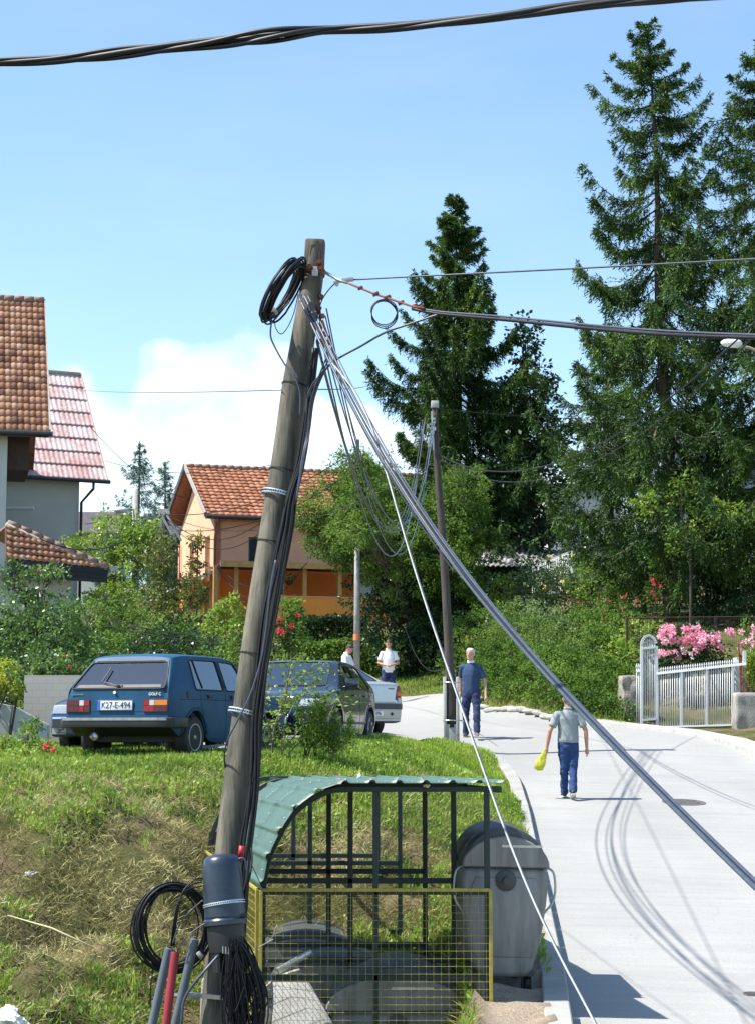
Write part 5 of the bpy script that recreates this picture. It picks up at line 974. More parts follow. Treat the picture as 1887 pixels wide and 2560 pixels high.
# block wall behind the hatchback
def block_wall():
    m = bpy.data.materials.new('concrete_blocks'); m.use_nodes = True; N = m.node_tree.nodes; L = m.node_tree.links; b = N['Principled BSDF']; b.inputs['Roughness'].default_value = .95; tc = N.new('ShaderNodeTexCoord'); mp = N.new('ShaderNodeMapping'); mp.inputs['Rotation'].default_value = (pi / 2, 0, 0); L.new(tc.outputs['Object'], mp.inputs[0])
    bk = N.new('ShaderNodeTexBrick'); bk.inputs['Color1'].default_value = (.52, .47, .41, 1); bk.inputs['Color2'].default_value = (.49, .445, .39, 1); bk.inputs['Mortar'].default_value = (.43, .395, .35, 1); bk.inputs['Scale'].default_value = 1; bk.inputs['Mortar Size'].default_value = .008; bk.inputs['Brick Width'].default_value = .25; bk.inputs['Row Height'].default_value = .125; L.new(mp.outputs[0], bk.inputs[0]); L.new(bk.outputs[0], b.inputs['Base Color'])
    a = P(62, 1688, 34); c = P(200, 1800, 34); o = MB().box2((a.x, 34, c.z - .4), (c.x, 34.25, a.z)).build('block_wall', m); tag(o, 'grey concrete block wall behind the blue hatchback, under the apple tree', 'wall')
    a = P(-150, 1700, 33); o = MB().prism([P(-150, 1730, 33.2), P(30, 1765, 33.2), P(118, 1812, 33.2), P(118, 1850, 33.2), P(-150, 1850, 33.2)], (0, 0, 0), (0, .3, 0)).build('low_wall', M['paler']); tag(o, 'low pale blue-white wall with a sloping top at the left edge', 'wall')
block_wall()
# ------------------------------------------------------------------ poles
def wood_pole_mat():
    m = bpy.data.materials.new('weathered_pole_wood'); m.use_nodes = True; N = m.node_tree.nodes; L = m.node_tree.links; b = N['Principled BSDF']; b.inputs['Roughness'].default_value = .85; b.inputs['Specular IOR Level'].default_value = .2
    tc = N.new('ShaderNodeTexCoord')
    def no(s, st, d=5):
        mp = N.new('ShaderNodeMapping'); mp.inputs['Scale'].default_value = st; L.new(tc.outputs['Object'], mp.inputs[0]); n = N.new('ShaderNodeTexNoise'); n.inputs['Scale'].default_value = s; n.inputs['Detail'].default_value = d; n.inputs['Roughness'].default_value = .6; L.new(mp.outputs[0], n.inputs['Vector']); return n
    n1 = no(3, (2.5, 2.5, .6)); n2 = no(45, (1, 1, .05)); n3 = no(60, (1, 1, .03), 2)
    r1 = ramp4(N, [(.3, (.058, .055, .047)), (.5, (.12, .112, .09)), (.72, (.215, .195, .15))]); L.new(n1.outputs[0], r1.inputs[0])
    r2 = ramp4(N, [(.25, (.45, .45, .45)), (.5, (1, 1, 1)), (.8, (1.15, 1.12, 1.08))]); L.new(n2.outputs[0], r2.inputs[0])
    mu = N.new('ShaderNodeMix'); mu.data_type = 'RGBA'; mu.blend_type = 'MULTIPLY'; mu.inputs[0].default_value = 1; L.new(r1.outputs[0], mu.inputs[6]); L.new(r2.outputs[0], mu.inputs[7]); L.new(mu.outputs[2], b.inputs['Base Color'])
    bp = N.new('ShaderNodeBump'); bp.inputs['Strength'].default_value = .5; bp.inputs['Distance'].default_value = .01; L.new(n2.outputs[0], bp.inputs['Height']); L.new(bp.outputs[0], b.inputs['Normal']); return m
M['pole'] = wood_pole_mat(); M['pole_dark'] = mat('dark_pole_wood', (.075, .062, .05), .85, col2=(.035, .03, .026), nscale=8, stretch=(3, 3, .3), bump=.4)
M['strap'] = mat('punched_strap', (.62, .66, .68), .35, metal=.5)
PC = [(600, 789), (683, 784), (974, 738), (1149, 713), (1500, 655), (1780, 616), (2124, 574), (2560, 538)]; PR = [(600, 26), (683, 26.5), (974, 34), (1149, 34), (1780, 34), (2560, 37)]
def pd(y): return np.interp(y, [600, 2560], [13.35, 13.0])
def pcx(y): return float(np.interp(y, [a for a, _ in PC], [b for _, b in PC]))
def prad(y): return float(np.interp(y, [a for a, _ in PR], [b for _, b in PR])) / F * pd(y)
def near_pole():
    foot = P(500, 2950, 13.0); t = wthing('utility_pole', 'leaning weathered wooden utility pole in the foreground, hung with cables', 'utility pole', foot)
    ys = [600, 640, 683, 780, 880, 974, 1149, 1330, 1500, 1640, 1780, 1950, 2124, 2340, 2560, 2750, 2950]; pts = []; rs = []
    for y in ys: x = pcx(y) if y <= 2560 else 538 - (y - 2560) * .09; pts.append(P(x, y, pd(y))); rs.append(prad(y) * (1 + .015 * sin(y * .02)))
    sp = spline(pts, 4); rr = np.interp(np.linspace(0, 1, len(sp)), np.linspace(0, 1, len(rs)), rs); b = MB()
    # top section is squared off where the pole was cut, the shaft below is round
    b.tube(sp[1:], rr[1:], 20); o = b.build('shaft', M['pole'], t, smooth=True, auto=.9)
    b = MB(); p0 = P(789, 601, 13.35); p1 = P(784, 690, 13.35); b.bar(p0, p1, .150, .145, up=(0, 1, 0)); b.build('pole_head', M['pole'], t, bevel=.02, seg=2)
    b = MB(); b.prism([P(778, 612, 13.27), P(812, 606, 13.27), P(811, 672, 13.27), P(786, 676, 13.27), P(775, 640, 13.27)], (0, 0, 0), (0, .012, 0)); b.build('dark_patch', M['pole_dark'], t)  # thin plate of darker wood on the front of the pole head
    axis = (P(pcx(700), 700, 13.3) - P(pcx(2100), 2100, 13.05)).normalized(); Rm = axis.to_track_quat('Z', 'Y').to_matrix()
    def ring(y, w, mt_, name, k=1.06, dz=0, tl=0):
        c = P(pcx(y), y, pd(y)); r_ = prad(y) * k; R = Rm @ Matrix.Rotation(tl, 3, 'X') if tl else Rm; b = MB(); b.lathe([(r_, -w / 2), (r_ + .003, -w / 2), (r_ + .003, w / 2), (r_, w / 2), (r_, -w / 2)], c, 28, R, cap=False); return b.build(name, mt_, t, smooth=False), c, r_, R
    for y in (1238, 1783):
        k = 1.30; o, c, r_, R = ring(y, .030, M['strap'], 'steel_strap', k, tl=.12); b = MB()
        for i in range(44): a = 2 * pi * i / 44; q = R @ Vector((cos(a) * (r_ + .004), sin(a) * (r_ + .004), 0)); b.box(c + q, (.011, .011, .010), R @ Matrix.Rotation(a, 3, 'Z'))
        b.build('strap_holes', M['dark'], o)
    for y in (965, 1178, 1358, 1638): ring(y, .008, M['cable'], 'wire_ring', 1.05, tl=.1)
    for y in (676, 684): ring(y, .022, M['rust'], 'rusty_band', 1.1)
    for (x, y) in ((775, 672), (803, 675), (798, 660)): b = MB(); q = P(x, y, 13.22); b.tube([q, q + Vector((0, -.07, 0))], .016, 6); b.tube([q + Vector((0, -.02, 0)), q + Vector((0, -.045, 0))], .028, 6); b.build('bolt', M['rust'], t)
    b = MB(); b.box(P(788, 678, 13.2), (.045, .02, .07)); b.build('bracket_plate', M['galv'], t)
    b = MB()
    for (x, y) in ((798, 770), (806, 790), (800, 815), (812, 835), (797, 852), (822, 856), (803, 742)): b.box(P(x, y, 13.28), (.035, .05, .03), Matrix.Rotation(x * .3, 3, 'Y'))
    b.bar(P(796, 735, 13.3), P(806, 860, 13.3), .02, .02, up=(0, 1, 0)); b.bar(P(806, 800, 13.26), P(825, 858, 13.26), .016, .016, up=(0, 1, 0)); b.build('clamp_bracket', M['rust'], t, bevel=.004, seg=1)
    # footing that carries the pole: pale post bolted alongside
    b = MB(); b.prism([P(505, 2448, 13.15), P(560, 2448, 13.15), P(548, 2960, 13.15), P(480, 2960, 13.15)], (0, 0, 0), (0, .22, 0)); b.build('concrete_post', M['conc'], t, bevel=.01)
    b = MB(); b.bar(P(455, 2485, 12.9), P(560, 2494, 12.9), .03, .03, up=(0, 1, 0)); b.tube([P(425, 2488, 12.88), P(470, 2492, 12.88)], .016, 8); b.tube([P(480, 2490, 12.86), P(500, 2495, 12.86)], .026, 6); b.build('cross_bolt', M['steel'], t)
    return t
near_pole()
def far_poles():
    t = wthing('utility_pole', 'thin wooden pole with a concrete foot and two steel bands, beyond the bins', 'utility pole', D(990, 1632, 36)); d = 36; b = MB()
    pts = [D(951, 885, d), D(955, 1000, d), D(966, 1150, d), D(977, 1330, d), D(984, 1480, d), D(988, 1592, d)]; b.tube(spline(pts, 3), np.interp(np.linspace(0, 1, 16), [0, 1], [.058, .105]), 12); b.build('shaft', M['pole_dark'], t, smooth=True)
    b = MB(); b.bar(D(951, 878, d), D(951, 893, d), .15, .15, up=(0, 1, 0)); b.build('cap', M['conc'], t, bevel=.01)
    b = MB(); y0, y1, y2 = 1482, 1585, 1640
    for x in (973.0, 1000.5): b.bar(D(x, y0, d), D(x + 3, y2, d), .055, .2, up=(1, 0, 0)) if False else b.box2(D(x - 2.6, y2 + 10, d - .1), D(x + 2.6, y0, d + .12))
    b.box2(D(975, y2 + 10, d - .09), D(1000, y1, d + .11)); b.build('concrete_foot', M['conc'], t, bevel=.012)
    for y in (1494, 1577): b = MB(); c = D(987, y, d); b.lathe([(.165, -.012), (.172, -.012), (.172, .012), (.165, .012), (.165, -.012)], c, 20, cap=False); b.tube([c + Vector((.16, 0, 0)), c + Vector((.24, 0, 0))], .01, 5); b.build('steel_band', M['steel'], t, smooth=True)
    r = np.random.default_rng(8); b = MB()
    for k in range(9): p = D(946 + r.normal() * 4, 905 + r.uniform(0, 70), d - .1); b.box(p, (.06, .05, .07))
    b.bar(D(944, 900, d - .08), D(948, 985, d - .08), .03, .03, up=(0, 1, 0)); b.build('clamp_bracket', M['galv'], t)
    t = wthing('utility_pole', 'grey post with an orange mark by the feathery tree, behind the people in white', 'utility pole', D(780, 1460, 51.5)); d = 51.5; b = MB()
    b.tube([D(783, 962, d), D(782, 1190, d)], [.05, .075], 10); b.build('shaft', M['pole_dark'], t, smooth=True); b = MB(); b.tube([D(782, 1190, d - .01), D(781, 1470, d - .01)], [.075, .095], 10); b.build('lower_shaft', mat('old_post', (.30, .29, .27), .85, noise=.3), t, smooth=True)
    b = MB(); b.lathe([(.096, -.12), (.100, -.12), (.100, .05), (.096, .05)], D(781, 1392, d), 14, cap=False); b.build('painted_mark', mat('orange_mark', (.62, .20, .06), .7), t)
    t = wthing('street_lamp', 'far pale concrete pole with a curved lamp arm, in front of the small spruces', 'street lamp', D(297, 1400, 68)); d = 68; b = MB(); b.tube([D(297, 1070, d), D(297, 1420, d)], [.10, .16], 8); b.build('pole', M['conc'], t, smooth=True)
    b = MB(); b.tube(spline([P(342, 1278, d), P(328, 1272, d - .1), P(312, 1272, d - .2)], 4), .03, 6); b.build('lamp_arm', M['galv'], t, smooth=True); b = MB(); b.lathe([(.02, -.32), (.11, -.1), (.12, .12), (.04, .3)], P(302, 1275, d - .3), 10, Matrix.Rotation(pi / 2, 3, 'Y')); b.build('lamp_head', M['white'], t, smooth=True)
    t = wthing('utility_pole', 'short dark wooden pole with two slanting grey struts left of the orange house', 'utility pole', P(410, 1440, 60)); d = 60; b = MB(); b.tube([P(410, 1276, d), P(405, 1480, d)], [.12, .15], 10); b.build('shaft', M['pole_dark'], t, smooth=True)
    for o_ in (0, 14): b = MB(); b.bar(P(404 + o_, 1288, d - .15), P(440 + o_, 1352, d - .15), .07, .07, up=(0, 1, 0)); b.build('strut', M['galv'], t)
    b = MB(); b.box(P(411, 1280, d), (.35, .3, .18)); [b.box(P(411 + k * 6, 1284, d - .15), (.05, .05, .12)) for k in (-2, 0, 2)]; b.build('clamp_bracket', M['conc'], t)
    t = wthing('street_lamp', 'pale street lamp head reaching in from the right edge, before the spruces', 'street lamp', (8.6, 33, g(8.6, 33))); d = 33; b = MB(); c = P(1828, 858, d); b.lathe([(.02, -.20), (.062, -.15), (.088, -.02), (.085, .1), (.05, .17), (.02, .19)], c, 14, Matrix.Rotation(pi / 2 + .05, 3, 'Y')); b.build('lamp_head', M['white'], t, smooth=True)
    b = MB(); b.tube(spline([P(1850, 866, d), P(1887, 876, d), P(1960, 930, d), Vector((8.6, 33, P(2100, 1010, d).z))], 5), .028, 8); b.build('lamp_arm', mat('lamp_arm_paint', (.30, .24, .18), .6), t, smooth=True); b = MB(); b.tube([(8.6, 33, P(2100, 1010, d).z), (8.6, 33, g(8.6, 33) - .2)], [.06, .09], 10); b.build('pole', M['galv'], t, smooth=True)
far_poles()

# ------------------------------------------------------------------ cables
def cable(name, label, paths, r, m, group=None, cat_='cable', n=6, part='strand'):
    """a cable, or a bundle of strands that hang together"""
    if len(paths) == 1:
        o = MB().tube(paths[0], r, n).build(name, m, None, smooth=True); return tag(o, label, cat_, group)
    t = wthing(name, label, cat_, paths[0][0], group)
    for i, p in enumerate(paths): MB().tube(p, r[i] if hasattr(r, '__len__') else r, n).build(part, m[i] if isinstance(m, list) else m, t, smooth=True)
    return t
def twist(path, R, pitch, ph, loosen=None):
    out = []; L = 0; path = [Vector(p) for p in path]
    for i, p in enumerate(path):
        if i: L += (p - path[i - 1]).length
        t = (path[min(i + 1, len(path) - 1)] - path[max(i - 1, 0)]).normalized(); u = t.cross(Vector((0, 0, 1))).normalized(); w = u.cross(t); k = R * (loosen(i / len(path)) if loosen else 1)
        out.append(p + (u * cos(L / pitch * 2 * pi + ph) + w * sin(L / pitch * 2 * pi + ph)) * k)
    return out
# the heavy twisted bundle close overhead
base = spline([D(x, y, d) for x, y, d in ((-1300, 170, 9.4), (-700, 160, 8.9), (-300, 148, 8.6), (-60, 136, 8.4), (120, 130, 8.3), (300, 112, 8.2), (470, 93, 8.1), (620, 75, 8.0), (720, 65, 8.0), (850, 59, 7.9), (980, 48, 7.8), (1120, 34, 7.7), (1280, 13, 7.6), (1480, -4, 7.5), (1700, -24, 7.4), (2100, -60, 7.1), (2700, -120, 6.8), (3400, -200, 6.5))], 14)
lo = lambda u: .8 + 1.5 * math.exp(-((u - .385) / .05) ** 2) + .8 * math.exp(-((u - .28) / .035) ** 2)
cable('overhead_cable', 'thick twisted black cable bundle crossing the sky at the top', [twist(base, .0125, 1.7, 0, lo), twist(base, .0125, 1.7, 1.6, lo), twist(base, .0125, 1.7, 3.2), twist(base, .0125, 1.7, 4.7, lo), base], [.0115, .0115, .0145, .011, .0125], mat('black_cable', (.010, .011, .016), .5, noise=.2, nscale=30), n=8)
# bundle from the near pole down to the lower right
bp = [(751, 739, 13.15), (782, 792, 13.0), (812, 847, 12.8), (833, 907, 12.6), (872, 974, 12.4), (927, 1080, 12.0), (976, 1182, 11.5), (1049, 1283, 11.0), (1118, 1392, 10.5), (1208, 1483, 9.9), (1300, 1600, 9.2), (1405, 1728, 8.5), (1486, 1814, 8.0), (1582, 1915, 7.4), (1683, 2017, 6.9), (1780, 2100, 6.4), (1887, 2206, 5.9), (1990, 2310, 5.4)]
r = np.random.default_rng(4)
def smoothpx(pts, deg=5):
    A = np.array(pts, float); s = np.concatenate([[0], np.cumsum(np.hypot(np.diff(A[:, 0]), np.diff(A[:, 1])))]); s /= s[-1]; A[:, 2] = 1 / A[:, 2]; return [(float(np.polyval(np.polyfit(s, A[:, 0], deg), q)), float(np.polyval(np.polyfit(s, A[:, 1], deg), q)), float(1 / np.polyval(np.polyfit(s, A[:, 2], 3), q))) for q in np.linspace(0, 1, 24)]
bp = smoothpx(bp); _q, _p = bp[-1], bp[-2]; bp += [(_q[0] + (_q[0] - _p[0]) * k, _q[1] + (_q[1] - _p[1]) * k, max(3.2, _q[2] + (_q[2] - _p[2]) * k * .6)) for k in (1, 2.5, 5, 8)]
def offs(pts, dx, dy, wob=1.5, seed=0):
    rr = np.random.default_rng(seed); return pxline([(x + dx + sin(y * .004 + seed) * wob * .5, y + dy, d + .005 * seed) for x, y, d in pts], 8)
cable('cable_bundle', 'thick grey cable bundle slanting from the leaning pole down to the lower right', [offs(bp, -6.5, 3, 3.5, 1), offs(bp, -.5, 0, 2, 2), offs(bp, 5, -3, 3, 3), offs(bp[:17], 10.5, -5, 6, 4), offs(bp[:10], -9, 10, 6, 5), offs(bp, 2, 2, 8, 6)], [.0085, .0070, .0080, .0045, .0045, .004], [M['cable_grey'], M['cable'], M['cable_grey'], M['cable_grey'], M['cable'], M['cable_light']], n=8)  # pale and dark strand colours carry the highlights and dark gaps of the bundle
# white cable
wp = [(833, 907, 12.6), (903, 1034, 12.1), (948, 1095, 11.8), (956, 1120, 11.7), (969, 1200, 11.6), (991, 1269, 11.4), (1016, 1363, 11.1), (1049, 1465, 10.8), (1085, 1574, 10.4), (1129, 1690, 10.0), (1164, 1799, 9.7), (1202, 1895, 9.4), (1222, 1956, 9.2), (1238, 2030, 9.0), (1260, 2084, 8.8), (1295, 2158, 8.6), (1339, 2257, 8.3), (1378, 2342, 8.0), (1425, 2440, 7.8), (1485, 2560, 7.5), (1530, 2650, 7.3)]
wp = smoothpx(wp, 6)
cable('white_cable', 'pale double cable dropping steeply in front of the bins to the bottom edge', [pxline([(x - 1.2, y, d) for x, y, d in wp]), pxline([(x + 1.6, y, d + .01) for x, y, d in wp])], [.0046, .0038], [M['cable_light'], M['cable_grey']], n=8)
# slack bundle from the near pole to the second pole
A0 = P(802, 845, 13.3); labels_ = 0
r = np.random.default_rng(12); strands = []; rads = []
for k in range(7):
    a = P(792 + k * 5 + r.normal() * 2, 800 + r.uniform(-30, 60), 13.3 + r.normal() * .03); b_ = P(1070 + r.uniform(-14, 20), 1035 + r.uniform(0, 30), 35.9); strands.append(cat(a, b_, 1.95 + r.uniform(-.25, .33), 46)); rads.append(r.uniform(.005, .008))
cable('cable_bundle', 'slack bundle of thin cables drooping between the leaning pole and the thin pole', strands, rads, [M['cable_brown_glint'], M['cable_grey'], M['cable_blue_glint'], M['cable_blue_glint'], M['cable_brown_glint'], M['cable_grey'], M['cable_blue_glint']], n=6)  # brown and blue strand colours stand in for sun reflected off the cables
# top right
cable('overhead_cable', 'single cable running from the top of the leaning pole to the right edge', [pxline([(884, 699, 13.2), (1000, 693, 13), (1200, 683, 12.7), (1500, 668, 12.3), (1887, 647, 11.8), (2000, 641, 11.6), (2800, 600, 10.8), (4200, 520, 9.8)])], .0065, M['cable_grey'])
b = MB(); b.bar(P(850, 700, 13.2), P(884, 698, 13.2), .035, .03); b.bar(P(835, 707, 13.2), P(856, 701, 13.2), .05, .02); b.tube([P(845, 708, 13.2), P(838, 712, 13.2)], .02, 8); tag(b.build('cable_clamp', M['galv'], None, bevel=.004), 'pale dead-end clamp on the single cable near the pole top', 'clamp')
ch = [(811, 680, 13.2), (830, 690, 13.2), (848, 700, 13.15), (868, 707, 13.1), (900, 720, 13.0), (936, 735, 12.9), (966, 744, 12.8), (1000, 756, 12.7), (1030, 766, 12.6), (1060, 771, 12.5)]
t = wthing('tension_chain', 'rusty tension link between the pole top and the thick cable pair', 'link', P(*ch[0])); MB().tube([P(*p) for p in ch[:4]], .012, 6).build('shackle', M['steel'], t, smooth=True); MB().tube([P(*p) for p in ch[3:]], .0085, 6).build('rod', M['rust'], t, smooth=True)
for x, y, s in ((901, 720, .03), (939, 735, .035), (968, 744, .04), (1002, 757, .035), (1036, 765, .035), (1050, 769, .035)): b = MB(); b.box(P(x, y, 12.8), (s * 1.3, .03, s * .7), Matrix.Rotation(-.4, 3, 'Y')); b.build('clamp', M['rust'], t, bevel=.004)
pa = [(1030, 770, 12.6), (1100, 783, 12.4), (1257, 797, 11.9), (1430, 815, 11.3), (1600, 830, 10.7), (1750, 838, 10.2), (1887, 842, 9.8), (2000, 845, 9.4), (2600, 860, 8.2), (3600, 880, 7.0)]
cable('overhead_cable', 'thick dark cable pair running right from the rusty link across the spruces', [pxline([(x, y + 2, d) for x, y, d in pa]), pxline([(x, y - 3 - 4 * sin((x - 1030) / 330), d) for x, y, d in pa]), pxline([(x, y + 0 - 5 * sin((x - 1030) / 210), d) for x, y, d in pa[:6]])], [.0115, .007, .004], [M['cable'], M['cable_grey'], M['cable_grey']], n=8)
c = P(960, 780, 12.9); cable('cable_loop', 'small spare loop of black cable hanging under the rusty link', [[c + Vector((cos(a) * (.093 + .004 * sin(3 * a + k)), .02 * sin(a + k), sin(a) * .098 - .01 * k)) for a in np.linspace(0, 2 * pi, 30)] for k in range(3)], .0042, M['cable'])
cable('cable', 'cable curving from the thick pair down to the side of the leaning pole', [pxline([(1110, 781, 12.4), (1033, 807, 12.5), (963, 831, 12.6), (903, 865, 12.8), (839, 901, 12.9), (794, 946, 13.0), (772, 985, 13.1), (765, 1040, 13.15)])], .0085, M['cable_grey'], n=8)
cable('cable', 'short looping cable between the pale clamp and the side of the pole top', [pxline([(836, 710, 13.2), (822, 725, 13.2), (808, 745, 13.2), (800, 765, 13.2), (797, 780, 13.2)])], .005, M['cable'])
# coil hung at the pole top
def coil(label, cx, cy, d, ax, bx, n, rc, seed, m, tilt=.6, spread=.012):
    """rings of cable: ax, bx = pixel half-axes of the ellipse as vectors"""
    r = np.random.default_rng(seed); c = P(cx, cy, d); s = d / F; a = Vector((ax[0], 0, -ax[1])) * s; bpx = Vector((bx[0], 0, -bx[1])) * s; dep = sqrt(max(0, a.length ** 2 - bpx.length ** 2)); t = wthing('cable_coil', label, 'cable coil', c)
    for k in range(n):
        sc = 1 - .20 * r.uniform(0, 1) if n > 6 else 1; oc = c + Vector(r.normal(size=3) * spread); ph = r.uniform(0, 6.28); w = r.uniform(.8, 1.15)
        bb = (bpx * w + Vector((0, 1, 0)) * dep * tilt); pts = [oc + a * sc * cos(q) + bb * sc * sin(q) + Vector((r.normal() * .001, 0, .006 * sin(3 * q + ph))) for q in np.linspace(0, 2 * pi, 44)]
        MB().tube(pts, rc * r.uniform(.8, 1.1), 6, cap=False).build('turn', m, t, smooth=True)
    for q in (.8, 3.6): 
        p = c + a * cos(q) * .92 + bpx * sin(q); b = MB(); b.box(p, (.05, .07, .03), Matrix.Rotation(.9, 3, 'Y')); b.build('tie', M['cable_light'], t, bevel=.008)
    return t
coil('flattened coil of dark cable hanging at the left of the pole top', 709, 727, 13.15, (-46, 76), (11, 6), 22, .0075, 31, M['cable'], .8, .018)
cable('cable', 'long tail of cable curving from the hanging coil back to the pole', [pxline([(680, 800, 13.1), (677, 838, 13.1), (688, 868, 13.1), (712, 910, 13.05), (739, 946, 13.0), (751, 986, 13.0), (750, 1040, 13.0)])], .0065, M['cable_grey'])
cable('cable', 'thin wire looping in a U from the hanging coil to the pole', [pxline([(686, 800, 13.1), (691, 822, 13.1), (704, 835, 13.1), (721, 816, 13.1), (736, 780, 13.1), (746, 735, 13.1)])], .0035, M['cable'])
# runs down the right of the pole
bx = [(870, 783, 796), (960, 770, 786), (1040, 762, 778), (1149, 744, 765), (1240, 716, 743), (1330, 699, 731), (1500, 664, 698), (1650, 644, 674), (1785, 629, 657), (1900, 628, 650), (2000, 620, 643), (2124, 600, 629), (2240, 590, 622), (2380, 575, 610)]
r = np.random.default_rng(41); runs = []
for k in range(10):
    f = k / 9; ph = r.uniform(0, 6); runs.append(pxline([(a + (b - a) * np.clip(f + .12 * sin(y * .012 + ph), 0, 1), y, pd(y) - .10 - .03 * (k % 3)) for y, a, b in bx], 6))
cable('cable_run', 'dense run of black cables strapped down the right side of the leaning pole', runs, [.009] * 3 + [.011] * 4 + [.009] * 3, M['cable'])
cable('cable_run', 'three light grey cables joining the run beside the pole from the slanting bundle', [pxline([(816 + k * 5, 895 + k * 6, 12.8), (797 + k * 4, 943, 12.9), (779 + k * 3, 1000, 13.0), (770 + k * 2, 1080, 13.05), (757 + k * 2, 1140, 13.0), (741, 1250, 12.95)]) for k in range(3)], .0058, M['cable_grey'])
cable('cable', 'single cable swinging across the pole below the upper strap and behind it', [pxline([(690, 1400, 12.85), (676, 1480, 12.85), (662, 1600, 12.85), (648, 1670, 12.85), (625, 1740, 12.83), (598, 1795, 12.85), (572, 1845, 12.9), (562, 1885, 13.0), (564, 1920, 13.1)])], .0068, M['cable_grey'])
# ties to houses and far poles
for lb, a, b_, sg, rr in [
    ('thin wire from the pole across the clouds to the tiled house', P(704, 975, 13.2), P(120, 962, 57), .10, .004), ('thin wire leaving the pole to the right, behind the slanting bundle', P(775, 973, 13.3), P(935, 958, 60), .06, .006),
    ('long thin wire running right from the top of the thin pole', P(1098, 1023, 36), P(1900, 1027, 60), .25, .010),
    ('upper of two cables climbing from the thin pole to the upper right', P(1098, 1138, 36), P(1900, 792, 20), .9, .011), ('lower of two cables climbing from the thin pole to the upper right', P(1098, 1146, 36), P(1900, 825, 20), 1.0, .009),
    ('upper wire crossing the orange roof behind the leaning pole', P(412, 1286, 60), P(860, 1145, 51), .5, .014), ('lower wire crossing the orange roof behind the leaning pole', P(440, 1325, 60), P(900, 1165, 51), .6, .014),
    ('sagging wire over the upper window of the orange house', P(412, 1290, 60), P(700, 1265, 55), .9, .014), ('second sagging wire over the upper window of the orange house', P(412, 1294, 60), P(720, 1262, 55), 1.2, .014), ('wire sagging in front of the orange balcony', P(545, 1415, 66), P(770, 1405, 60), .85, .013), ('lowest wire sagging in front of the orange balcony', P(540, 1410, 66), P(765, 1408, 60), 1.3, .013),
    ('wire slanting from the red sheet roof to the orange gable', P(225, 1065, 70), P(462, 1246, 71), .4, .012), ('wire from the grey house across to the orange ridge', P(262, 1152, 70), P(690, 1160, 62), .4, .012), ('dark cable from the mossy roof to the strutted pole', P(100, 1346, 52), P(411, 1284, 60), .7, .018),
    ('wire from the grey house up to the far lamp pole', P(215, 1310, 70), P(338, 1250, 68), .2, .012), ('upper dark wire through the garden behind the hatchback', P(265, 1549, 38), P(700, 1600, 33), .1, .009), ('lower dark wire through the garden behind the hatchback', P(252, 1560, 38), P(700, 1618, 33), .1, .009),
    ('wire from the thin pole leftwards over the feathery tree', P(1096, 1150, 36), P(420, 1290, 60), .9, .010), ('slack wire at the foot of the dark tree', P(1010, 1560, 50), P(1110, 1668, 37), .5, .008)]:
    cable('wire', lb, [cat(a, b_, sg, 30)], rr, M['cable'] if rr > .006 else M['cable_grey'], cat_='wire', n=5)

# ------------------------------------------------------------------ splice closure, coil, ducts and hanks at the foot of the near pole
M['closure'] = mat('navy_plastic', (.022, .036, .060), .32, noise=.25, nscale=12, stretch=(1, 1, 5))
def closure():
    c0 = P(553, 2134, 12.70); c1 = P(564, 2300, 12.66); ax = (c0 - c1).normalized(); R = ax.to_track_quat('Z', 'Y').to_matrix(); L = (c0 - c1).length
    t = wthing('splice_closure', 'dark blue domed cable closure strapped to the foot of the leaning pole', 'cable closure', c1)
    b = MB(); b.lathe([(.142, 0), (.140, .03), (.136, L * .5), (.130, L * .82), (.121, L * .91), (.10, L * .965), (.06, L * .99), (.001, L)], c1, 32, R); b.build('dome', M['closure'], t, smooth=True)
    b = MB(); b.lathe([(.140, -.035), (.150, -.03), (.150, .0), (.142, .012)], c1, 32, R); b.build('rim', M['closure'], t, smooth=True, auto=.5)
    b = MB(); b.lathe([(.118, -.21), (.128, -.15), (.128, -.03)], c1, 24, R); [b.tube([c1 + R @ Vector((.08 * cos(a), .08 * sin(a), -.18)), c1 + R @ Vector((.085 * cos(a), .085 * sin(a), -.34))], [.034, .026], 10) for a in np.linspace(0, 6.28, 7)[:-1]]; b.build('base', M['blackplastic'], t, smooth=True, auto=.6)
    s = c1 + ax * L * .24; b = MB(); Rt = R @ Matrix.Rotation(.09, 3, 'X'); b.lathe([(.141, -.010), (.1445, -.010), (.1445, .010), (.141, .010), (.141, -.010)], s, 36, Rt, cap=False); st = b.build('steel_strap', M['strap'], t)
    b = MB(); [b.box(s + Rt @ Vector((cos(a) * .1455, sin(a) * .1455, 0)), (.004, .008, .007), Rt @ Matrix.Rotation(a, 3, 'Z')) for a in np.linspace(0, 2 * pi, 60)[:-1]]; b.build('strap_holes', M['dark'], st)
    b = MB(); b.tube(spline([P(592, 2150, 12.68), P(608, 2146, 12.68), P(617, 2165, 12.68), P(614, 2200, 12.68), P(608, 2225, 12.68)], 6), .008, 8); b.build('loop_cable', M['cable_grey'], t, smooth=True)
    for (x, y) in ((608, 2288), (598, 2296)): b = MB(); b.box(P(x, y, 12.6), (.05, .05, .02)); b.build('latch', M['blackplastic'], t, bevel=.004)
    b = MB(); [b.box(P(558 + k * 7, 2375 + k, 12.52), (.008, .01, .045)) for k in range(3)]; b.box(P(594, 2385, 12.5), (.01, .01, .03)); b.build('cable_ties', M['cable_light'], t)
closure()
cable('cable', 'black cable loop beside the blue closure, in front of the green roof edge', [pxline([(628, 2120, 12.75), (631, 2150, 12.72), (626, 2190, 12.7), (615, 2225, 12.7), (612, 2270, 12.7)])], .006, M['cable'])
b = MB(); b.tube([P(606, 2115, 12.85), P(603, 2142, 12.85)], .022, 10); tag(b.build('red_sleeve', mat('red_plastic', (.35, .015, .02), .5), None, smooth=True), 'small red sleeve on the cables above the blue closure', 'sleeve')
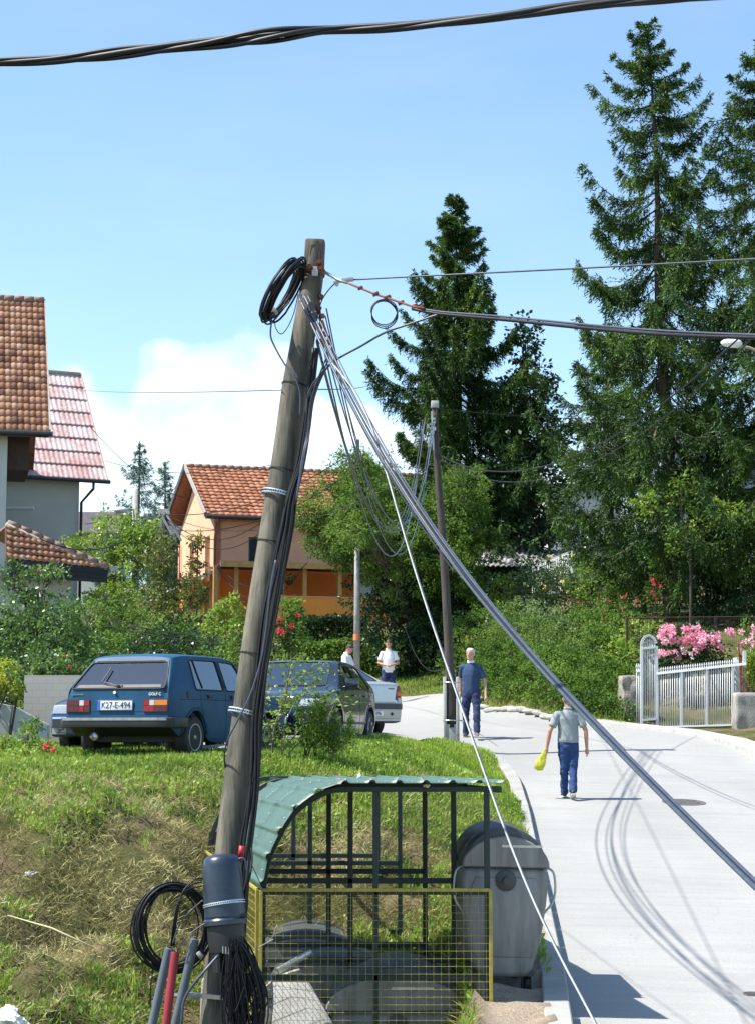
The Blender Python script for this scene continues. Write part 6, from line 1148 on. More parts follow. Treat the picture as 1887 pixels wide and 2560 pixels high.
coil('large hanging coil of black cable at the left of the pole foot', 432, 2318, 12.85, (8, 110), (88, -6), 14, .0078, 51, M['cable'], .55, .010)
cable('cable', 'cables fanning from the grey duct up through the big coil to the closure', [pxline([(428 + k * 4, 2365, 12.7), (436 + k * 3, 2300, 12.65), (448 + k * 4, 2250 - k * 8, 12.65), (470 + k * 8, 2225 - k * 12, 12.7), (505, 2215 - k * 10, 12.75)]) for k in range(3)], .0055, M['cable'])
cable('cable', 'thin cables running from behind the closure down left into the ducts', [pxline([(520, 2305, 12.6), (495, 2320, 12.6), (465, 2345, 12.6), (446, 2372, 12.65)]), pxline([(508, 2250, 12.65), (480, 2275, 12.65), (450, 2310, 12.65), (432, 2360, 12.65)])], .0048, M['cable_grey'])
cable('cable', 'thick grey cable curving down in front of the pole foot to the bottom edge', [pxline([(547, 2388, 12.5), (510, 2430, 12.45), (478, 2470, 12.45), (460, 2505, 12.45), (455, 2560, 12.45), (455, 2640, 12.5)])], .0095, M['cable_grey'], n=8)
def duct(label, p0, p1, r, m, corr=False):
    t = wthing('cable_duct', label, 'pipe', P(*p1)); pts = [P(*p0).lerp(P(*p1), i / 90) for i in range(91)]
    rs = [r * (1 + (.04 if i % 2 else -.04)) for i in range(91)] if corr else [r * (.45 if i == 0 else 1) for i in range(91)]
    b = MB(); b.tube(pts, rs, 14); b.build('tube', m, t, smooth=not corr, auto=.8)
    b = MB(); b.tube([pts[0] + (pts[0] - pts[1]).normalized() * .004, pts[0]], r * .6, 12); b.build('opening', M['dark'], t)
M['duct'] = mat('grey_duct', (.10, .125, .15), .5, noise=.15); M['ductr'] = mat('red_duct', (.30, .02, .03), .45, noise=.15)
duct('left grey cable duct standing at the pole foot, left of the red one', (424, 2368, 12.75), (340, 2750, 12.7), .031, M['duct']); duct('red corrugated cable duct at the foot of the leaning pole', (439, 2380, 12.6), (392, 2750, 12.5), .029, M['ductr'], True); duct('right grey cable duct at the pole foot, right of the red one', (489, 2345, 12.7), (395, 2750, 12.62), .030, M['duct'])
def hanks():
    t = wthing('cable_hank', 'big tangle of thin black cable loops hanging at the right of the pole foot', 'cable coil', P(610, 2360, 12.7)); r = np.random.default_rng(77)
    for k in range(62):
        x0 = r.uniform(570, 612); y0 = 2338 + r.uniform(0, 26); w = r.uniform(8, 44); x1 = 608 + r.normal() * 20 + (x0 - 587) * .9; yb = 2565 + r.uniform(-45, 60); d = 12.58 + r.normal() * .045; lean = r.normal() * 6
        right = min(674, max(x1 + w, x0 + 4)); left = max(553, x1 - w)
        pts = [(x0, y0, d), ((x0 + left) / 2 - 3, y0 + 60, d), (left, (y0 + yb) / 2, d), (left + 5 + lean, yb - 50, d), ((left + right) / 2 + lean, yb, d + .02), (right - 4 + lean, yb - 50, d + .03), (right, (y0 + yb) / 2 + 10, d + .03), ((x0 + right) / 2 + 6, y0 + 50, d + .03), (x0 + 5, y0 + 2, d + .02)]
        MB().tube(pxline(pts, 5), .0046, 5, cap=False).build('turn', M['cable'], t, smooth=True)
hanks()
cable('cable', 'stray thin cable hanging at the far right of the black tangle', [pxline([(668, 2400, 12.5), (680, 2450, 12.5), (683, 2510, 12.5), (676, 2560, 12.5), (660, 2640, 12.5)])], .0045, M['cable_grey'])
cable('cable', 'thin cable hanging from the left duct to the bottom edge', [pxline([(384, 2385, 12.8), (382, 2430, 12.8), (376, 2490, 12.8), (382, 2540, 12.8), (395, 2600, 12.8)])], .005, M['cable'])
cable('wire', 'bright bare wire ends poking out over the yellow mesh', [pxline([(655, 2365, 12.6), (670, 2355, 12.5), (682, 2342, 12.45), (690, 2320, 12.4), (694, 2312, 12.4)]), pxline([(640, 2372, 12.6), (662, 2360, 12.5), (684, 2348, 12.45)])], .0025, M['cable_light'], cat_='wire')
cable('wire', 'thin dark wire slanting over the green roof edge beside the closure', [[P(630, 2162, 12.75), P(652, 2210, 13.2)]], .003, M['cable'], cat_='wire')
# ------------------------------------------------------------------ cars
def paint(name, col, rough=.25, coat=.7, metal=.0, dirt=.12):
    m = mat(name, col, rough, metal, .5, noise=dirt, nscale=3, coat=coat); return m
M['glass'] = glassmat('car_glass', (.42, .50, .52), .22); M['glass_d'] = glassmat('dark_car_glass', (.22, .27, .28), .16); M['glass_r'] = glassmat('rear_glass', (.50, .58, .62), .16, .05)
M['lamp'] = mat('clear_lamp', (.30, .34, .36), .12, spec=1, noise=.2, nscale=40); M['lred'] = mat('lamp_red', (.26, .010, .010), .3, spec=.4); M['ldred'] = mat('lamp_dark_red', (.085, .012, .010), .3, spec=.4); M['lamber'] = mat('lamp_amber', (.55, .17, .02), .3, spec=.4); M['lwhite'] = mat('lamp_white', (.45, .46, .44), .2, spec=.8)
M['seat'] = mat('seat_fabric', (.045, .05, .06), .8); M['platew'] = mat('plate_white', (.72, .75, .76), .45); M['plateb'] = mat('plate_blue', (.03, .12, .50), .4); M['ink'] = mat('plate_ink', (.015, .018, .025), .6); M['sill'] = mat('grey_bumper', (.11, .12, .13), .45, noise=.2)
def text_mesh(s, size, ext=.003):
    c = bpy.data.curves.new('txt', 'FONT'); c.body = s; c.size = size; c.extrude = ext; c.align_x = 'CENTER'; c.align_y = 'CENTER'; c.resolution_u = 3; o = bpy.data.objects.new('txt', c); COL.objects.link(o)
    bpy.context.view_layer.update(); me = bpy.data.meshes.new_from_object(o.evaluated_get(bpy.context.evaluated_depsgraph_get())); bpy.data.objects.remove(o); return me
def lettering(name, s, size, Mx, m, parent, sx=1.0):
    me = text_mesh(s, size); me.materials.clear(); me.transform(Matrix.Diagonal((sx, 1, 1, 1))); me.transform(Mx); return link(name, me, m, parent, smooth=False)
class Car: pass
def car(name, label, loc, head, spec, pm, gm, rear_cap_glass=None, pitch=0):
    """spec: dict of 20 stations from tail to nose; returns root and a projector"""
    t = thing(name, label, 'car', loc, 0); t.rotation_euler = (0, -pitch, head); S = spec; n = 20; W = S['w']; Lr, Lf, rw, fw = S['Lr'], S['Lf'], S['rw'], S['fw']; R = S['r']; k = R / .29
    xl_ = [-Lr, -Lr + .12] + [rw + a * k for a in (-.37, -.32, -.18, 0, .18, .32, .37)] + [rw + .37 * k + (fw - rw - .74 * k) * f for f in (.25, .5, .75)] + [fw + a * k for a in (-.37, -.32, -.18, 0, .18, .32, .37)] + [Lf]
    zs_ = [S['zsr'], S['zsr'] - .03, .25, .44 * k, .615 * k, .66 * k, .615 * k, .44 * k, .22] + [.22] * 3 + [.22, .44 * k, .615 * k, .66 * k, .615 * k, .44 * k, .24, S['zsf']]
    V = []; idx = {}
    def lev(i):
        xl__, xb, xt, zs, zb, zt, wm = xl_[i], S['xb'][i], S['xt'][i], zs_[i], S['zb'][i], S['zt'][i], S['wm'][i]; w = W * wm; wr = S['wr'] * min(1, wm + .02); hood = (zt - zb) < .22; zmid = max(S['zm'], zs + .06)
        if hood: l4 = (xb * .6 + xt * .4, w * .93, zb + (zt - zb) * .55); l5 = (xt, w * .84, zt - .012); wr = w * .84
        else: l4 = (xb + (xt - xb) * .9, w * .965 + (wr - w * .965) * .86, zb + (zt - .05 - zb) * .93); l5 = (xt, wr, zt - .028)
        mx_ = xl__ + (xb - xl__) * .25
        return [(xl__, 0, zs), (xl__, w * .80, zs), (xl__, w * .955, zs), (xl__ * .9 + mx_ * .1, w * .99, (zs + zmid) / 2 if zs < .4 else zs + (zmid - zs) * .5), (mx_, w, zmid), (xb, w * .965, zb), l4, l5, (xt, (l5[1]) * .84, zt), (xt, 0, zt + (.012 if not hood else .01))]
    for i in range(n):
        for l, p in enumerate(lev(i)):
            idx[i, l, 1] = len(V); V.append(p)
            if l in (0, 9): idx[i, l, -1] = idx[i, l, 1]
            else: idx[i, l, -1] = len(V); V.append((p[0], -p[1], p[2]))
    Fc = []; MI = []
    def face(a, mi, s=1): Fc.append(tuple(a if s > 0 else a[::-1])); MI.append(mi)
    for i in range(n - 1):
        for l in range(9):
            mi = 0
            if l == 5 and i in S['win']: mi = 1
            if l == 8 and i in S['top_glass']: mi = 1
            if l <= 1: mi = 2
            if l == 2 and (i in S.get('dark_low', ())): mi = 2
            for s in (1, -1): face([idx[i, l, s], idx[i + 1, l, s], idx[i + 1, l + 1, s], idx[i, l + 1, s]], mi, s)
    for ci, sg in ((0, -1), (n - 1, 1)):
        rows = {}
        for l in range(2, 8):
            p = V[idx[ci, l, 1]]
            if l == 2: rows[l] = [idx[ci, 2, 1], idx[ci, 1, 1], idx[ci, 0, 1], idx[ci, 1, -1], idx[ci, 2, -1]]
            elif l == 7: rows[l] = [idx[ci, 7, 1], idx[ci, 8, 1], idx[ci, 9, 1], idx[ci, 8, -1], idx[ci, 7, -1]]
            else:
                q = []
                bul = S.get('bulge', .03) * sg
                for f in (S.get('capf', .84), 0, -S.get('capf', .84)): q.append(len(V)); V.append((p[0] + bul * (1 - abs(f) * .6), p[1] * f, p[2]))
                rows[l] = [idx[ci, l, 1]] + q + [idx[ci, l, -1]]
        for l in range(2, 7):
            for q in range(4):
                gl = rear_cap_glass and ci == 0 and l == 5 and q in (1, 2)
                a = [rows[l][q], rows[l][q + 1], rows[l + 1][q + 1], rows[l + 1][q]]; face(a, 1 if gl else (2 if l == 2 and S.get('dark_bumper') else 0), -sg)
    me = bpy.data.meshes.new('b'); me.from_pydata(V, [], Fc); me.materials.append(pm); me.materials.append(gm); me.materials.append(M['blackplastic'])
    for i, p in enumerate(me.polygons): p.material_index = MI[i]
    me.update(); bm = bmesh.new(); bm.from_mesh(me); bmesh.ops.recalc_face_normals(bm, faces=bm.faces[:]); cl = bm.edges.layers.float.new('crease_edge')
    for e in bm.edges:
        ms = {f.material_index for f in e.link_faces}
        if len(ms) == 2 and 1 in ms: e[cl] = S.get('gcrease', .5)
        zz = [v.co.z for v in e.verts]
        if len(ms) == 2 and 2 in ms: e[cl] = .6
    ck = {}
    bm.verts.ensure_lookup_table()
    def cr(a, b_, val):
        e = bm.edges.get((bm.verts[a], bm.verts[b_]))
        if e: e[cl] = max(e[cl], val)
    for s in (1, -1):
        for ci in (0, n - 1):
            for l in range(2, 7): cr(idx[ci, l, s], idx[ci, l + 1, s], S.get('crisp', .35))
            cr(idx[ci, 7, s], idx[ci, 8, s], S.get('crisp', .35)); cr(idx[ci, 8, s], idx[ci, 9, s], S.get('crisp', .35))
        for i in range(n - 1): cr(idx[i, 5, s], idx[i + 1, 5, s], S.get('crisp', .35) * .8); cr(idx[i, 7, s], idx[i + 1, 7, s], S.get('crisp', .35) * .9)
    for v in bm.verts: pass
    vc = bm.verts.layers.float.new('crease_vert')
    for v in bm.verts:
        ng = sum(1 for f in v.link_faces if f.material_index == 1)
        if ng == 1 and len(v.link_faces) > 1: v[vc] = S.get('gcorner', .45)
        if ng == 2 and v.co.x < -1 and rear_cap_glass: v[vc] = 0
    bm.to_mesh(me); bm.free()
    o = bpy.data.objects.new('b', me); COL.objects.link(o); md = o.modifiers.new('s', 'SUBSURF'); md.levels = 3; md.render_levels = 3; bpy.context.view_layer.update()
    ev = bpy.data.meshes.new_from_object(o.evaluated_get(bpy.context.evaluated_depsgraph_get())); bpy.data.objects.remove(o)
    bm = bmesh.new(); bm.from_mesh(ev); bvh = BVHTree.FromBMesh(bm)
    def sub(mi, nm, m, off=0):
        b2 = bm.copy(); bmesh.ops.delete(b2, geom=[f for f in b2.faces if f.material_index != mi], context='FACES'); loops = []
        if not b2.faces: b2.free(); return []
        out = []
        if off:
            for v in b2.verts: v.co -= v.normal * off
        if nm == 'window':   # each pane of its own
            seen = set(); comps = []
            b2.faces.ensure_lookup_table()
            for f in b2.faces:
                if f.index in seen: continue
                st = [f]; comp = []; seen.add(f.index)
                while st:
                    x = st.pop(); comp.append(x.index)
                    for e in x.edges:
                        for y in e.link_faces:
                            if y.index not in seen: seen.add(y.index); st.append(y)
                comps.append(set(comp))
            for cset in comps:
                b3 = b2.copy(); b3.faces.ensure_lookup_table(); bmesh.ops.delete(b3, geom=[f for f in b3.faces if f.index not in cset], context='FACES'); mm = bpy.data.meshes.new(nm)
                for f in b3.faces: f.material_index = 0
                # rubber seal round the pane
                es = [e for e in b3.edges if len(e.link_faces) == 1]; nb = {}
                for e in es:
                    for v in e.verts: nb.setdefault(v.index, []).append(e.other_vert(v).index)
                b3.verts.ensure_lookup_table(); st = es[0].verts[0].index; lp = [st]; pr = None
                while True:
                    nx = [q for q in nb[lp[-1]] if q != pr]
                    if not nx or nx[0] == st or len(lp) > 4000: break
                    pr = lp[-1]; lp.append(nx[0])
                pts = [b3.verts[q].co + b3.verts[q].normal * .006 for q in lp + [lp[0]]]; b3.to_mesh(mm); b3.free(); w = link(nm, mm, m, t)
                sm = S.get('sealw', .010); MB().tube(pts, sm, 6, cap=False).build('seal', M['rubber'], w, smooth=True); out.append(w)
            b2.free(); return out
        mm = bpy.data.meshes.new(nm); 
        for f in b2.faces: f.material_index = 0
        b2.to_mesh(mm); b2.free(); return [link(nm, mm, m, t)]
    sub(0, 'body', pm); wins = sub(1, 'window', gm, .004); sub(2, 'underbody', M['blackplastic'])
    c = Car(); c.t = t; c.bvh = bvh; c.wins = wins; c.S = S
    def px_(y, z, front=False):
        h = bvh.ray_cast(Vector((6 if front else -6, y, z)), Vector((-1 if front else 1, 0, 0))); return h[0].x if h[0] else None
    def py_(x, z, side):
        h = bvh.ray_cast(Vector((x, 4 * side, z)), Vector((0, -side, 0))); return h[0].y if h[0] else None
    c.px = px_; c.py = py_
    def endpatch(nm, quad, m, front=False, off=.012, parent=None, nu=8, nv=4):
        """patch on the nose or tail; quad = four (y, z) corners"""
        V = []; F_ = []; s = 1 if front else -1; Q = [Vector((q[0], q[1], 0)) for q in quad]
        for L_ in (off, -.03):
            for j in range(nv + 1):
                for i in range(nu + 1):
                    p = Q[0].lerp(Q[1], i / nu).lerp(Q[3].lerp(Q[2], i / nu), j / nv); x = px_(p.x, p.y, front); x = x if x is not None else (s * (Lf if front else Lr)); V.append((x + s * L_, p.x, p.y))
        k_ = (nu + 1) * (nv + 1); g_ = lambda a, i, j: a * k_ + j * (nu + 1) + i
        for j in range(nv):
            for i in range(nu): F_.append((g_(0, i, j), g_(0, i + 1, j), g_(0, i + 1, j + 1), g_(0, i, j + 1)))
        for i in range(nu): F_ += [(g_(0, i, 0), g_(0, i + 1, 0), g_(1, i + 1, 0), g_(1, i, 0)), (g_(0, i, nv), g_(0, i + 1, nv), g_(1, i + 1, nv), g_(1, i, nv))]
        for j in range(nv): F_ += [(g_(0, 0, j), g_(0, 0, j + 1), g_(1, 0, j + 1), g_(1, 0, j)), (g_(0, nu, j), g_(0, nu, j + 1), g_(1, nu, j + 1), g_(1, nu, j))]
        b = MB(); b.add(V, F_); return b.build(nm, m, parent or t, auto=.6)
    c.endpatch = endpatch
    def seam(pts, side, r=.0035, m=None, nm='door_seam', parent=None, off=.0):
        P_ = []
        for a, b_ in zip(pts[:-1], pts[1:]):
            for q in range(9):
                x = a[0] + (b_[0] - a[0]) * q / 8; z = a[1] + (b_[1] - a[1]) * q / 8; y = py_(x, z, side)
                if y is not None: P_.append(Vector((x, y + side * off, z)))
        if len(P_) > 1: return MB().tube(P_, r, 5).build(nm, m or M['dark'], parent or t, smooth=True)
    c.seam = seam
    def wheel(x, side, r, rimmat, kind):
        y = side * (W - .105); w = MB(); Rr = Matrix.Rotation(-side * pi / 2, 3, 'X'); w.lathe([(r * .62, -.09), (r * .9, -.095), (r * .985, -.07), (r, -.02), (r, .02), (r * .985, .07), (r * .9, .095), (r * .62, .09)], (x, y, r), 32, Rr); wo = w.build('wheel', M['rubber'], t, smooth=True, auto=.7)
        b = MB(); Pf = lambda rad, a, d_: Vector((x, y, r)) + Rr @ Vector((rad * cos(a), rad * sin(a), d_))
        if kind == 'steel':
            b.lathe([(r * .64, .085), (r * .63, .10), (r * .58, .095), (r * .54, .06), (r * .30, .055), (r * .25, .075), (r * .12, .08), (r * .10, .10), (.001, .10)], (x, y, r), 28, Rr, cap=False); ro = b.build('rim', rimmat, wo, smooth=True); h = MB(); [h.lathe([(.001, .060), (.026, .0595), (.026, .05)], Pf(r * .43, a, 0), 8, Rr) for a in np.linspace(0, 2 * pi, 11)[:-1]]; h.build('holes', M['dark'], ro)
        else:
            b.lathe([(r * .66, .088), (r * .64, .10), (r * .60, .085), (r * .58, .02), (r * .2, .01)], (x, y, r), 28, Rr, cap=False); b.lathe([(r * .17, .0), (r * .17, .085), (.001, .09)], (x, y, r), 14, Rr)
            for a in np.linspace(0, 2 * pi, 6)[:-1]: b.bar(Pf(r * .1, a, .07), Pf(r * .62, a, .085), .045, .02, up=Rr @ Vector((0, 0, 1)))
            b.build('rim', rimmat, wo); d = MB(); d.lathe([(.001, .0), (r * .6, .0)], (x, y, r), 20, Rr, cap=False); d.build('brake_disc', M['dark'], wo)
        return wo
    for x in (rw, fw):
        for s in (1, -1): wheel(x, s, R, S['rim'], S['rimkind'])
    # cabin: tub, seats, wheel
    zt_ = S['ztub']; b = MB(); b.box2((S['cab'][0], -(W - .1), .22), (S['cab'][1], W - .1, zt_)); b.build('interior', M['seat'], t, bevel=.03)
    for (sx_, big) in ((S['seat_f'], 0), (S['seat_r'], 1)):
        for sy in (-.36, .36):
            b = MB(); b.prism([Vector((sx_ + dx, sy, z)) for dx, z in ((.0, zt_ - .1), (.14, zt_ - .1), (.05, zt_ + .33), (-.06, zt_ + .36), (-.10, zt_ + .30))], (0, -.24, 0), (0, .24, 0)); 
            b.box((sx_ - .05, sy, zt_ + .42), (.09, .24, .14)); b.build('seat', M['seat'], t, bevel=.03)
    return c
def plate(c, txt, y, z, front, w=.50, h=.115, eu=True, size=.105):
    s = 1 if front else -1; x = c.px(y, z, front) + s * .02; t = c.t; b = MB(); b.box((x, y, z), (.012, w, h)); po = b.build('number_plate', M['platew'], t, bevel=.004)
    if eu: e = MB(); yy = y + (-s) * (-1) * 0; e.box((x + s * .0075, y + (w / 2 - .024) * (1 if not front else -1), z), (.003, .042, h - .012)); e.build('blue_band', M['plateb'], po)
    f = MB()
    for a, b_ in (((-w / 2 + .004, -h / 2 + .004), (w / 2 - .004, -h / 2 + .004)), ((-w / 2 + .004, h / 2 - .004), (w / 2 - .004, h / 2 - .004))): f.bar((x + s * .006, y + a[0], z + a[1]), (x + s * .006, y + b_[0], z + b_[1]), .003, .006)
    f.build('plate_border', M['sill'], po)
    Rm = Matrix(((0, 0, s), (s * 1.0, 0, 0), (0, 1, 0))).to_4x4(); Mx = Matrix.Translation((x + s * .007, y + (-.018 if not front else .018), z - .002)) @ Rm; lettering('plate_text', txt, size, Mx, M['ink'], po, .86); return po

# --- the blue hatchback
M['blue'] = paint('blue_paint', (.018, .082, .165), .5, .0, dirt=.25); M['blue'].node_tree.nodes['Principled BSDF'].inputs['Specular IOR Level'].default_value = .18
gs = dict(w=.805, wr=.60, Lr=1.88, Lf=1.90, rw=-1.16, fw=1.24, r=.29, zsr=.44, zsf=.42, zm=.64,
  xb=[-1.86, -1.76, -1.52, -1.30, -1.12, -.92, -.62, -.26, -.17, .0, .3, .58, .76, .95, 1.06, 1.24, 1.42, 1.56, 1.64, 1.86],
  xt=[-1.47, -1.40, -1.28, -1.16, -1.06, -.88, -.60, -.26, -.17, .0, .18, .30, .40, .98, 1.07, 1.24, 1.42, 1.56, 1.64, 1.84],
  zb=[.925] * 12 + [.92, .90, .885, .87, .855, .84, .83, .80], zt=[1.365, 1.385, 1.40, 1.41, 1.413, 1.415, 1.418, 1.418, 1.418, 1.415, 1.405, 1.395, 1.375, .945, .925, .91, .90, .885, .87, .83],
  wm=[.955, .985] + [1.0] * 15 + [.995, .985, .95], win={4, 5, 6, 8, 9, 10}, top_glass={12}, rim=mat('hatch_rim', (.42, .43, .43), .4, metal=.4, noise=.3), rimkind='steel', cab=(-1.35, .85), ztub=.80, crisp=.8, gcrease=1.0, capf=.945, gcorner=.8, seat_f=.0, seat_r=-.85, sealw=.011, bulge=.012)
hx, hy = .357, .934
c = car('blue_hatchback', 'old blue hatchback parked on the lawn with its tail to the camera', (-2.76, 26.0, -.375), atan2(hy, hx), gs, M['blue'], M['glass_r'], True)
for w in c.wins: pass
def hatch_details(c):
    t = c.t; E = c.endpatch
    # rear panel recess line, lamps, plate, bumper
    E('tail_panel', [(-.74, .63), (.74, .63), (.74, .80), (-.74, .80)], M['blue'], off=.004)
    def lamp(s):   # outer edge at the body corner
        o = thing('x', None, None) if False else None
        base = E('tail_lamp', [(s * .755, .625), (s * .40, .625), (s * .40, .785), (s * .755, .785)] if s > 0 else [(s * .40, .625), (s * .755, .625), (s * .755, .785), (s * .40, .785)], M['ldred'], off=.016)
        def cell(nm, a, b_, z0, z1, m): E(nm, [(s * a, z0), (s * b_, z0), (s * b_, z1), (s * a, z1)], m, off=.021, parent=base, nu=3, nv=2)
        cell('amber_lens', .56, .745, .712, .78, M['lamber'] if s < 0 else M['ldred']); cell('white_lens', .49, .555, .712, .78, M['lwhite']); cell('red_lens', .41, .485, .712, .78, M['lred']); cell('red_lens', .41 if s < 0 else .49, .555, .632, .702, M['lred']); cell('dark_lens', .56, .745, .632, .702, M['ldred']); return base
    lamp(1); lamp(-1); plate(c, 'K27-E-494', .02, .712, False, .52, .135, size=.118)
    # bumper
    b = MB(); pts = [];
    for y in np.linspace(-.76, .76, 15): x = c.px(y, .52); pts.append(Vector(((x if x else -1.85) - .075, y, .485)))
    pts = [Vector((-1.52, -.845, .485)), Vector((-1.72, -.845, .485)), Vector((-1.86, -.82, .485))] + pts + [Vector((-1.86, .82, .485)), Vector((-1.72, .845, .485)), Vector((-1.52, .845, .485))]
    ribbon(b, pts, .07, .13)
    bo = b.build('bumper', M['blackplastic'], t, bevel=.012); b = MB()
    ribbon(b, [p + Vector((-.034, 0, .046)) for p in pts[2:-2]], .018, .036)
    b.build('bumper_strip', mat('dull_chrome', (.38, .38, .37), .35, metal=.6, noise=.3, nscale=10), bo)
    E('rear_skirt', [(-.70, .30), (.70, .30), (.74, .44), (-.74, .44)], M['blackplastic'], off=.01)
    # faded brownish inner band round the rear window
    band = mat('dusty_window_band', (.09, .08, .075), .6, noise=.2); x_ = lambda y, z: c.px(y, z)
    for q in ([(-.63, .945), (.63, .945), (.61, .985), (-.61, .985)], ): E('window_band', q, band, off=.003, nu=12, nv=2)
    for s in (1, -1):
        b = MB(); pts = [(s * .70, .955), (s * .565, 1.315)]; V_ = []
        P_ = []
        for q in np.linspace(0, 1, 8): y = pts[0][0] + (pts[1][0] - pts[0][0]) * q; z = pts[0][1] + (pts[1][1] - pts[0][1]) * q; x = c.px(y, z); P_.append(Vector((x - .004, y, z)))
        b.tube(P_, .010, 6); b.build('window_band', band, t)
    P_ = [Vector((c.px(y, 1.308) - .004, y, 1.308)) for y in np.linspace(-.51, .51, 9)]; MB().tube(P_, .009, 6).build('window_band', band, t)
    # wiper, nozzle, lock, badges
    w = MB(); p0 = Vector((c.px(-.0, .975) - .03, .0, .965)); w.tube([p0, Vector((p0.x + .01, .10, .995)), Vector((p0.x + .02, .22, 1.015))], .008, 5); w.tube([Vector((c.px(.26, 1.0) - .03, .26, 1.02)), Vector((c.px(.29, 1.2) - .02, .235, 1.22))], .009, 5); w.box(p0, (.03, .04, .03)); w.build('wiper', M['blackplastic'], t, smooth=False)
    b = MB(); b.tube([Vector((c.px(.03, .88) + .01, .03, .88)), Vector((c.px(.03, .88) - .025, .03, .88))], .020, 12); b.build('lock_knob', M['chrome'], t)
    b = MB(); b.tube([Vector((c.px(-.05, .965) + .01, -.05, .965)), Vector((c.px(-.05, .965) - .02, -.05, .965))], .012, 8); b.build('washer_nozzle', M['blackplastic'], t)
    Rm = Matrix(((0, 0, -1), (-1.0, 0, 0), (0, 1, 0))).to_4x4()
    for s, y, sz in (('GOLF C', -.56, .052),): lettering('badge', s, sz, Matrix.Translation((c.px(y, .86) - .012, y, .855)) @ Rm, M['chrome'], t, 1.0)
    b = MB(); b.box((c.px(.60, .86) - .006, .60, .857), (.006, .19, .02)); b.build('worn_badge', mat('worn_badge', (.10, .14, .17), .5), t)
    b = MB(); b.tube([(-1.95, .33, .30), (-1.70, .33, .30)], .034, 12); b.build('exhaust', M['rust'], t, smooth=True); b = MB(); b.lathe([(.05, -.02), (.055, 0), (.05, .02), (.04, .0)], (-1.93, .30, .30), 14, Matrix.Rotation(pi / 2, 3, 'Y')); b.build('exhaust_tip', M['steel'], t, smooth=True)
    for s in (-1, 1):
        c.seam([(-.22, .30), (-.22, .92)], s); c.seam([(-.22, .96), (-.22, 1.33)], s, .006); c.seam([(-.98, .93), (-1.0, .72), (-.76, .40), (-.74, .27)], s); c.seam([(.78, .30), (.80, .60), (.80, .88)], s); c.seam([(-1.60, .79), (-1.2, .795), (-.8, .795), (.0, .795), (.8, .79), (1.6, .76)], s, .004)
        c.seam([(-.95, 1.33), (-.93, 1.1), (-.90, .95)], s, .010, off=.0, nm='quarter_light_bar'); c.seam([(-.75, .27), (-.0, .265), (.8, .27)], s)
        for xx in (-.72, .02):
            y = c.py(xx, .84, s); b = MB(); b.box((xx, y + s * .018, .84), (.13, .018, .022)); b.box((xx - .05, y + s * .008, .84), (.03, .03, .05)); b.build('door_handle', M['blackplastic'], t, bevel=.006)
        y = c.py(.62, .98, s); 
        if y: b = MB(); b.bar((.66, y + s * .01, .97), (.66, y + s * .10, 1.0), .02, .02); b.box((.66, y + s * .16, 1.02), (.05, .15, .10)); b.build('wing_mirror', M['blackplastic'], t, bevel=.015)
        for xw in (c.S['rw'], c.S['fw']):   # arch flare
            P_ = []
            for a in np.linspace(.12, pi - .12, 15):
                x = xw + .365 * cos(a); z = .29 + .365 * sin(a); y = c.py(x, z + .02, s)
                if y: P_.append(Vector((x, y + s * .004, z + .005)))
            if len(P_) > 3: MB().tube(P_, .015, 6).build('arch_lip', M['blue'], t, smooth=True)
    y = c.py(-1.36, .855, -1); b = MB(); b.lathe([(.045, 0), (.045, .008), (.038, .012), (.0, .012)], (-1.36, y, .855), 16, Matrix.Rotation(pi / 2, 3, 'X')); b.build('fuel_cap', M['blackplastic'], t)
    # things on the parcel shelf seen through the glass
    b = MB(); b.box((-1.25, 0, .86), (.5, 1.1, .03)); b.build('parcel_shelf', M['seat'], t)
hatch_details(c)

# --- the dark hatchback facing the camera
M['navy'] = paint('dark_navy_paint', (.012, .018, .036), .2, .6, dirt=.1)
bs = dict(w=.882, wr=.63, Lr=2.05, Lf=2.12, rw=-1.24, fw=1.34, r=.315, zsr=.36, zsf=.30, zm=.66,
  xb=[-1.98, -1.88, -1.70, -1.46, -1.28, -1.02, -.72, -.40, -.30, .0, .34, .66, .88, 1.06, 1.16, 1.32, 1.52, 1.70, 1.80, 2.02],
  xt=[-1.60, -1.48, -1.32, -1.10, -.98, -.78, -.56, -.36, -.28, -.08, .06, .16, .26, 1.02, 1.16, 1.32, 1.52, 1.70, 1.80, 1.98],
  zb=[1.0, 1.0, .995, .985, .98, .97, .965, .955, .955, .945, .94, .93, .925, .905, .89, .865, .83, .79, .77, .70],
  zt=[1.24, 1.29, 1.34, 1.38, 1.40, 1.415, 1.425, 1.43, 1.43, 1.43, 1.425, 1.42, 1.40, .985, .965, .94, .91, .87, .84, .76],
  wm=[.90, .95] + [1.0] * 13 + [.995, .98, .96, .94, .84], win={4, 5, 6, 8, 9, 10}, top_glass={12}, rim=mat('alloy_rim', (.40, .41, .43), .3, metal=.7, noise=.15), rimkind='alloy', cab=(-1.45, 1.0), ztub=.82, seat_f=.0, seat_r=-.85, sealw=.008, bulge=.06)
c = car('dark_hatchback', 'dark navy hatchback parked facing the camera behind the sapling', (-1.24, 30.7, -.30), atan2(-.98, -.186), bs, M['navy'], M['glass'], True); c.t.scale = (1.03,) * 3
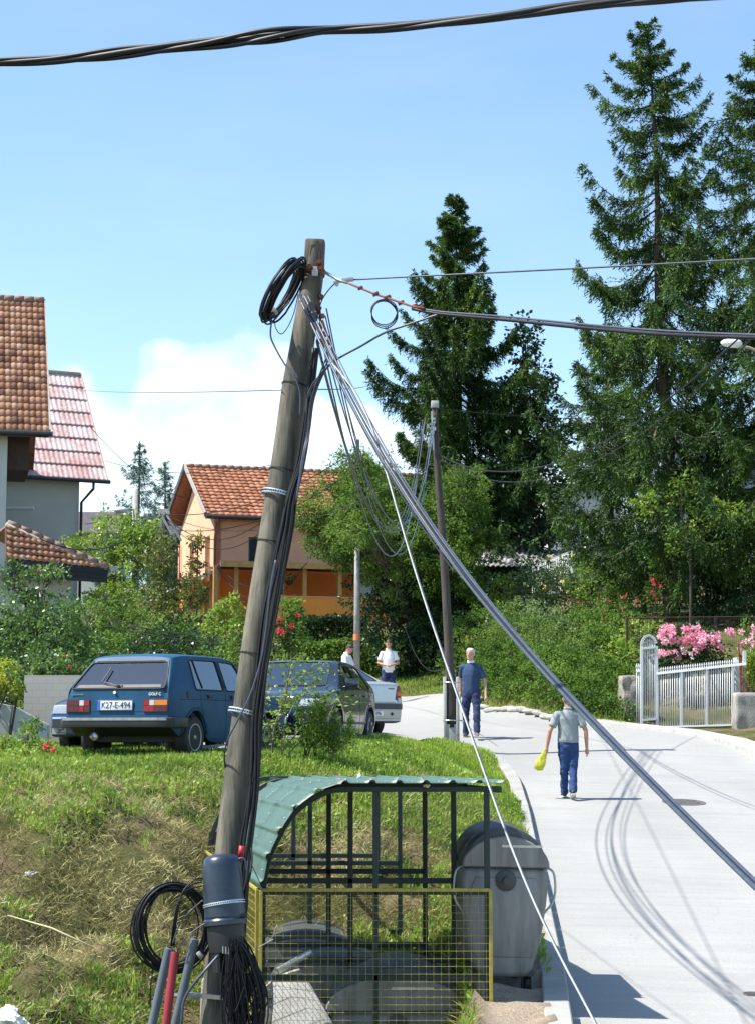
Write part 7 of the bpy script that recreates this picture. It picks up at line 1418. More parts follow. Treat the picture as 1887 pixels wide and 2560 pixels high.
def dark_details(c):
    t = c.t; E = c.endpatch
    g_ = E('grille', [(-.27, .50), (.27, .50), (.36, .80), (-.36, .80)], M['blackplastic'], True, .012); ch = mat('satin_chrome', (.55, .6, .68), .2, metal=1)
    P_ = [Vector((c.px(y, z, True) + .016, y, z)) for y, z in ((-.36, .80), (-.18, .805), (0, .805), (.18, .805), (.36, .80), (.33, .68), (.27, .50), (0, .49), (-.27, .50), (-.33, .68), (-.36, .80))]; MB().tube(P_, .012, 6).build('grille_frame', ch, g_, smooth=True)
    for z in np.linspace(.55, .76, 6): P_ = [Vector((c.px(y, z, True) + .016, y, z)) for y in np.linspace(-.29, .29, 7)]; MB().tube(P_, .006, 5).build('grille_bar', ch if False else M['sill'], g_, smooth=True)
    for s in (1, -1):
        E('headlamp', [(s * .42, .66), (s * .76, .68), (s * .78, .79), (s * .44, .775)], M['lamp'], True, .010)
        E('fog_lamp', [(s * .44, .40), (s * .62, .41), (s * .62, .48), (s * .44, .47)], M['lwhite'], True, .008, nu=3, nv=2)
    E('lower_intake', [(-.36, .34), (.36, .34), (.36, .42), (-.36, .42)], M['blackplastic'], True, .006); plate(c, '656', .0, .455, True, .50, .115)
    for s in (-1, 1):
        c.seam([(-.34, .26), (-.34, .6), (-.34, .95)], s); c.seam([(-.34, .97), (-.33, 1.35)], s, .012); c.seam([(-1.10, .95), (-1.08, .72), (-.86, .42), (-.83, .26)], s); c.seam([(.86, .26), (.88, .6), (.90, .90)], s); c.seam([(-1.8, .78), (-.8, .76), (.2, .74), (1.1, .72)], s, .005, M['navy'])
        lip = c.seam([(-.80, .42), (0, .42), (.86, .42)], s, .022, M['sill'], 'rubbing_strip')
        for xx in (-.80, .10):
            y = c.py(xx, .86, s); b = MB(); b.box((xx, y + s * .02, .86), (.17, .02, .028)); b.build('door_handle', M['navy'], t, bevel=.008)
        y = c.py(.70, .99, s) or s * .82; b = MB(); b.bar((.74, y - s * .02, .96), (.74, y + s * .08, 1.0), .05, .03); b.box((.76, y + s * .15, 1.04), (.09, .21, .135)); b.build('wing_mirror', M['navy'], t, bevel=.035, seg=3)
        for xw in (c.S['rw'], c.S['fw']):
            P_ = [Vector((xw + .395 * cos(a), (c.py(xw + .395 * cos(a), .335 + .395 * sin(a), s) or s * .86) + s * .002, .315 + .395 * sin(a))) for a in np.linspace(.15, pi - .15, 13)]; MB().tube(P_, .012, 6).build('arch_lip', M['navy'], t, smooth=True)
    w = MB(); 
    for y0, y1 in ((.62, .05), (.02, -.55)):
        w.tube([(1.00, y0, .985), (.97, (y0 + y1) / 2, 1.0), (.94, y1, 1.005)], .007, 5)
    w.build('wiper', M['blackplastic'], t)
    b = MB(); b.tube(spline([(.95, .62, .97), (.70, .60, 1.12), (.45, .56, 1.26)], 5), .018, 6, flat=.3); b.build('pale_strip', M['cable_light'], t)  # pale flat strip up one side of the windscreen
    b = MB(); pts = [Vector((.55, .37 + .17 * cos(a), .93 + .17 * sin(a))) for a in np.linspace(0, 2 * pi, 24)]; b.tube(pts, .014, 6); b.build('steering_wheel', M['blackplastic'], t, smooth=True)
    b = MB(); b.tube([(-1.3, .0, 1.385), (-1.42, 0, 1.50)], .004, 4); b.build('aerial', M['blackplastic'], t)
dark_details(c)

# --- the silver saloon seen from behind
M['silver'] = paint('silver_paint', (.50, .52, .54), .28, .6, metal=.35, dirt=.08)
ss = dict(w=.855, wr=.62, Lr=2.15, Lf=2.05, rw=-1.28, fw=1.33, r=.30, zsr=.30, zsf=.30, zm=.62,
  xb=[-2.12, -2.02, -1.86, -1.62, -1.24, -1.10, -.70, -.38, -.28, .0, .34, .64, .86, 1.02, 1.14, 1.32, 1.50, 1.66, 1.76, 1.98],
  xt=[-2.10, -2.02, -1.88, -1.66, -1.00, -.88, -.62, -.38, -.28, -.05, .08, .18, .28, 1.0, 1.14, 1.32, 1.50, 1.66, 1.76, 1.94],
  zb=[.98, .985, .98, .975, .97, .965, .96, .95, .95, .94, .935, .93, .92, .90, .88, .86, .83, .79, .77, .70],
  zt=[1.04, 1.06, 1.065, 1.07, 1.38, 1.40, 1.415, 1.425, 1.425, 1.425, 1.42, 1.41, 1.39, .98, .96, .94, .91, .87, .84, .76],
  wm=[.92, .965] + [1.0] * 13 + [.99, .98, .96, .94, .86], win={5, 6, 8, 9, 10}, top_glass={3, 12}, rim=mat('silver_rim', (.4, .41, .42), .35, metal=.6), rimkind='steel', cab=(-1.35, 1.0), ztub=.85, seat_f=.0, seat_r=-.85, sealw=.008, bulge=.05)
c = car('silver_saloon', 'silver saloon parked beyond the dark hatchback, seen from behind', (-1.50, 36.75, -.115), atan2(.77, -.64), ss, M['silver'], M['glass_d'])
def silver_details(c):
    t = c.t; E = c.endpatch
    for s in (1, -1):
        q = [(s * .60, .72), (s * .775, .66), (s * .80, 1.00), (s * .67, .98)]; o = E('tail_lamp', q, M['lred'], off=.012, nu=5, nv=6); E('amber_lens', [(s * .63, .80), (s * .76, .78), (s * .78, .87), (s * .65, .87)], M['lamber'], off=.017, parent=o, nu=3, nv=2); E('white_lens', [(s * .66, .67), (s * .77, .665), (s * .775, .74), (s * .665, .75)], M['lwhite'], off=.017, parent=o, nu=3, nv=2)
    E('bumper_top', [(-.79, .53), (.79, .53), (.79, .645), (-.79, .645)], M['sill'] if False else mat('dark_bumper_band', (.03, .035, .05), .4), off=.03, nu=16, nv=3); E('bumper_lower', [(-.79, .27), (.79, .27), (.80, .525), (-.80, .525)], mat('cream_bumper', (.48, .46, .42), .4), off=.022, nu=16, nv=3)
    plate(c, 'T04-A-096', .0, .45, False, .52, .115, size=.1)
    b = MB(); x = c.px(-.30, .40) - .03; b.lathe([(.032, 0), (.032, .01), (.018, .012), (.0, .006)], (x, -.48, .44), 12, Matrix.Rotation(-pi / 2, 3, 'Y')); b.build('tow_eye', M['blackplastic'], t)
    Rm = Matrix(((0, 0, -1), (-1.0, 0, 0), (0, 1, 0))).to_4x4(); b = MB(); b.box((c.px(-.50, .93) - .004, -.50, .925), (.006, .15, .022)); b.build('badge', M['sill'], t)
    b = MB(); P_ = [Vector((c.px(y, .665) - .003, y, .665)) for y in np.linspace(-.60, .60, 11)]; b.tube(P_, .004, 5); b.build('boot_seam', M['dark'], t)
    for s in (-1, 1): c.seam([(-.34, .28), (-.34, .94)], s); c.seam([(.86, .28), (.88, .90)], s)
silver_details(c)
# --- the blue saloon peeping out behind the hatchback
M['blue2'] = paint('deep_blue_paint', (.02, .04, .12), .2, .9)
ns = dict(ss); ns.update(w=.85, rim=ss['rim'], zb=[.93] * 12 + [.90, .88, .865, .85, .83, .81, .80, .76], zt=[1.0, 1.01, 1.02, 1.03, 1.33, 1.35, 1.37, 1.375, 1.375, 1.375, 1.37, 1.36, 1.34, .94, .925, .91, .89, .87, .85, .80], wm=[.94, .97] + [1.0] * 15 + [.995, .985, .95], bulge=.02)
c = car('blue_saloon', 'deep blue saloon mostly hidden behind the left of the blue hatchback', (-3.81, 30.4, -.37), atan2(-.97, -.25), ns, M['blue2'], M['glass'])
def saloon_details(c):
    t = c.t; E = c.endpatch
    for s in (1, -1): E('headlamp', [(s * .44, .64), (s * .80, .64), (s * .80, .77), (s * .44, .77)], M['lamp'], True, .012); E('indicator', [(s * .50, .32), (s * .74, .32), (s * .74, .41), (s * .50, .41)], M['lamp'], True, .03, nu=3, nv=2)
    E('grille', [(-.40, .63), (.40, .63), (.40, .77), (-.40, .77)], M['blackplastic'], True, .01)
    b = E('bumper', [(-.82, .42), (.82, .42), (.82, .58), (-.82, .58)], M['blackplastic'], True, .07, nu=16, nv=2); E('bumper_strip', [(-.82, .555), (.82, .555), (.82, .585), (-.82, .585)], M['chrome'], True, .075, parent=b, nu=16, nv=1)
    E('front_skirt', [(-.78, .26), (.78, .26), (.80, .41), (-.80, .41)], M['blue2'], True, .03, nu=12, nv=2)
saloon_details(c)
# ------------------------------------------------------------------ people
M['skin'] = mat('skin', (.52, .29, .20), .55, noise=.12, nscale=20); M['skin2'] = mat('skin_tanned', (.50, .25, .16), .55, noise=.12, nscale=20); M['jeans'] = mat('blue_jeans', (.022, .065, .19), .85, col2=(.010, .03, .10), nscale=9, bump=.4, bscale=25); M['jeans_d'] = mat('dark_jeans', (.018, .04, .12), .85, col2=(.010, .018, .05), nscale=9, bump=.4, bscale=25)
M['shirt_g'] = mat('grey_green_shirt', (.27, .31, .315), .85, noise=.15, nscale=7, bump=.3, bscale=12); M['shirt_n'] = mat('navy_shirt', (.022, .055, .13), .85, noise=.25, nscale=8, bump=.3, bscale=12); M['shirt_w'] = mat('white_shirt', (.78, .79, .82), .8, noise=.06, nscale=8)
M['hair_w'] = mat('grey_hair', (.62, .60, .56), .8, noise=.25, nscale=60); M['hair_g'] = mat('dark_grey_hair', (.16, .14, .12), .8, noise=.3, nscale=60); M['hair_b'] = mat('brown_hair', (.06, .032, .02), .7, noise=.3, nscale=60); M['shoe'] = mat('dark_shoe', (.035, .035, .035), .6, noise=.3); M['sole'] = mat('shoe_sole', (.55, .54, .5), .7)
def fuse(b, vox, sm=3):
    me = b.mesh('x'); o = bpy.data.objects.new('x', me); COL.objects.link(o); r = o.modifiers.new('r', 'REMESH'); r.mode = 'VOXEL'; r.voxel_size = vox; s = o.modifiers.new('s', 'SMOOTH'); s.factor = .5; s.iterations = sm
    bpy.context.view_layer.update(); ev = bpy.data.meshes.new_from_object(o.evaluated_get(bpy.context.evaluated_depsgraph_get())); bpy.data.objects.remove(o); return ev
def ell(b, secs, n=20):
    """closed horizontal-section solid: (x, y, z, rx, ry)"""
    vs = []; 
    for x, y, z, rx, ry in secs: vs += [(x + rx * cos(2 * pi * j / n), y + ry * sin(2 * pi * j / n), z) for j in range(n)]
    k = len(secs); fs = [(i * n + j, i * n + (j + 1) % n, (i + 1) * n + (j + 1) % n, (i + 1) * n + j) for i in range(k - 1) for j in range(n)] + [tuple(range(n))[::-1], tuple((k - 1) * n + j for j in range(n))]; b.add(vs, fs)
def ball(b, c, r, R=None, n=14): b.lathe([(max(.001, sin(a)) * r[0], -cos(a) * r[2]) for a in np.linspace(0, pi, 9)], c, n) if not isinstance(R, int) else None
def person(label, loc, face, hgt, J, shirt, trouser, skin, hair, shoe=None, group=None, lean=0, sleeve=.5, tuck=False, hairlen=0, collar=None):
    """J: hand/elbow/knee/foot targets in metres for a 1.75 m figure; x = figure's right, y = forward"""
    t = thing('person', label, 'person', loc, face, group); t.scale = (hgt / 1.75,) * 3; V = Vector
    d = dict(shL=(-.165, 0, 1.405), shR=(.165, 0, 1.405), elL=(-.25, -.03, 1.14), elR=(.25, -.03, 1.14), haL=(-.27, .08, .88), haR=(.27, .08, .88), hipL=(-.09, 0, .93), hipR=(.09, 0, .93), knL=(-.10, .03, .50), knR=(.10, .03, .50), anL=(-.10, 0, .09), anR=(.10, 0, .09), head=(0, .03, 1.645), toeL=0, toeR=0, hd=(0, 1, 0)); d.update(J); Q = {k: V(v) if isinstance(v, tuple) else v for k, v in d.items()}
    b = MB(); H = Q['head']; hd = Q['hd'].normalized(); hx_ = hd.cross(V((0, 0, 1))).normalized(); hu = hx_.cross(hd)
    R3 = Matrix((hx_, hd, hu)).transposed()
    ell(b, [(0, 0, .86, .11, .08), (0, 0, .95, .155, .10), (0, .005, 1.08, .135, .095), (0, .01, 1.22, .15, .105), (0, 0, 1.34, .150, .105), (0, 0, 1.42, .11, .08), (0, 0, 1.49, .06, .055)])
    b.tube([V((0, 0, 1.42)), V((0, .005, 1.50)), H - hu * .05], [.062, .054, .052], 12)
    # head: skull, jaw, nose, brow, ears
    hp = []
    for zf, rx, ry, fy in ((-.115, .022, .03, .045), (-.105, .045, .055, .03), (-.07, .058, .075, .014), (-.03, .066, .088, .004), (.01, .072, .094, 0), (.05, .074, .095, -.003), (.085, .064, .082, -.006), (.108, .040, .055, -.008), (.116, .012, .02, -.008)):
        hp.append([H + hx_ * (rx * cos(a)) + hd * (fy + ry * sin(a)) + hu * zf for a in np.linspace(0, 2 * pi, 17)[:-1]])
    vs = [p for r_ in hp for p in r_]; k = len(hp); n = 16; b.add(vs, [(i * n + j, i * n + (j + 1) % n, (i + 1) * n + (j + 1) % n, (i + 1) * n + j) for i in range(k - 1) for j in range(n)] + [tuple(range(n))[::-1], tuple((k - 1) * n + j for j in range(n))])
    b.tube([H + hd * .085 + hu * .018, H + hd * .108 - hu * .022, H + hd * .088 - hu * .028], [.008, .015, .010], 6)
    for s in (-1, 1): b.tube([H + hx_ * s * .070 + hu * .012, H + hx_ * s * .086 + hu * .018 - hd * .004, H + hx_ * s * .078 - hu * .028], [.014, .014, .010], 6)
    for s, S_ in ((-1, 'L'), (1, 'R')):
        sh, el_, ha = Q['sh' + S_], Q['el' + S_], Q['ha' + S_]; b.tube([sh.lerp(V((0, 0, sh.z)), .4), sh, sh.lerp(el_, .5), el_, el_.lerp(ha, .4), ha], [.05, .056, .046, .038, .036, .025], 12)
        # palm, four fingers and the thumb
        f = (ha - el_).normalized(); side = V((0, 1, 0)) if abs(f.y) < .8 else V((0, 0, 1)); side = (side - f * side.dot(f)).normalized(); nn = f.cross(side).normalized() * s; palm = ha + f * .045
        vs = []
        b.tube([ha, ha + f * .03, ha + f * .085], [.026, .034, .036], 10)
        cl = J.get('curl' + S_, .5)
        for q in range(4):
            o = ha + f * .08 + side * (.030 - q * .020); L = (.072, .08, .074, .058)[q]; p1 = o + f * L * .45 + -nn * (L * .12 * cl); p2 = o + f * L * (.85 - .3 * cl) - nn * L * (.45 * cl); b.tube([o, p1, p2], [.0105, .0095, .008], 6)
        o = ha + f * .025 + side * .032; b.tube([o, o + side * .022 + f * .03 - nn * .008, o + side * .024 + f * .062 - nn * .016], [.013, .011, .009], 6)
        hp_, kn, an = Q['hip' + S_], Q['kn' + S_], Q['an' + S_]; b.tube([hp_, hp_.lerp(kn, .5), kn, kn.lerp(an, .35), an], [.085, .075, .055, .052, .038], 12)
        fd = Q.get('fd' + S_, V((0, 1, 0))); fd = V(J['fd' + S_]) if 'fd' + S_ in J else V((0, 1, 0)); b.tube([an - V((0, 0, .03)), an + fd * .08 - V((0, 0, .045)), an + fd * .16 - V((0, 0, .05))], [.036, .034, .026], 8)
    me = fuse(b, .0085, 2); link('body', me, skin, t)
    # face: eyes, brows, mouth
    fb = MB(); [fb.box(H + hd * (.087 if 1 else 0) + hx_ * s * .030 + hu * .012, (.020, .010, .008), R3) for s in (-1, 1)]; fb.build('eyes', M['dark'], t, bevel=.002); fb = MB(); [fb.box(H + hd * .090 + hx_ * s * .031 + hu * .032, (.032, .008, .006), R3) for s in (-1, 1)]; fb.build('eyebrows', hair, t, bevel=.001); fb = MB(); fb.box(H + hd * .086 - hu * .055, (.042, .010, .008), R3); fb.build('mouth', mat('lips', (.38, .14, .11), .6), t, bevel=.002)
    # hair
    hb = MB(); hh = []
    for zf, rx, ry, fy in ((-.03 - hairlen, .071, .062, -.036), (.015, .079, .078, -.026), (.045, .082, .094, -.012), (.08, .076, .095, -.006), (.105, .058, .075, -.004), (.126, .025, .034, -.006)): hh.append([H + hx_ * (rx * cos(a)) + hd * (fy + ry * sin(a)) + hu * (zf + .008 * sin(a * 5)) for a in np.linspace(0, 2 * pi, 21)[:-1]])
    n = 20; vs = [p for r_ in hh for p in r_]; hb.add(vs, [(i * n + j, i * n + (j + 1) % n, (i + 1) * n + (j + 1) % n, (i + 1) * n + j) for i in range(5) for j in range(n)] + [tuple(range(n))[::-1], tuple(5 * n + j for j in range(n))]); link('hair', fuse(hb, .010, 2), hair, t)
    # shirt
    b = MB(); bot = .93 if tuck else .86
    ell(b, [(0, 0, bot, .172, .125), (0, .0, bot + .05, .180, .132), (0, .008, 1.10, .172, .130), (0, .01, 1.24, .172, .130), (0, .0, 1.33, .172, .122), (0, -.002, 1.395, .150, .105), (0, -.004, 1.445, .105, .085), (0, 0, 1.485, .070, .068)])
    for S_ in 'LR':
        sh, el_ = Q['sh' + S_], Q['el' + S_]; e = sh.lerp(el_, .62 + sleeve * .2); b.tube([sh.lerp(V((0, 0, sh.z - .02)), .5), sh + V((0, 0, -.005)), sh.lerp(e, .6), e], [.066, .068, .064, .068], 14)
    me = fuse(b, .011, 2); A = np.array([tuple(v.co) for v in me.vertices]); q = A.copy(); q[:, 2] *= .45; dis = fbm(q * 1.0 + loc[0], 9, 2) * .011; nr = np.array([tuple(v.normal) for v in me.vertices]); A += nr * dis[:, None]; me.vertices.foreach_set('co', A.ravel().astype(np.float32)); me.update(); so = link('shirt', me, shirt, t)
    cb = MB(); cb.lathe([(.066, 1.475), (.074, 1.50), (.070, 1.528), (.064, 1.522)], (0, .0, 0), 18, cap=False); cb.build('collar', collar or shirt, t, smooth=True)
    # trousers
    b = MB(); ell(b, [(0, 0, .80, .13, .10), (0, 0, .88, .168, .118), (0, 0, .98, .160, .112), (0, 0, 1.03 if tuck else 1.0, .152, .106)])
    for S_ in 'LR': hp_, kn, an = Q['hip' + S_], Q['kn' + S_], Q['an' + S_]; b.tube([hp_ + V((0, 0, .0)), hp_.lerp(kn, .5), kn, kn.lerp(an, .5), an + V((0, 0, -.01))], [.098, .092, .072, .068, .070], 14)
    me = fuse(b, .011, 2); A = np.array([tuple(v.co) for v in me.vertices]); nr = np.array([tuple(v.normal) for v in me.vertices]); A += nr * (fbm(A * [1, 1, 2.0] + 7 + loc[0], 8, 2) * .012)[:, None]; me.vertices.foreach_set('co', A.ravel().astype(np.float32)); me.update(); link('trousers', me, trouser, t)
    if tuck: bb = MB(); bb.lathe([(1, -.018), (1.02, -.018), (1.02, .018), (1, .018)], (0, 0, 0), 24, cap=False); o = bb.build('belt', M['dark'], t); o.scale = (.166, .122, 1); o.location = (0, 0, 1.0)
    for S_ in 'LR':
        an = Q['an' + S_]; fd = V(J['fd' + S_]).normalized() if 'fd' + S_ in J else V((0, 1, 0)); fu = V(J.get('fu' + S_, (0, 0, 1))).normalized(); fr = fd.cross(fu).normalized(); Rf = Matrix((fr, fd, fr.cross(fd))).transposed(); lo = MB(); base = an - fr.cross(fd) * .075
        secs = [(-.07, .030, .06), (-.05, .040, .075), (.0, .042, .078), (.06, .044, .062), (.12, .047, .045), (.17, .040, .036), (.20, .020, .026)]; vs = []
        for y, w, h in secs: vs += [base + Rf @ V((w * cos(a), y, max(0, .014 + h * .5 + h * .5 * sin(a)))) for a in np.linspace(0, 2 * pi, 13)[:-1]]
        n = 12; lo.add(vs, [(i * n + j, i * n + (j + 1) % n, (i + 1) * n + (j + 1) % n, (i + 1) * n + j) for i in range(6) for j in range(n)] + [tuple(range(n))[::-1], tuple(6 * n + j for j in range(n))]); sho = lo.build('shoe', shoe or M['shoe'], t, smooth=True); so_ = MB(); so_.prism([base + Rf @ V((x, y, 0)) for x, y in ((-.032, -.07), (.032, -.07), (.046, .0), (.048, .12), (.03, .19), (-.03, .19), (-.048, .12), (-.046, 0))], (0, 0, 0), Rf @ V((0, 0, .018))); so_.build('sole', M['sole'], sho, bevel=.004)
    return t
def at(x, y, d, dz=0): p = D(x, y, d); return (p.x, d, p.z + dz)
# man in the grey-green shirt walking away
p = P(1421, 1996, 30.7); person('man in a grey-green short-sleeved shirt and jeans walking away with a yellow bag', (p.x, 30.7, g(p.x, 30.7) + .005), .05, 1.74,
  dict(haL=(-.36, .02, .84), elL=(-.31, -.04, 1.13), haR=(.31, -.02, .83), elR=(.29, -.06, 1.13), hipL=(-.085, 0, .93), knL=(-.06, .06, .50), anL=(-.05, .17, .10), hipR=(.085, 0, .93), knR=(.08, .0, .49), anR=(.045, -.17, .13), fdR=(.05, .86, -.30), fuR=(0, .3, .9), curlL=1.0, curlR=.45, shL=(-.18, 0, 1.40), shR=(.18, 0, 1.40)),
  M['shirt_g'], M['jeans'], M['skin2'], M['hair_g'], tuck=True, sleeve=.6)
def bag():
    t = wthing('plastic_bag', 'yellow plastic bag hanging from the left hand of the man walking away', 'bag', P(1354, 1890, 30.66)); c = P(1362, 1878, 30.68); b = MB(); secs = []
    for f, x, w in ((0, 1362, .012), (.06, 1361, .02), (.2, 1358.5, .045), (.4, 1354.5, .070), (.6, 1350.5, .088), (.8, 1348, .093), (.93, 1347, .075), (1, 1347, .04)):
        q = P(x, 1872 + f * 54, 30.68); secs.append((q.x, q.y, q.z, w, w * .5))
    secs = secs[::-1]; ell(b, secs, 24); me = fuse(b, .008, 1); A = np.array([tuple(v.co) for v in me.vertices]); nr = np.array([tuple(v.normal) for v in me.vertices]); A += nr * (fbm(A * [1, 1, .35], 30, 2) * .010)[:, None]; me.vertices.foreach_set('co', A.ravel().astype(np.float32)); me.update()
    link('bag', me, leafmat('yellow_plastic', (.50, .52, .08), (.66, .68, .14), (.78, .80, .25), .45, .35, 9), t)
bag()
# man in the navy shirt walking towards the camera
p = P(1177, 1843, 38.3); person('grey-haired man in a navy shirt and jeans walking towards the camera', (p.x, 38.3, g(p.x, 38.3) + .005), pi - .25, 1.83,
  dict(haL=(-.31, .05, .80), elL=(-.27, -.06, 1.10), haR=(.24, -.10, .90), elR=(.24, -.12, 1.14), hipL=(-.09, 0, .93), knL=(-.13, .10, .52), anL=(-.16, .20, .11), fdL=(0, .95, .25), fuL=(0, -.2, .97), knR=(.11, -.02, .50), anR=(.13, -.14, .09), head=(0, .04, 1.65), hd=(.28, 1, 0)),
  M['shirt_n'], M['jeans_d'], M['skin'], M['hair_w'], sleeve=.6, collar=M['shirt_w'])
# the two people in white
p = D(850, 1544, 49); person('person in a white T-shirt standing by the road with hands together at the waist', (p.x, 49, g(p.x, 49)), pi + .1, 1.72,
  dict(haL=(-.05, .22, 1.06), elL=(-.27, .02, 1.12), haR=(.06, .22, 1.05), elR=(.27, .02, 1.12), head=(0, .05, 1.635), hd=(0, 1, -.28)), M['shirt_w'], M['jeans_d'], M['skin2'], M['hair_b'], sleeve=.5)
p = D(758, 1544, 48); o = person('person in a white shirt bending forward behind the silver car, head bowed', (p.x, 48, g(p.x, 48)), -pi * .62, 1.76,
  dict(haL=(-.12, .32, .98), elL=(-.25, .12, 1.10), haR=(.16, .34, .98), elR=(.25, .12, 1.10), head=(0, .09, 1.62), hd=(0, 1, -.65)), M['shirt_w'], M['jeans_d'], M['skin2'], M['hair_b'], sleeve=.6)
# ------------------------------------------------------------------ waste-bin shelter, bins, litter
M['greenp'] = mat('green_roof_sheet', (.062, .125, .095), .5, col2=(.05, .10, .078), nscale=5, spec=.6)
M['frame_d'] = mat('dark_green_paint', (.012, .030, .028), .5, noise=.3, nscale=10)
M['yellow'] = mat('yellow_paint', (.40, .34, .05), .5, col2=(.26, .21, .04), nscale=20)
M['bin'] = mat('galvanised_bin', (.28, .275, .265), .55, metal=.15, col2=(.16, .158, .15), nscale=4, stretch=(2, 2, .35), bump=.15)
M['binlid'] = mat('dark_bin_lid', (.085, .088, .09), .55, metal=.2, noise=.3)
def Zs(X, Y, d=15.0): return P(580 + X / 2.015, 1900 + Y / 2.015, d)
def shelter():
    d0 = 15.0; k = F / d0 / 2.015; t = wthing('bin_shelter', 'open metal bin shelter with a curved green sheet roof and yellow mesh panels', 'shelter', Zs(720, 1500)); vx = (108.5 - 943.5) / F; vz = -(1859 - 1827.5) / F
    step = d0 / 12.5; sh = lambda dd: Vector((vx * dd, dd, vz * dd))     # along the row, away from the camera
    zb = -3.15
    arc = [(157, 662), (165, 600), (180, 520), (203, 455), (230, 400), (262, 340), (300, 283), (345, 240), (395, 203), (450, 172), (510, 152), (570, 146), (660, 146), (1350, 146)]
    af = [Zs(*p) for p in arc]
    for n in range(5):
        o = sh(step * n); w = .046
        b = MB(); pts = [Vector((af[0].x, d0, zb))] + af
        for p, q in zip(pts[:-1], pts[1:]): b.bar(p + o, q + o + (q - p).normalized() * .006, w, w, up=(0, 1, 0))
        b.build('roof_arch', M['frame_d'], t, bevel=.004, seg=1)
        for X in (722, 1280): b = MB(); p = Zs(X, 146 + 12) + o; b.bar(Vector((p.x, p.y, zb)), p, w, w, up=(0, 1, 0)); b.build('post', M['frame_d'], t, bevel=.004, seg=1)
        for Y in (664, 1095): b = MB(); b.bar(Zs(165, Y) + o, Zs(1280, Y) + o, w, w); b.build('cross_rail', M['frame_d'], t, bevel=.004, seg=1)
    for X, Y in ((1345, 146), (570, 146), (157, 664)): b = MB(); b.bar(Zs(X, Y + 6), Zs(X, Y + 6) + sh(step * 4), .04, .04); b.build('purlin', M['frame_d'], t)
    # curved ribbed sheets
    curve = [Zs(x, y - 13) for x, y in arc]; L = [0]
    for p, q in zip(curve[:-1], curve[1:]): L.append(L[-1] + (q - p).length)
    tot = L[-1]; nr = 190; S = np.linspace(0, tot, nr); X = np.interp(S, L, [p.x for p in curve]); Zc = np.interp(S, L, [p.z for p in curve]); tx = np.gradient(X); tz = np.gradient(Zc); ln = np.hypot(tx, tz); nx_, nz_ = -tz / ln, tx / ln
    s = (S - .02) % .2135; rib = np.clip((.030 - np.abs(s - .03)) / .011, 0, 1) * .024
    X2 = X + nx_ * rib; Z2 = Zc + nz_ * rib; r = np.random.default_rng(2)
    for n in range(3):
        a = -.22 + n * 1.06; e = a + 1.09; V = []; nn = 3; lift = .008 * (4 - n) ; dl = [0, .004, .0]
        cut = r.normal(size=nr) * .004 + .04 * np.sin(S * 2.2 + n)
        for j in range(nn + 1):
            q = a + (e - a) * j / nn
            for i in range(nr): dd = q + (cut[i] if j == nn else 0) ; V.append((X2[i] + nx_[i] * lift + vx * dd, d0 + dd, Z2[i] + nz_[i] * lift + vz * dd))
        i = (np.arange(nn)[:, None] * nr + np.arange(nr - 1)[None]).ravel(); me = quads_mesh('roof_sheet', V, np.stack([i, i + 1, i + nr + 1, i + nr], 1)); o = link('roof_sheet', me, M['greenp'], t, smooth=False); so = o.modifiers.new('s', 'SOLIDIFY'); so.thickness = .003
        b = MB(); [b.lathe([(.008, 0), (.008, .008), (.002, .012)], Vector((X[i_] + nx_[i_] * (lift + .004) + vx * (a + .1), d0 + a + .1, Zc[i_] + nz_[i_] * (lift + .004) + vz * (a + .1))), 6, Vector((nx_[i_], 0, nz_[i_])).to_track_quat('Z', 'Y').to_matrix()) for i_ in range(12, nr, 17)]; b.build('roof_screws', M['galv'], o)
    # front and left yellow mesh
    def mesh_panel(A, B, z0, z1, cell=.06, nm='mesh_panel'):
        u = (B - A); Ln = u.length; u.normalize(); o = Vector((u.y, -u.x, 0)) * .028; f = MB()
        pt = lambda s_, z: Vector((A.x + u.x * s_, A.y + u.y * s_, z)) + o
        for p, q in ((pt(0, z1), pt(Ln, z1)), (pt(0, z0), pt(Ln, z0))): f.bar(p, q, .022, .028)
        for p, q in ((pt(0, z0), pt(0, z1)), (pt(Ln, z0), pt(Ln, z1))): f.bar(p, q, .028, .028, up=u)
        fo = f.build(nm, M['yellow'], t, bevel=.003, seg=1); m = MB(); s_ = cell
        while s_ < Ln - .02: m.tube([pt(s_, z0), pt(s_, z1)], 0.0021, 4, cap=False); s_ += cell
        z = z1 - cell
        while z > z0: m.tube([pt(0, z) + o.normalized() * .005, pt(Ln, z) + o.normalized() * .005], 0.0021, 4, cap=False); z -= cell
        m.build('wire_mesh', M['yellow'], fo, smooth=True)
    zt = Zs(700, 652).z; mesh_panel(Zs(150, 652) + Vector((0, -.03, 0)), Zs(1297, 652) + Vector((0, -.03, 0)), zb + .1, zt)
    mesh_panel(Zs(146, 652) + sh(4.7), Zs(146, 652) + Vector((0, -.02, 0)), zb + .1, zt)
    b = MB(); q = [Zs(175, 560) , Zs(640, 585)]; o4 = sh(step * 4 + .05); b.bar(Zs(160, 600) + o4, Zs(560, 604) + o4, .03, .30); b.build('shade_board', M['brown'], t)  # dark board added for the shading under the curved roof at rear left
shelter()
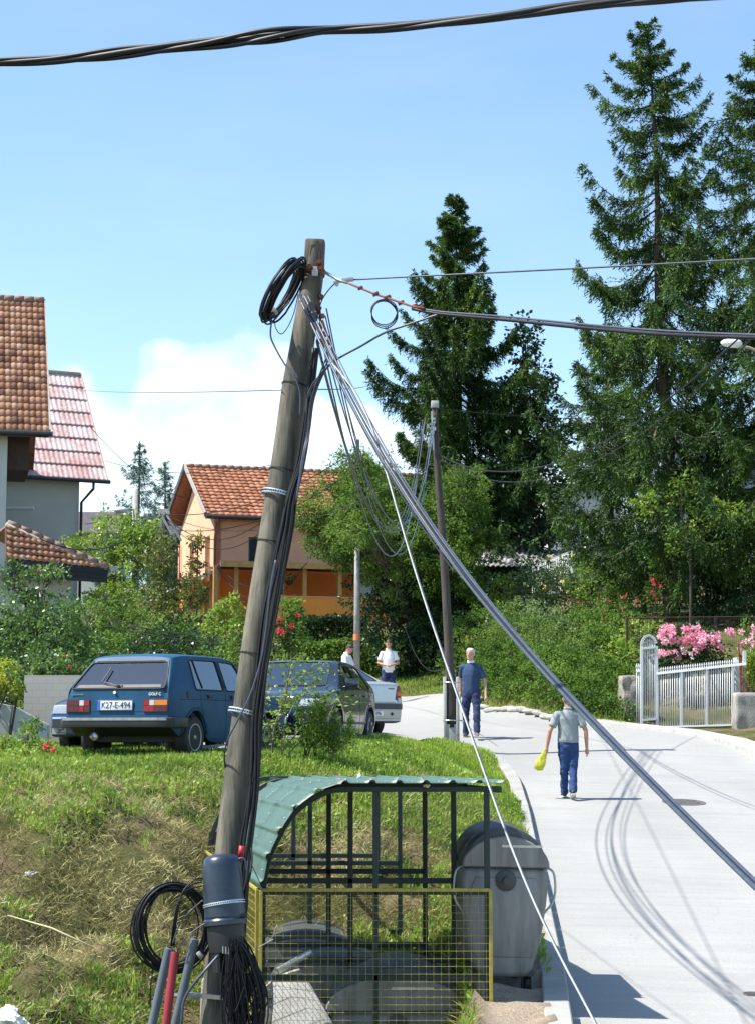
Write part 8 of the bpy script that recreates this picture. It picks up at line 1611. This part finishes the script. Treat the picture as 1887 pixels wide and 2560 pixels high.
def bin_(label, loc, rotz, group=None, W=1.12, Dp=1.30, H=1.15, base=-3.0, lid_open=False):
    """wheeled steel waste container with a rounded lid; end face looks along -y"""
    t = thing('waste_container', label, 'waste container', loc, rotz, group)
    prof = [(-.38, .24), (-.30, .165), (.30, .165), (.38, .24), (.49, .50), (.55, .80), (.57, .98), (.53, 1.12), (-.53, 1.12), (-.57, .98), (-.55, .80), (-.49, .50)]
    prof = [(x * W / 1.1, z * H / 1.15) for x, z in prof]; z1 = 1.12 * H / 1.15; x1 = .53 * W / 1.1
    b = MB(); b.prism([Vector((x, 0, z)) for x, z in prof], (0, -Dp / 2, 0), (0, Dp / 2, 0)); b.build('body', M['bin'], t, bevel=.055, seg=4)
    # embossed end panel, handle, hinge boss
    b = MB(); b.prism([Vector((x * W, 0, z * H)) for x, z in ((-.38, .34), (-.34, .30), (.34, .30), (.38, .34), (.42, .80), (.36, .90), (-.36, .90), (-.42, .80))], (0, -Dp / 2 - .014, 0), (0, -Dp / 2 + .01, 0)); b.build('end_panel', M['bin'], t, bevel=.012, seg=2)
    dome = [(x1 * 1.05 * cos(a), z1 - .01 + .36 * sin(a) * H / 1.15) for a in np.linspace(0, pi, 17)]; b = MB(); b.prism([Vector((x, 0, z)) for x, z in dome], (0, -Dp / 2 + .02, 0), (0, Dp / 2 - .02, 0)); b.build('lid', M['binlid'], t, bevel=.02, seg=2, auto=.5)
    rim = [(x1 * 1.08 * cos(a), z1 + .005 + .27 * sin(a) * H / 1.15) for a in np.linspace(0, pi, 17)]; b = MB(); b.prism([Vector((x, 0, z)) for x, z in rim], (0, -Dp / 2 - .03, 0), (0, -Dp / 2 + .022, 0)); b.build('end_plate', M['bin'], t, bevel=.01, seg=1, auto=.5)
    b = MB(); b.tube([(0, -Dp / 2, .88 * H), (0, -Dp / 2 - .10, .88 * H)], .035, 12); b.lathe([(.09, 0), (.09, .02), (.04, .035)], (0, -Dp / 2 - .01, .88 * H), 14, Matrix.Rotation(pi / 2, 3, 'X')); b.build('trunnion', M['binlid'], t, bevel=.003)
    b = MB(); b.bar((-.04, -Dp / 2 - .025, 1.14 * H), (.30, -Dp / 2 - .03, 1.14 * H), .02, .02); b.build('lid_handle', M['steel'], t)
    for s in (-1, 1):
        b = MB(); b.tube(spline([(s * x1, -Dp / 2 + .1, .98 * H), (s * (x1 + .075), -Dp / 2 + .06, .93 * H), (s * (x1 + .08), -Dp / 2 + .06, .74 * H), (s * (x1 - .02), -Dp / 2 + .1, .60 * H)], 6), .010, 8); b.build('side_handle', M['galv'], t, smooth=True)
        for yy in (-Dp / 2 + .16, Dp / 2 - .16):
            w = thing('castor', None, None) if False else None; b = MB(); b.box((s * .30 * W, yy, .18), (.12, .12, .04)); b.box((s * .30 * W - .035, yy, .11), (.008, .09, .14)); b.box((s * .30 * W + .035, yy, .11), (.008, .09, .14)); br = b.build('castor', M['binlid'], t); b = MB(); b.lathe([(.02, -.025), (.075, -.022), (.08, 0), (.075, .022), (.02, .025)], (s * .30 * W, yy, .08), 16, Matrix.Rotation(pi / 2, 3, 'Y')); b.build('wheel', M['rubber'], br, smooth=True)
    return t
c = P(1250, 2475, 15.9); ob = bin_('tall dented steel waste container standing outside the shelter by the kerb', (c.x - .02, 16.15, -2.20), 0, W=.71, Dp=.95, H=1.10); ob.rotation_euler = (.03, .025, .06)
M['bin2'] = M['bin']
for i, (X, Y, d, W_, lb) in enumerate(((825, 1040, 15.9, 1.12, 'nearest waste container in the shelter, its rounded end behind the yellow mesh'), (500, 985, 17.15, 1.16, 'second waste container in the shelter, behind the nearest one'), (385, 860, 18.5, 1.16, 'farthest waste container, in the dark at the left of the shelter'))):
    p = Zs(X, Y, d); h = p.z - (-3.0); bin_(lb, (p.x, d, p.z - 1.41), 0, W=W_, Dp=1.15, H=1.15)
# the concrete block lying in the shelter
b = MB(); b.add([Zs(205, 1120, 15.25), Zs(390, 1120, 15.35), Zs(520, 1345, 15.1), Zs(205, 1345, 15.1), Zs(205, 1120, 15.8), Zs(390, 1120, 15.8), Zs(520, 1345, 15.7), Zs(205, 1345, 15.7)], [(0, 1, 2, 3), (4, 5, 6, 7), (0, 1, 5, 4), (1, 2, 6, 5), (2, 3, 7, 6), (3, 0, 4, 7)]); tag(b.build('concrete_slab', M['conc'], None, bevel=.012), 'pale concrete slab leaning at the lower left inside the shelter', 'concrete slab')
b = MB(); b.bar(Zs(232, 1062, 15.5), Zs(400, 968, 15.7), .03, .05); tag(b.build('lit_lid_edge', M['steel'], None, bevel=.004), 'bright strip standing in for the lit lid edge of the second container in the shelter', 'lit edge')  # lit edge of the second container lid, put in as a bright strip
# litter on the shelter roof and the bank
top = Zs(640, 128).z
def litter(name, label, cat_, c, size, m, seed, n=2):
    bm = bmesh.new(); bmesh.ops.create_icosphere(bm, subdivisions=4, radius=1); A = np.array([tuple(v.co) for v in bm.verts]); q = vnoise(A + seed * 3, 1.7) * .5 + vnoise(A + seed, 4) * .35 + vnoise(A + seed * 2, 9) * .18
    for i, v in enumerate(bm.verts): v.co = Vector((v.co.x * size[0], v.co.y * size[1], v.co.z * size[2])) * (1 + q[i])
    me = bpy.data.meshes.new(name); bm.to_mesh(me); bm.free(); o = link(name, me, m, None, smooth=n > 2); o.location = c; return tag(o, label, cat_)
p = P(869, 1950, 16.2); litter('pink_wrapper', 'flat pink plastic wrapper lying on the green shelter roof', 'litter', (p.x, 16.2, p.z), (.075, .06, .012), mat('pink_plastic', (.85, .16, .22), .4), 3, 3)
p = P(898, 1944, 16.2); litter('white_scrap', 'small crumpled white scrap beside the pink wrapper on the roof', 'litter', (p.x, 16.2, p.z), (.02, .02, .028), M['white'], 4)
p = P(1015, 1952, 16.2); litter('grey_scrap', 'thin grey scrap on the green roof, right of the pink wrapper', 'litter', (p.x, 16.2, p.z), (.05, .03, .01), M['cable_light'], 5)
p = P(1066, 1964, 14.9); litter('cream_scrap', 'small cream coloured scrap near the front edge of the green roof', 'litter', (p.x, 14.9, p.z), (.022, .02, .012), mat('cream', (.7, .6, .4), .7), 6)
M['bag'] = mat('white_plastic_bag', (.78, .78, .76), .45, noise=.1)
for lb, x, y, s in (('crumpled white plastic bag in the grass at the lower left corner', 32, 2505, (.12, .10, .085)), ('white plastic scrap in the grass at the bottom, left of the grey ducts', 270, 2542, (.12, .08, .03)), ('small pale rag in the dry grass, halfway up the bank at the left', 82, 2098, (.06, .05, .03))):
    d = np.interp(y, [2098, 2542], [18.0, 14.6]); p = P(x, y, d); litter('plastic_bag', lb, 'litter', (p.x, d, gr(p.x, d) + s[2] * .5), s, M['bag'], int(x))
b = MB(); b.tube([P(20, 2288, 16.0), P(130, 2320, 15.7), P(235, 2368, 15.4)], [.004, .009, .006], 5); tag(b.build('dry_stalk', M['hayst'] if 'hayst' in M else mat('straw', (.42, .38, .22), .8), None, smooth=True), 'long pale dry stalk lying across the bank at the left', 'stalk')
